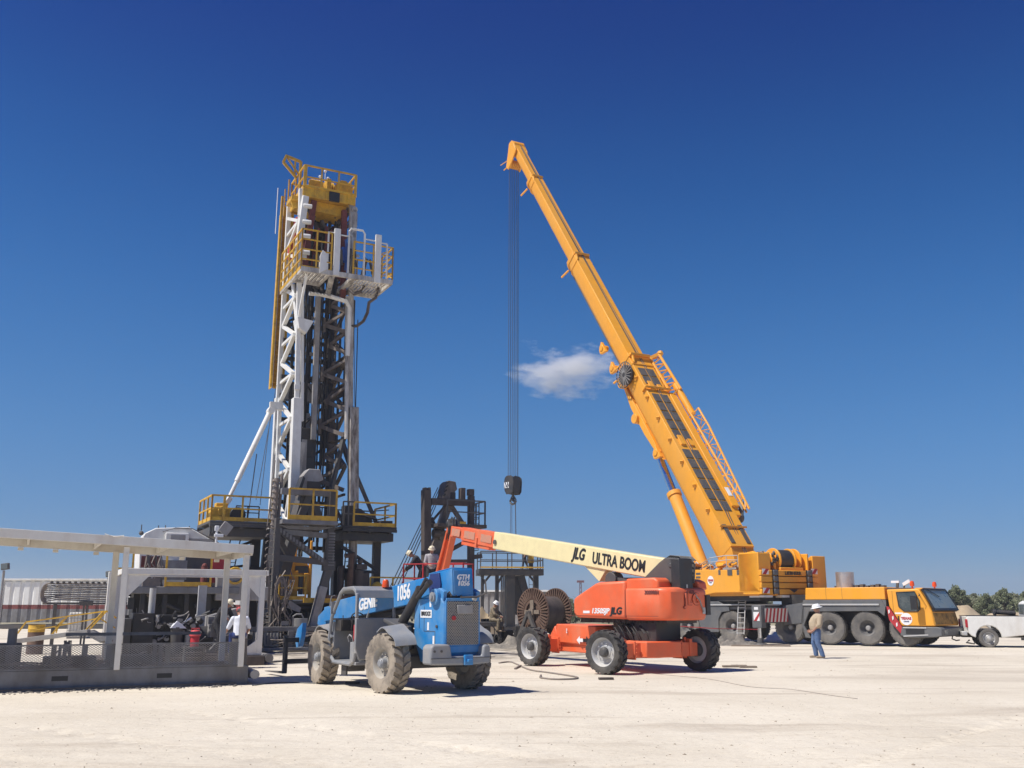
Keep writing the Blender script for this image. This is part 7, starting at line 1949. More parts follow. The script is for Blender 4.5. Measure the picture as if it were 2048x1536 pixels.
def heap(name, label, cat, c, r, h, mt, seed, n=26, rough=.25, kind=None):
    m = MB(); rr = random.Random(seed); vs = []; N = n
    for i in range(N + 1):
        for j in range(N + 1):
            x, y = (i / N * 2 - 1), (j / N * 2 - 1); d = math.sqrt(x * x + y * y)
            k = max(0, 1 - d); k = k * k * (3 - 2 * k) if d < 1 else 0
            nz = noise.fractal(Vector((x * 2.2 + seed, y * 2.2, seed * .7)), 1.0, 2.0, 5) * rough
            vs.append((x * r[0], y * r[1], -0.03 + h * k * (1 + nz) + (nz * .15 * h if 0 < k else 0)))
    fs = [(i * (N + 1) + j, (i + 1) * (N + 1) + j, (i + 1) * (N + 1) + j + 1, i * (N + 1) + j + 1) for i in range(N) for j in range(N)]
    m.add(vs, fs); o = m.build(name, mt, None, loc=(c.x, c.y, 0)); tag(o, label, cat, kind=kind); return o
sand = mat('tan_sand', (.42, .32, .20), .95, dirt=(.52, .42, .29), amt=.6, scale=.8, bump=.5, bscale=6)
heap('sand_pile', 'tan sand pile with steep left side between the crane cab and the pickup', 'sand pile', V(at(1908, 1230, 78).x, 78, 0), (3.6, 4), 2.35, sand, 1)
heap('sand_pile', 'low long sand bank behind the bed of the white pickup', 'sand pile', V(at(2030, 1230, 84).x, 84, 0), (5, 4), 1.5, sand, 2)
heap('soil_heap', 'churned grey soil beside the timber mat under the crane', 'soil', gnd(1470, 1291), (1.6, .45), .24, 'mud', 3, rough=2.0)
heap('soil_heap', 'small crumbled heap of grey soil against the mesh sided skid', 'soil', gnd(306, 1373.5), (.42, .25), .13, 'mud', 5, rough=1.2)
heap('soil_heap', 'dark mud mound at the foot of the reel stand', 'soil', gnd(1010, 1296), (1.6, .7), .3, 'mud', 6, rough=1.2)
heap('soil_heap', 'pale rubble mound showing behind the seated man', 'soil', V(at(968, 1240, 52).x, 52, 0), (1.4, 1.0), 1.3, sand, 7, rough=.9)

# =================================================================== PICKUP
def build_pickup():
    p = gnd(1979, 1295); F = Frame(p.x, p.y, R(-16)); t = F.root('pickup_truck')
    tag(t, 'dusty white long-bed pickup truck, cut off by the right edge', 'pickup truck')
    r = .40
    w0 = wheel_proto(t, (0, 0, r), PI, r, .28, .24, 'greytyre', 'silver', 'rim', lugs=30, lug_h=.012, style='block', dish=.75)
    wheel_copy(w0, (0, 1.72, r), 0); wheel_copy(w0, (3.9, 0, r), PI); wheel_copy(w0, (3.9, 1.72, r), 0)
    y0, y1 = -.16, 1.88
    def arch(cx, n=10, rr=.52): return [(cx + rr * math.cos(a), .42 + rr * math.sin(a)) for a in [PI * i / n for i in range(n + 1)]]
    side = [(-.80, .62), (-.83, 1.32), (1.62, 1.34), (1.62, .55)] + arch(0)[:] + [(-.7, .5)]
    m = MB(); m.xz(side, y0, y0 + .12); m.xz(side, y1 - .12, y1); bed = m.build('bed', 'white', t, bevel=.03)
    m = MB(); m.span(-.84, -.77, y0 + .1, y1 - .1, .62, 1.32); m.build('tailgate', 'white', bed, bevel=.02)
    m = MB(); m.span(-.75, 1.55, y0 + .12, y1 - .12, .7, .78); m.span(1.5, 1.6, y0 + .12, y1 - .12, .7, 1.3); m.build('bed_floor', 'dgrey', bed)
    m = MB(); m.span(-.84, 1.6, y0 + .0, y0 + .12, 1.335, 1.36); m.span(-.84, 1.6, y1 - .12, y1, 1.335, 1.36); m.build('bed_rail', 'stencil', bed)
    m = MB(); m.span(-.89, -.80, y0 - .01, y0 + .12, .85, 1.2); m.span(-.89, -.80, y1 - .12, y1 + .01, .85, 1.2); m.build('tail_lamp', 'letterred', t, bevel=.01)
    m = MB(); m.span(-1.07, -.85, y0, y1, .50, .68); m.build('rear_bumper', 'rim', t, bevel=.03)
    m = MB(); m.span(-1.2, -1.05, .75, .95, .42, .55); m.path([(-1.4, .3, .5), (-1.45, .2, .35), (-1.3, .1, .28), (-1.15, .2, .3)], .03, 6); m.path([(-.75, .2, .3), (-.9, .05, .2), (-.6, 0, .15), (-.5, .2, .3)], .035, 6); m.build('tow_hitch', 'dgrey', t)
    cabp = [(1.36, .5), (1.36, 1.36), (1.40, 1.9), (1.58, 2.0), (3.1, 2.0), (3.35, 1.95), (3.95, 1.38), (5.0, 1.28), (5.12, 1.1), (5.15, .55)] + arch(3.9)[:] + [(3.3, .45)]
    cabp = [(a + .3, b) if a < 3.2 or b > 1.3 else (a, b) for a, b in cabp]; m = MB(); m.xz(cabp, y0, y1); cab = m.build('cab_body', 'white', t, bevel=.05)
    m = MB()
    for yy, s in ((y0, -1), (y1, 1)):
        m.xz([(1.85, 1.38), (1.85, 1.86), (2.65, 1.88), (2.65, 1.38)], yy - .006, yy + .006); m.xz([(2.75, 1.38), (2.75, 1.88), (3.5, 1.88), (4.0, 1.38)], yy - .006, yy + .006)
    m.build('side_window', 'glass', cab)
    m = MB(); m.span(1.645, 1.655, y0 + .2, y1 - .2, 1.42, 1.84); m.build('rear_window', 'glass', cab)
    m = MB(); m.bar((3.72, .86, 1.94), (4.28, .86, 1.42), 1.7, .03); m.build('windscreen', 'glass', cab)
    m = MB(); m.span(1.6, 1.78, y0 - .03, y0, 1.12, 1.16); m.span(2.5, 2.7, y0 - .03, y0, 1.12, 1.16); m.build('door_handle', 'stencil', cab)
    m = MB(); m.span(5.12, 5.30, y0, y1, .45, .75); m.build('front_bumper', 'rim', t, bevel=.03)
    m = MB(); m.span(-1.0, 5.0, .2, 1.5, .42, .62); m.span(1.3, 3.2, y0 + .05, y0 + .2, .32, .42); m.build('chassis', 'black', t)
    m = MB()
    for k in range(2): m.tube((.45 - .0 * k, .5 + .3 * k, 1.5), (1.28, .5 + .3 * k, 1.46), .10, 12); m.tube((.42, .5 + .3 * k, 1.5), (.5, .5 + .3 * k, 1.5), .13, 12)
    m.span(.3, 1.25, .3, 1.0, .8, 1.32); o = m.build('pipe_spools', 'black', None, bevel=.02); o.matrix_world = Matrix.Translation(F.o) @ Matrix.Rotation(F.yaw, 4, 'Z')
    tag(o, 'dark pipe spools and toolbox lying in the bed of the white pickup', 'pipes')
build_pickup()

# =================================================================== small items on the ground
def flat(name, label, cat, pts, r, mt, seed=0, n=6):
    g = [gnd(*p) for p in pts]
    # smooth curve through the points
    q = []
    for i in range(len(g) - 1):
        p0, p1, p2, p3 = g[max(i - 1, 0)], g[i], g[i + 1], g[min(i + 2, len(g) - 1)]
        for k in range(5):
            s = k / 5; q.append(.5 * ((2 * p1) + (p2 - p0) * s + (2 * p0 - 5 * p1 + 4 * p2 - p3) * s * s + (3 * p1 - p0 - 3 * p2 + p3) * s ** 3))
    q.append(g[-1]); o0 = q[0].copy(); m = MB(); m.path([V(p.x - o0.x, p.y - o0.y, r * .8) for p in q], r, n); o = m.build(name, mt, None, loc=(o0.x, o0.y, 0)); tag(o, label, cat); return o
flat('hose', 'brown hose bent in a long loop on the sand left of the boom lift', 'hose', [(998, 1327), (1020, 1325), (1034, 1330), (1060, 1341), (1100, 1347), (1150, 1355), (1150, 1359), (1110, 1360), (1082, 1357), (1082, 1352)], .024, 'hose')
flat('hose', 'short hose tail beside the larger hose loop on the sand', 'hose', [(1030, 1339), (1042, 1333)], .03, 'hose')
flat('cable', 'thin dark cable snaking over the sand in front of the boom lift', 'cable', [(1245, 1342), (1330, 1350), (1420, 1359), (1500, 1374), (1580, 1379), (1660, 1391), (1715, 1398)], .006, 'hose')
flat('cable', 'thin line lying on the ground at the end of the mesh sided skid', 'cable', [(505, 1372), (560, 1366), (640, 1368)], .015, 'rope')
flat('pipe', 'thin pipe on the sand to the left of the front forklift wheel', 'pipe', [(510, 1329), (560, 1324), (612, 1320)], .03, 'dgrey')
def plank(u, v, L, yaw, label, w=.18, mt='wood', name='plank'):
    g = gnd(u, v); m = MB(); m.box((0, 0, .03), (L, w, .05)); o = m.build(name, mt, None, loc=(g.x, g.y, 0), rot=(0, 0, yaw), bevel=.006); tag(o, label, 'plank')
plank(1212, 1359.5, .36, .1, 'short dark board on the sand in front of the near boom lift wheel', .16, 'brownst')
plank(1462, 1334.5, .5, .05, 'left one of three weathered boards lying right of the boom lift'); plank(1478, 1333.6, .45, -.1, 'middle one of three weathered boards lying right of the boom lift'); plank(1496, 1335.6, .5, .02, 'right one of three weathered boards lying right of the boom lift')
plank(705, 1368, .35, -.3, 'splintered stick under the forklift chassis', .05, 'brownst')
# red line strung from the crane jack
a, b = at(1515, 1259, 45.1), at(1352, 1252, 44); m = MB(); m.path([a - a, (b - a) * .5 + V(0, 0, -.04), b - a], .018, 5); o = m.build('barrier_rope', 'red', None, loc=a); tag(o, 'thin red rope strung from the crane jack toward the boom lift', 'rope')
# distant drilling derrick
p = at(1161.5, 1200, 420); m = MB(); zz = at(1161, 1163, 420).z
for s in (-.5, .5): m.bar((s, 0, 0), (s * .6, 0, zz), .3)
for k in range(7): m.bar((-.5, 0, zz * k / 7), (.5, 0, zz * (k + 1) / 7), .2)
m.box((0, 0, zz), (3.0, 1.2, .9)); o = m.build('distant_derrick', 'redpri', None, loc=(p.x, 420, 0)); tag(o, 'tiny thin tower on the horizon above the cable reel', 'tower')
p = at(1052, 1128, 68)
o = MB(); o.span(-.2, .2, -.2, .2, 0, .62); q = o.build('yellow_container', 'ryellow', None, loc=(at(1062, 1128, 69).x, 69, WALK_Z + .4), bevel=.03); tag(q, 'yellow bin standing on the railed walkway beside the worker', 'bin')
o = MB(); o.span(-.15, .15, -.15, .15, 0, .4); q = o.build('metal_block', 'dgrey', None, loc=(at(1062, 1128, 69).x, 69, WALK_Z)); tag(q, 'dark block under the yellow bin on the walkway', 'block')
# =================================================================== GROUND
def build_ground():
    m = bpy.data.materials.new('caliche_ground'); m.use_nodes = True
    n, l = m.node_tree.nodes, m.node_tree.links; b = n['Principled BSDF']; b.inputs['Roughness'].default_value = .95; b.inputs['Specular IOR Level'].default_value = .1
    tc = n.new('ShaderNodeTexCoord')
    def noi(scale, det=6, sx=1, sy=1, rot=0, rough=.6, dist=0):
        mp = n.new('ShaderNodeMapping'); mp.inputs['Scale'].default_value = (sx, sy, 1); mp.inputs['Rotation'].default_value = (0, 0, rot); l.new(tc.outputs['Object'], mp.inputs[0])
        q = n.new('ShaderNodeTexNoise'); q.inputs['Scale'].default_value = scale; q.inputs['Detail'].default_value = det; q.inputs['Roughness'].default_value = rough; q.inputs['Distortion'].default_value = dist; l.new(mp.outputs[0], q.inputs['Vector']); return q
    def ramp(src, a, c, lo=0, hi=1):
        r = n.new('ShaderNodeMapRange'); r.interpolation_type = 'SMOOTHSTEP'; r.inputs['From Min'].default_value = a; r.inputs['From Max'].default_value = c; r.inputs['To Min'].default_value = lo; r.inputs['To Max'].default_value = hi; l.new(src, r.inputs['Value']); return r.outputs[0]
    def mix(f, A, B):
        x = n.new('ShaderNodeMix'); x.data_type = 'RGBA'
        if isinstance(f, float): x.inputs[0].default_value = f
        else: l.new(f, x.inputs[0])
        for i, c in ((6, A), (7, B)):
            if isinstance(c, tuple): x.inputs[i].default_value = (*c, 1)
            else: l.new(c, x.inputs[i])
        return x.outputs[2]
    base = mix(ramp(noi(.22, 5).outputs[0], .35, .7), (.68, .615, .505), (.60, .535, .43))
    streak = mix(ramp(noi(.55, 7, .18, 1.0, .25, .65, .6).outputs[0], .51, .68, 0, .62), base, (.42, .355, .28))       # wheel-packed streaks
    c2 = mix(ramp(noi(9, 8, .8, 1.2).outputs[0], .50, .72, 0, .45), streak, (.46, .385, .29))
    wet = ramp(noi(.13, 6, .35, 1.0, -.2, .7, .8).outputs[0], .56, .70, 0, .5); c2 = mix(wet, c2, (.40, .34, .27))
    trk = ramp(noi(2.2, 6, .10, 1.6, .12, .6, .4).outputs[0], .60, .72, 0, .38); c2 = mix(trk, c2, (.36, .30, .23))
    c3 = mix(ramp(noi(60, 4).outputs[0], .62, .72, 0, .5), c2, (.36, .30, .23))
    fine = mix(ramp(noi(26, 6).outputs[0], .30, .45, .35, 0), c3, (.76, .70, .61))
    # working area: darker, oilier earth around the machines
    sep = n.new('ShaderNodeSeparateXYZ'); l.new(tc.outputs['Object'], sep.inputs[0])
    yy = ramp(sep.outputs['Y'], 31, 38); xx = ramp(sep.outputs['X'], 2, 9, 1, 0)
    mul = n.new('ShaderNodeMath'); mul.operation = 'MULTIPLY'; l.new(yy, mul.inputs[0]); l.new(xx, mul.inputs[1])
    yf = ramp(sep.outputs['Y'], 56, 68, 1, 0); m2 = n.new('ShaderNodeMath'); m2.operation = 'MULTIPLY'; l.new(mul.outputs[0], m2.inputs[0]); l.new(yf, m2.inputs[1])
    xl = ramp(sep.outputs['X'], -17, -12); m4 = n.new('ShaderNodeMath'); m4.operation = 'MULTIPLY'; l.new(m2.outputs[0], m4.inputs[0]); l.new(xl, m4.inputs[1])
    nz = ramp(noi(.9, 7).outputs[0], .38, .60, 0, .85); m3 = n.new('ShaderNodeMath'); m3.operation = 'MULTIPLY'; l.new(m4.outputs[0], m3.inputs[0]); l.new(nz, m3.inputs[1])
    oil = mix(m3.outputs[0], fine, (.13, .11, .09))
    # scrub land far away
    far = ramp(sep.outputs['Y'], 88, 100, 0, .8); out = mix(far, oil, (.23, .21, .12))
    l.new(out, b.inputs['Base Color'])
    bp = n.new('ShaderNodeBump'); bp.inputs['Strength'].default_value = .55; bp.inputs['Distance'].default_value = .03; l.new(noi(14, 10, rough=.7).outputs[0], bp.inputs['Height'])
    bp2 = n.new('ShaderNodeBump'); bp2.inputs['Strength'].default_value = .5; bp2.inputs['Distance'].default_value = .05; l.new(noi(3.0, 5, .7, 1.2).outputs[0], bp2.inputs['Height']); l.new(bp.outputs[0], bp2.inputs['Normal'])
    l.new(bp2.outputs[0], b.inputs['Normal'])
    M['ground'] = m
    # one sheet: fine grid in the foreground, big quads toward the horizon
    def hgt(x, y):
        k = min(1, max(0, (20.6 - y) / 3.0)) if x < -5.5 + (y - 21) * 2 else min(1, max(0, (25.0 - y) / 4.0))
        k = min(1, max(0, (19.5 - y) / 3.5))
        z = noise.fractal(Vector((x * .35, y * .5, 3)), 1.0, 2.0, 4) * .03 + noise.fractal(Vector((x * 2.3, y * 2.3, 9)), 1.0, 2.0, 4) * .012
        # tyre tracks: two curved bands of tread lugs in the left foreground
        for (ox, sl, cv, w) in ((-1.2, -.69, .03, .24), (-4.3, -.69, .03, .24), (1.6, -.9, 0, .22), (3.2, 1.1, .0, .25)):
            c = ox + (y - 11) / (sl if abs(sl) > .01 else .01); d = (x - c) * abs(sl) / math.sqrt(1 + sl * sl)
            if abs(d) < w: z += (-.034 + .034 * math.sin(y * 34 + (1 if d > 0 else -1) * d * 22)) * (1 - abs(d) / w) ** .5 * (.55 + .6 * noise.noise(Vector((x * .5, y * .5, 1))))
        return z * k
    mb = MB()
    xs = []; x = -13.0
    while x < 13.01: xs.append(x); x += .075
    ys = []; y = 7.0
    while y < 20.01: ys.append(y); y += .07 if y < 14 else .12
    ys[-1] = 20.0
    xs[-1] = 13.0
    nx, ny = len(xs), len(ys)
    vs = [(x, y, hgt(x, y) * min(1, (13 - abs(x)) / 1.0)) for x in xs for y in ys]
    fs = [(i * ny + j, (i + 1) * ny + j, (i + 1) * ny + j + 1, i * ny + j + 1) for i in range(nx - 1) for j in range(ny - 1)]
    mb.add(vs, fs)
    big = 1500
    mb.add([(-big, -60, 0), (big, -60, 0), (big, 7, 0), (-big, 7, 0), (-13, 7, 0), (13, 7, 0), (13, 20, 0), (-13, 20, 0), (-big, 20, 0), (big, 20, 0), (big, big, 0), (-big, big, 0)],
           [(0, 1, 2, 3), (3, 4, 7, 8), (5, 2, 9, 6), (8, 9, 10, 11)])
    o = mb.build('ground', 'ground', None, ang=180); tag(o, kind='structure')
    # loose stones
    rr = random.Random(77); st = MB()
    for k in range(4200):
        y = 8 + 34 * rr.random() ** 1.6; x = rr.uniform(-.62, .62) * y * 1.05
        s = rr.uniform(.003, .011) * (1 + .6 * (y / 30)); s *= 2.2 if rr.random() < .03 else 1
        if abs(x) < 13 and y < 20: z = hgt(x, y)
        else: z = 0
        vs = [(x + s * rr.uniform(.6, 1.5), y, z), (x, y + s * rr.uniform(.6, 1.2), z), (x - s * rr.uniform(.6, 1.5), y, z), (x, y - s * rr.uniform(.6, 1.2), z), (x + s * .2, y, z + s * rr.uniform(.4, .9)), (x, y, z - s)]
        st.add(vs, [(0, 1, 4), (1, 2, 4), (2, 3, 4), (3, 0, 4), (1, 0, 5), (2, 1, 5), (3, 2, 5), (0, 3, 5)])
    g = st.build('gravel', mat('loose_stone', (.42, .35, .26), .95, dirt=(.16, .13, .10), amt=.9, scale=.7), None, smooth=False); tag(g, 'loose small stones scattered over the pale ground', 'gravel', kind='stuff')
    for i, (u, v, s) in enumerate(((652, 1446, .07), (1681, 1446, .05))): pass
    dirt = MB()
    for k in range(420):
        f = rr.random(); x = -6.4 + f * 11.5; y = -.14 - rr.random() ** 2 * .5; s = rr.uniform(.01, .035)
        dirt.ball((x, y, s * .3), s, 5, (1.3, 1, .7))
    g = dirt.build('loose_soil', 'mud', None); g.matrix_world = Matrix.Translation(Vector((-10.8, 21.1, 0))) @ Matrix.Rotation(R(26), 4, 'Z'); tag(g, 'crumbs of grey soil along the foot of the mesh sided skid', 'soil', kind='stuff')
build_ground()

# =================================================================== SHRUB TREES
def leaf_mat(name, c1, c2):
    m = bpy.data.materials.new(name); m.use_nodes = True; n, l = m.node_tree.nodes, m.node_tree.links; b = n['Principled BSDF']; b.inputs['Roughness'].default_value = .7; b.inputs['Specular IOR Level'].default_value = .2
    g = n.new('ShaderNodeNewGeometry'); r = n.new('ShaderNodeMix'); r.data_type = 'RGBA'; r.inputs[6].default_value = (*c1, 1); r.inputs[7].default_value = (*c2, 1); l.new(g.outputs['Random Per Island'], r.inputs[0]); l.new(r.outputs[2], b.inputs['Base Color'])
    tr = n.new('ShaderNodeBsdfTranslucent'); l.new(r.outputs[2], tr.inputs[0]); mx = n.new('ShaderNodeMixShader'); mx.inputs[0].default_value = .25; l.new(b.outputs[0], mx.inputs[1]); l.new(tr.outputs[0], mx.inputs[2]); l.new(mx.outputs[0], n['Material Output'].inputs[0]); return m
LM = [leaf_mat('mesquite_leaf', (.22, .245, .14), (.36, .37, .24)), leaf_mat('dry_leaf', (.21, .22, .13), (.36, .35, .23)), leaf_mat('olive_leaf', (.16, .185, .10), (.28, .30, .18))]  # pale, muted leaf tones put distance haze into the colour
def tree_proto(i, h, w, thin, seed):
    rr = random.Random(seed); t = empty('shrub_tree', (0, 0, 0))
    tr = MB(); clumps = []
    for k in range(4 + i % 3):
        a = rr.uniform(0, 2 * PI); top = V(math.cos(a) * w * .3 * rr.uniform(.3, 1), math.sin(a) * w * .3, h * rr.uniform(.55, .85)); mid = top * .5 + V(rr.uniform(-.2, .2), rr.uniform(-.2, .2), 0)
        tr.tube((0, 0, -.1), mid, .07, 6, .045); tr.tube(mid, top, .045, 6, .02)
        for q in range(3): e = mid.lerp(top, rr.random()) ; f = e + V(rr.uniform(-.6, .6), rr.uniform(-.6, .6), rr.uniform(.2, .7)); tr.tube(e, f, .02, 5, .008)
    tr.build('trunk', 'bark', t)
    cr = MB()
    nc = 34 if not thin else 22
    for k in range(nc):
        a = rr.uniform(0, 2 * PI); rad = w * .5 * math.sqrt(rr.random()); z = h * (rr.uniform(.12, .92) if not thin else rr.uniform(.3, .95)); rad *= (1.05 - .55 * (z / h) ** 2)
        c = V(math.cos(a) * rad, math.sin(a) * rad, z); s = rr.uniform(.30, .62) * (.8 if thin else 1)
        for q in range(170):
            d = V(rr.gauss(0, 1), rr.gauss(0, 1), rr.gauss(0, .8)); d = d.normalized() * s * rr.random() ** .4
            p = c + d; p.z = max(.05, p.z); sz = rr.uniform(.05, .12); x = V(rr.gauss(0, 1), rr.gauss(0, 1), rr.gauss(0, 1)).normalized(); y = x.cross(V(rr.gauss(0, 1), rr.gauss(0, 1), rr.gauss(0, 1))).normalized()
            cr.add([p - x * sz - y * sz * .6, p + x * sz - y * sz * .5, p + x * sz * .8 + y * sz * .6, p - x * sz * .7 + y * sz * .7], [(0, 1, 2, 3)])
    cr.build('crown', LM[i % 3], t, smooth=False)
    return t
PROTO = [tree_proto(0, 3.3, 3.8, False, 1), tree_proto(1, 3.9, 2.6, True, 2), tree_proto(2, 3.0, 4.2, False, 3), tree_proto(1, 3.4, 3.2, False, 4), tree_proto(2, 4.1, 2.2, True, 5)]
KIND = ['rounded green shrub', 'tall thin shrub tree', 'low wide olive shrub', 'bushy green shrub tree', 'slender open shrub tree']
GROUPT = 'shrub trees on the horizon'
rt = random.Random(99); used = [False] * 5
spots = []
x = 40.0
while x < 66: spots.append((x, rt.uniform(100, 128), rt.uniform(.95, 1.15))); x += rt.uniform(.35, .65)
x = -6.0
while x < 17: spots.append((x, rt.uniform(104, 122), rt.uniform(.98, 1.12))); x += rt.uniform(.7, 1.3)
x = 17.5
while x < 40: spots.append((x, rt.uniform(108, 124), rt.uniform(.7, .95))); x += rt.uniform(2.6, 4.0)
x = -75.0
while x < -8: spots.append((x, rt.uniform(115, 130), rt.uniform(.7, .9))); x += rt.uniform(3.5, 5.5)
for (x, y, s) in spots:
    k = rt.choice([0, 0, 1, 2, 2, 3, 3, 4]) if s > .84 else rt.choice([0, 2, 3])
    if s > 1.12 and rt.random() < .5: k = 4
    t = copy_tree(PROTO[k]) if used[k] else PROTO[k]; used[k] = True
    t.location = (x, y, 0); t.rotation_euler = (0, 0, rt.uniform(0, 6.28)); sc = s * rt.uniform(.72, .86); t.scale = (sc, sc, sc)
    where = 'on the horizon behind the pickup and crane cab' if x > 40 else ('on the horizon above the cable reel and under the cream boom' if -6 <= x < 17 else ('on the horizon behind the crane' if x > 0 else 'on the far horizon behind the long container'))
    tag(t, KIND[k] + ' ' + where, 'tree', GROUPT + ' ' + ('at right' if x > 40 else 'in the middle' if -6 <= x < 17 else 'behind the crane' if x > 0 else 'at left') + ', ' + KIND[k])
for k in range(5):
    if not used[k]: print('unused tree', k)

# =================================================================== CLOUD
def build_cloud():
    m = bpy.data.materials.new('cloud_vapour'); m.use_nodes = True; n, l = m.node_tree.nodes, m.node_tree.links
    n.remove(n['Principled BSDF']); pv = n.new('ShaderNodeVolumePrincipled'); pv.inputs['Color'].default_value = (.96, .97, 1, 1); pv.inputs['Anisotropy'].default_value = .2
    tc = n.new('ShaderNodeTexCoord'); ln = n.new('ShaderNodeVectorMath'); ln.operation = 'LENGTH'
    l.new(tc.outputs['Object'], ln.inputs[0])
    nz = n.new('ShaderNodeTexNoise'); nz.inputs['Scale'].default_value = 1.7; nz.inputs['Detail'].default_value = 7; nz.inputs['Roughness'].default_value = .62; l.new(tc.outputs['Object'], nz.inputs['Vector'])
    s = n.new('ShaderNodeMath'); s.operation = 'MULTIPLY_ADD'; s.inputs[1].default_value = 3.4; s.inputs[2].default_value = -1.18; l.new(nz.outputs[0], s.inputs[0])
    d = n.new('ShaderNodeMath'); d.operation = 'SUBTRACT'; l.new(s.outputs[0], d.inputs[0]); l.new(ln.outputs['Value'], d.inputs[1])
    r = n.new('ShaderNodeMapRange'); r.inputs['From Min'].default_value = 0; r.inputs['From Max'].default_value = .55; r.inputs['To Max'].default_value = CLOUD_D; l.new(d.outputs[0], r.inputs['Value']); l.new(r.outputs[0], pv.inputs['Density']); l.new(pv.outputs[0], n['Material Output'].inputs['Volume'])
    m.cycles.volume_step_rate = 1.0 if hasattr(m.cycles, 'volume_step_rate') else 1
    for (u, v, su, sv, lab) in ((1135, 738, 150, 64, 'small white wispy cloud beside the crane hoist ropes'),):
        c = at(u, v, 900); k = 900 / FPX * 1.06
        mb = MB(); mb.ball((0, 0, 0), 1.0, 24); o = mb.build('cloud', m, None, loc=c); o.scale = (su * k, su * k * .6, sv * k); o.rotation_euler = (0, R(4), 0)
        tag(o, lab, 'cloud')
CLOUD_D = .09
build_cloud()

def build_haze():
    m = bpy.data.materials.new('dusty_air'); m.use_nodes = True; n, l = m.node_tree.nodes, m.node_tree.links; n.remove(n['Principled BSDF'])
    pv = n.new('ShaderNodeVolumePrincipled'); pv.inputs['Color'].default_value = (.80, .87, 1, 1); pv.inputs['Density'].default_value = .00042; pv.inputs['Anisotropy'].default_value = .3; l.new(pv.outputs[0], n['Material Output'].inputs['Volume'])
    mb = MB(); mb.span(-1550, 1550, -70, 1560, -1.2, 44); o = mb.build('haze', m, None, smooth=False); tag(o, 'thin dusty haze in the air over the whole site', 'haze', kind='stuff')
build_haze()
# =================================================================== PEOPLE
def fuse(mb, name, material, parent, vox=.009, smooth_it=4):
    o = mb.build(name, material, None)
    r_ = o.modifiers.new('r', 'REMESH'); r_.mode = 'VOXEL'; r_.voxel_size = vox
    s_ = o.modifiers.new('s', 'SMOOTH'); s_.factor = .5; s_.iterations = smooth_it
    dg = bpy.context.evaluated_depsgraph_get(); me = bpy.data.meshes.new_from_object(o.evaluated_get(dg))
    old = o.data; o.modifiers.clear(); o.data = me; bpy.data.meshes.remove(old); me.name = name
    me.polygons.foreach_set('use_smooth', [True] * len(me.polygons)); o.parent = parent
    return o
def limb(mb, pts, rad, n=12):
    for i in range(len(pts) - 1): mb.tube(pts[i], pts[i + 1], rad[i], n, rad[i + 1])
    for p, r_ in zip(pts, rad): mb.ball(p, r_, 12)
def torso(mb, J, grow=0.0, belly=0.0, lo=0.0):
    pel, ch, nk = J['pelvis'], J['chest'], J['neck']; side = (J['shL'] - J['shR']).normalized(); hs_ = (J['hipL'] - J['hipR']).normalized()
    rows = [(0.0 - lo, .155, .115, hs_), (.18, .16, .12 + belly * .5, hs_), (.42, .155, .115 + belly, (hs_ + side).normalized()), (.68, .175, .12 + belly * .4, side), (.88, .185, .115, side), (1.0, .13, .08, side)]
    rings = []
    axis = (nk - pel)
    for f, rx, ry, sd in rows:
        c = pel.lerp(nk, f) if f >= 0 else pel + axis.normalized() * f
        up = axis.normalized(); sx_ = (sd - up * sd.dot(up)).normalized(); fy = up.cross(sx_) * -1
        off = fy * (-(belly * .5) if False else 0)
        fwd = J.get('fwd', V(1, 0, 0)); bl = fwd * (belly * .45 if .1 < f < .7 else 0)
        rings.append([c + bl + sx_ * math.cos(a) * (rx + grow) + fy * math.sin(a) * (ry + grow) for a in [2 * PI * k / 16 for k in range(16)]])
    vs = [p for g in rings for p in g]; fs = []
    for i in range(len(rings) - 1):
        for k in range(16): fs.append((i * 16 + k, i * 16 + (k + 1) % 16, (i + 1) * 16 + (k + 1) % 16, (i + 1) * 16 + k))
    fs += [tuple(range(15, -1, -1)), tuple((len(rings) - 1) * 16 + k for k in range(16))]
    mb.add(vs, fs)
def hand(mb, w, d, palm_n, thumb):
    d = d.normalized(); x = d.cross(palm_n).normalized(); c = w + d * .045
    mb.box(c, (.02, .02, .02)); limb(mb, [w, w + d * .03, w + d * .085], [.026, .034, .034])
    for k, (o, L_) in enumerate(((-.030, .070), (-.010, .080), (.011, .076), (.030, .060))):
        b = w + d * .085 + x * o; m1 = b + d * L_ * .55 + palm_n * .008; m2 = m1 + (d * .6 + palm_n * .8).normalized() * L_ * .45; limb(mb, [b, m1, m2], [.0105, .0095, .008], 8)
    b = w + d * .03 + x * thumb * .030; limb(mb, [b, b + (d * .6 + x * thumb * .7 + palm_n * .2).normalized() * .04, b + (d * .9 + x * thumb * .5 + palm_n * .5).normalized() * .07], [.014, .012, .010], 8)
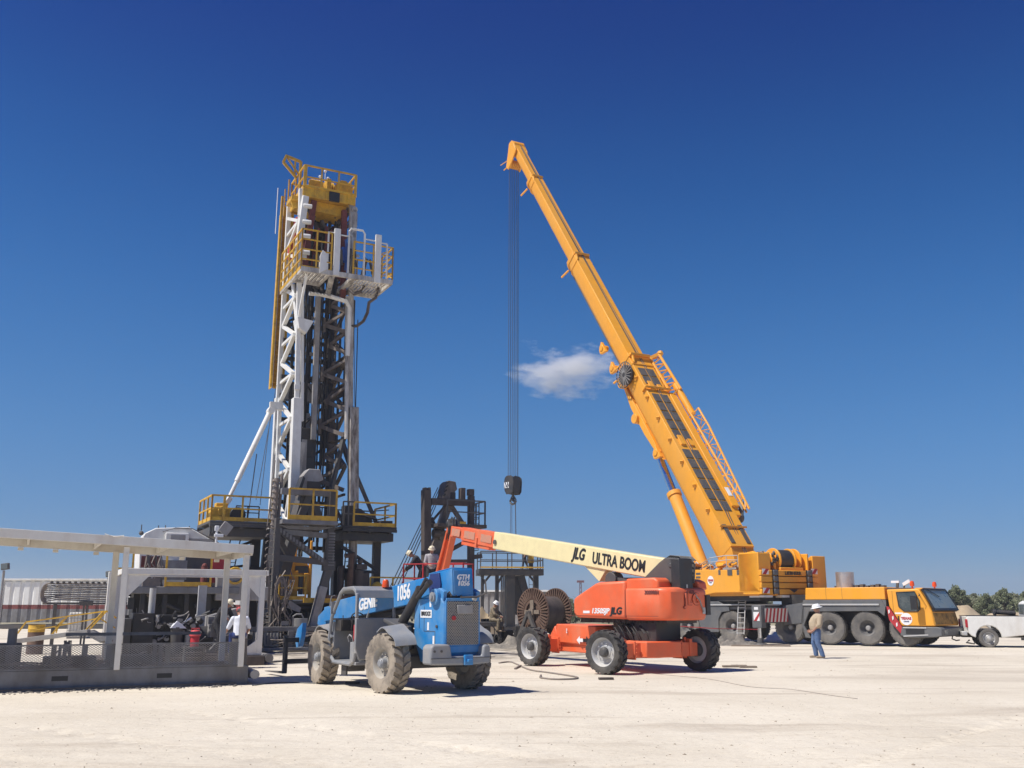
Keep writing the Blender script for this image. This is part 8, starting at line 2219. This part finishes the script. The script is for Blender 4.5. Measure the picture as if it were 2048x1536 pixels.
def person(label, loc, yaw, J, shirt, trousers, hat, sleeves=.55, belly=0.0, hatc='hatwhite', head_dir=None, boots='boot', hair='brownst', group=None):
    t = empty('person', loc, yaw); tag(t, label, 'person')
    if group: t['group'] = group
    J = {k: Vector(v) for k, v in J.items()}
    hd = J['head']; hf = (Vector(head_dir) if head_dir is not None else V(1, 0, 0)).normalized(); hu = (hd - J['neck']).normalized(); hf = (hf - hu * hf.dot(hu)).normalized(); hs_ = hu.cross(hf)
    b = MB(); torso(b, J, 0, belly)
    limb(b, [J['neck'] - hu * .03, hd - hu * .06], [.062, .056])
    # head: skull, jaw, nose, ears, eyes sockets
    b.ball(hd + hu * .035, .098, 16, (1, .86, 1.12)) if False else None
    rows = [(-.115, .030, .040, .035), (-.095, .050, .055, .025), (-.06, .068, .075, .015), (-.02, .074, .090, .004), (.03, .077, .098, 0), (.075, .070, .090, -.004), (.105, .048, .064, -.004), (.12, .015, .02, 0)]
    rings = [[hd + hu * z + hf * off + hs_ * math.cos(a) * rx + hf * math.sin(a) * ry for a in [2 * PI * k / 16 for k in range(16)]] for z, rx, ry, off in rows]
    vs = [p for g in rings for p in g]; fs = [(i * 16 + k, i * 16 + (k + 1) % 16, (i + 1) * 16 + (k + 1) % 16, (i + 1) * 16 + k) for i in range(7) for k in range(16)] + [tuple(range(15, -1, -1)), tuple(112 + k for k in range(16))]
    b.add(vs, fs)
    limb(b, [hd + hf * .088 + hu * .012, hd + hf * .108 - hu * .028], [.008, .014], 8)
    for s in (-1, 1):
        b.ball(hd + hs_ * s * .078 - hu * .008, .026, 8, (.6, .5, 1.1)); b.ball(hd + hf * .085 + hs_ * s * .032 + hu * .014, .012, 8)
    limb(b, [hd + hf * .092 - hu * .058 - hs_ * .02, hd + hf * .092 - hu * .058 + hs_ * .02], [.007, .007], 6)
    for S, s in (('L', 1), ('R', -1)):
        limb(b, [J['sh' + S], J['el' + S], J['wr' + S]], [.052, .040, .028])
        d = (J['wr' + S] - J['el' + S]); hand(b, J['wr' + S], J.get('hd' + S, d), J.get('pn' + S, V(0, -s, 0)), 1)
        limb(b, [J['hip' + S], J['kn' + S], J['an' + S]], [.085, .056, .042]); fd = J.get('ft' + S, V(1, 0, 0)).normalized()
        limb(b, [J['an' + S] - V(0, 0, .04), J['an' + S] + fd * .13 - V(0, 0, .055)], [.035, .03])
    body = fuse(b, 'body', 'skin', t, .0085, 2)
    c = MB(); torso(c, J, .022, belly, .05); rr = random.Random(len(label))
    for S in 'LR':
        e = J['sh' + S].lerp(J['el' + S], min(1, sleeves / .5)) if sleeves < .5 else J['el' + S]
        pts = [J['sh' + S], J['sh' + S].lerp(e, .5) + V(rr.uniform(-.008, .008), 0, 0), e]; rad = [.078, .072, .066]
        if sleeves >= .9: pts.append(J['el' + S].lerp(J['wr' + S], .92)); rad.append(.046)
        elif sleeves > .5: pts.append(J['el' + S].lerp(J['wr' + S], sleeves - .5)); rad.append(.058)
        limb(c, pts, rad)
    limb(c, [J['neck'] - hu * .04, J['neck'] - hu * .005], [.085, .068]); fuse(c, 'shirt', shirt, t, .011, 3)
    c = MB(); 
    limb(c, [J['hipR'], J['hipL']], [.115, .115])
    for S in 'LR':
        k0 = J['kn' + S]; a0 = J['an' + S]; limb(c, [J['hip' + S], J['hip' + S].lerp(k0, .5), k0, k0.lerp(a0, .5) + V(-.01, 0, 0), a0 + V(0, 0, .0)], [.112, .096, .078, .072, .068])
    c.tube(J['pelvis'] - V(0, 0, .06), J['pelvis'].lerp(J['neck'], .16), .12, 14, .14); fuse(c, 'trousers', trousers, t, .011, 3)
    for S in 'LR':
        fd = J.get('ft' + S, V(1, 0, 0)).normalized(); a0 = J['an' + S]; c = MB(); limb(c, [a0 + V(0, 0, .04), a0 - V(0, 0, .03)], [.052, .05]); limb(c, [a0 - V(0, 0, .04) - fd * .03, a0 + fd * .09 - V(0, 0, .05), a0 + fd * .16 - V(0, 0, .055)], [.046, .042, .038]); fuse(c, 'boot', boots, t, .009, 2)
    top = hd + hu * .045
    if hat == 'hardhat' or hat == 'cowboy':
        c = MB(); q = 1.0; c.lathe([(.118, 0), (.122, .03), (.110, .075), (.075, .112), (.03, .125), (.005, .127)], top, hu, 24)
        w = .175 if hat == 'cowboy' else .150
        c.lathe([(.10, .0), (w, -.012), (w, -.004), (.10, .018)], top, hu, 28, close=True); c.box(top + hu * .115, (.02, .02, .02)); c.bar(top + hu * .118 - hf * .09, top + hu * .118 + hf * .09, .025, .02); h = c.build('hard_hat', hatc, t)
    elif hat == 'cap':
        c = MB(); c.lathe([(.098, -.02), (.102, .03), (.09, .07), (.05, .10), (.005, .105)], top, hu, 20); c.bar(top + hf * .08, top + hf * .18 - hu * .01, .13, .012, up=hu, w2=.09); c.build('cap', hatc, t, bevel=.005)
    c = MB()
    if hat: c.lathe([(.094, .02), (.096, -.02), (.088, -.055), (.06, -.075)], top - hf * .012, hu, 18, cap=False)
    c.build('hair', hair, t)
    return t
STAND = dict(pelvis=(0, 0, .96), chest=(0, 0, 1.25), neck=(0, 0, 1.50), head=(.02, 0, 1.65), shL=(0, .19, 1.42), elL=(-.02, .25, 1.14), wrL=(.08, .26, .92), shR=(0, -.19, 1.42), elR=(-.02, -.25, 1.14), wrR=(.08, -.26, .92),
             hipL=(0, .09, .92), knL=(.02, .11, .50), anL=(0, .12, .10), hipR=(0, -.09, .92), knR=(.02, -.11, .50), anR=(0, -.12, .10))
def pose(**k): d = dict(STAND); d.update(k); return d
# man standing by the crane: faces left, belly forward, hands at his belt
g = gnd(1636, 1317)
person('man in tan shirt and jeans with a white hard hat, standing alone before the crane', (g.x, g.y, 0), R(176), pose(pelvis=(.02, 0, .97), neck=(-.10, 0, 1.50), head=(-.06, 0, 1.665), shL=(-.10, .19, 1.41), elL=(-.04, .27, 1.13), wrL=(.13, .16, .92), shR=(-.10, -.19, 1.41), elR=(-.04, -.27, 1.13), wrR=(.13, -.13, .93),
       hipL=(.0, .10, .92), knL=(.00, .12, .50), anL=(-.11, .13, .11), hipR=(.0, -.09, .92), knR=(.07, -.10, .51), anR=(.02, -.11, .11), hdL=(.9, -.6, -.3), hdR=(.9, .6, -.3), fwd=(1, 0, 0)), 'khaki', 'denim', 'cowboy', sleeves=.72, belly=.06, head_dir=(1, .25, -.15)).scale = (1.2, 1.15, 1.0)
# two men in the basket
bp0, bp1, bex, bey, bL = BASKET
def inb(x, y): p = bp0 + bex * x + bey * y; return (p.x, p.y, bp0.z + .0)
person('bending worker in dark coverall and cream hard hat, in the red lift basket', inb(.44, .50), R(185), pose(pelvis=(-.10, 0, .94), neck=(.20, 0, 1.40), head=(.36, 0, 1.50), shL=(.16, .19, 1.34), elL=(.34, .24, 1.08), wrL=(.55, .15, .90), shR=(.16, -.19, 1.34), elR=(.34, -.24, 1.02), wrR=(.52, -.18, .88), hipL=(-.10, .09, .90), hipR=(-.10, -.09, .90)), 'darkcloth', 'darkcloth', 'hardhat', sleeves=1, hatc='hatcream', head_dir=(1, 0, -.7))
person('worker in pale grey shirt and harness with white hard hat, in the red lift basket', inb(.98, .45), R(-80), pose(head=(.05, 0, 1.64), elL=(.10, .28, 1.18), wrL=(.30, .20, 1.12), elR=(.06, -.26, 1.14), wrR=(.30, -.12, 1.06)), 'greycloth', 'darkcloth', 'hardhat', sleeves=.45, hatc='hatcream', head_dir=(1, -.1, -.5))
# harness straps on him are part of the shirt
# man on the walkway
p = WALK_F.wld((WALK_F.py(1050, 1142, .6).x, .6, WALK_Z))
person('worker in dark clothes striding on the railed walkway, half hidden by the cream boom', (p.x, p.y, WALK_Z), R(195), pose(knL=(.14, .10, .52), anL=(.20, .10, .11), knR=(-.06, -.1, .5), anR=(-.24, -.10, .13), elR=(.1, -.3, 1.2), wrR=(.35, -.35, 1.15)), 'darkcloth', 'darkcloth', 'hardhat', sleeves=.6, hatc='hatcream')
# seated man in camouflage
q_ = EQF.loc(at(985, 1243, EQF.o.y + .1)); w_ = EQF.wld((q_.x, -.05, 0)); zs_ = EQZ
SIT = dict(pelvis=(0, 0, .10), chest=(0.03, 0, .40), neck=(.10, 0, .62), head=(.17, 0, .75), shL=(.09, .19, .54), elL=(.26, .25, .32), wrL=(.42, .12, .22), shR=(.09, -.19, .54), elR=(.26, -.25, .32), wrR=(.42, -.10, .22),
           hipL=(.02, .10, .08), knL=(.42, .16, .06), anL=(.40, .17, -.36), hipR=(.02, -.10, .08), knR=(.42, -.16, .06), anR=(.40, -.17, -.36))
person('man in camouflage jacket and white hard hat sitting on the steel bench', (w_.x, w_.y, zs_ + .0), R(-28), SIT, 'camo', 'camo', 'hardhat', sleeves=1, belly=.05, head_dir=(1, 0, -.6))
# two workers at the engine skid
w_ = at(452, 1300, 31.2); 
person('worker in dark coverall and pale cap standing bent over, behind a white post', (at(441, 1290, 31.0).x, 31.0, .36), R(-20), pose(pelvis=(-.16, 0, .93), neck=(.10, 0, 1.36), head=(.22, 0, 1.48), shL=(.08, .19, 1.30), elL=(.22, .22, 1.05), wrL=(.42, .15, .95), shR=(.08, -.19, 1.30), elR=(.25, -.22, 1.05), wrR=(.48, -.15, .95), hipL=(-.16, .09, .9), hipR=(-.16, -.09, .9)), 'darkcloth', 'darkcloth', 'cap', sleeves=.6, hatc='hatcream', head_dir=(1, 0, -.5))
person('seated worker seen from behind in white T-shirt, navy trousers and red cap', (at(478, 1290, 29.3).x, 29.3, .86), R(115), dict(SIT, neck=(.10, 0, .60), head=(.18, 0, .73), elL=(.20, .32, .24), wrL=(.36, .40, .05), elR=(.16, -.30, .26), wrR=(.34, -.24, .06), anL=(.40, .17, -.42), anR=(.40, -.17, -.42)), 'whitecloth', 'letterblue', 'cap', sleeves=.42, belly=.04, hatc='red', head_dir=(1, 0, -.5))
c_ = MB(); c_.lathe([(.22, 0), (.24, .30), (.22, .56), (.22, .84)], (0, 0, 0), (0, 0, 1), 20); o_ = c_.build('drum_seat', 'dgrey', None, loc=(at(478, 1290, 29.3).x, 29.35, 0)); tag(o_, 'upturned dark drum the white shirted worker sits on', 'drum')
# =================================================================== repeated pieces become parts of their own
def split_loose(names):
    for o in list(bpy.data.objects):
        if o.type != 'MESH' or o.name.split('.')[0] not in names or o.data.users > 1: continue
        me = o.data; n = len(me.vertices); p = list(range(n))
        def find(a):
            while p[a] != a: p[a] = p[p[a]]; a = p[a]
            return a
        for e in me.edges:
            a, b = find(e.vertices[0]), find(e.vertices[1])
            if a != b: p[a] = b
        groups = {}
        for f in me.polygons: groups.setdefault(find(f.vertices[0]), []).append(f)
        if not 2 <= len(groups) <= 60: continue
        co = [v.co.copy() for v in me.vertices]; out = []
        for fs in groups.values():
            idx = {}; vs = []; ff = []
            for f in fs:
                r_ = []
                for v in f.vertices:
                    if v not in idx: idx[v] = len(vs); vs.append(co[v])
                    r_.append(idx[v])
                ff.append(r_)
            m2 = bpy.data.meshes.new(o.name.split('.')[0]); m2.from_pydata(vs, [], ff); m2.materials.append(me.materials[0])
            m2.polygons.foreach_set('use_smooth', [fs[0].use_smooth] * len(m2.polygons))
            if fs[0].use_smooth: m2.set_sharp_from_angle(angle=R(38))
            out.append(m2)
        o.data = out[0]
        for m2 in out[1:]:
            c = o.copy(); c.data = m2; COL.objects.link(c)
split_loose({'side_skirt', 'walkway_panel', 'worn_patch', 'warning_lamp', 'exhaust_pipe', 'guard_rail', 'headlight', 'tail_lamp', 'slab_lug', 'slab_strap', 'oil_filter', 'post', 'sheave', 'crown_sheave', 'step_iron', 'door_handle',
    'knee_brace', 'pipe', 'cross_plate', 'gusset', 'warning_sticker', 'fork_slot', 'canopy_rib', 'canopy_bracket', 'inner_upright', 'hazard_stripe', 'sticker', 'side_vent', 'base_beam', 'inner_leg', 'guy_wire', 'side_window',
    'cabinet_door', 'foot_opening', 'work_lamp', 'mesh_frame', 'gusset_plate', 'white_stripe', 'riser_pipe', 'cab_window', 'hoist_rope', 'sling', 'canopy_fascia', 'top_beam', 'wire_line', 'pulley_slot', 'side_rail', 'bed', 'bed_rail', 'boom_tower',
    'brace_strut', 'cab_step', 'column', 'deck_rail', 'red_guide', 'white_backing', 'red_stripes', 'jib', 'warning_plate', 'counterweight_tray', 'red_sheave_housing', 'mast_leg', 'guide_beam', 'floodlight', 'mud_hose', 'grip_strip', 'hanging_tackle', 'dark_rail', 'boom_bracket', 'engine_piping', 'winch_piping', 'upper_piping'})
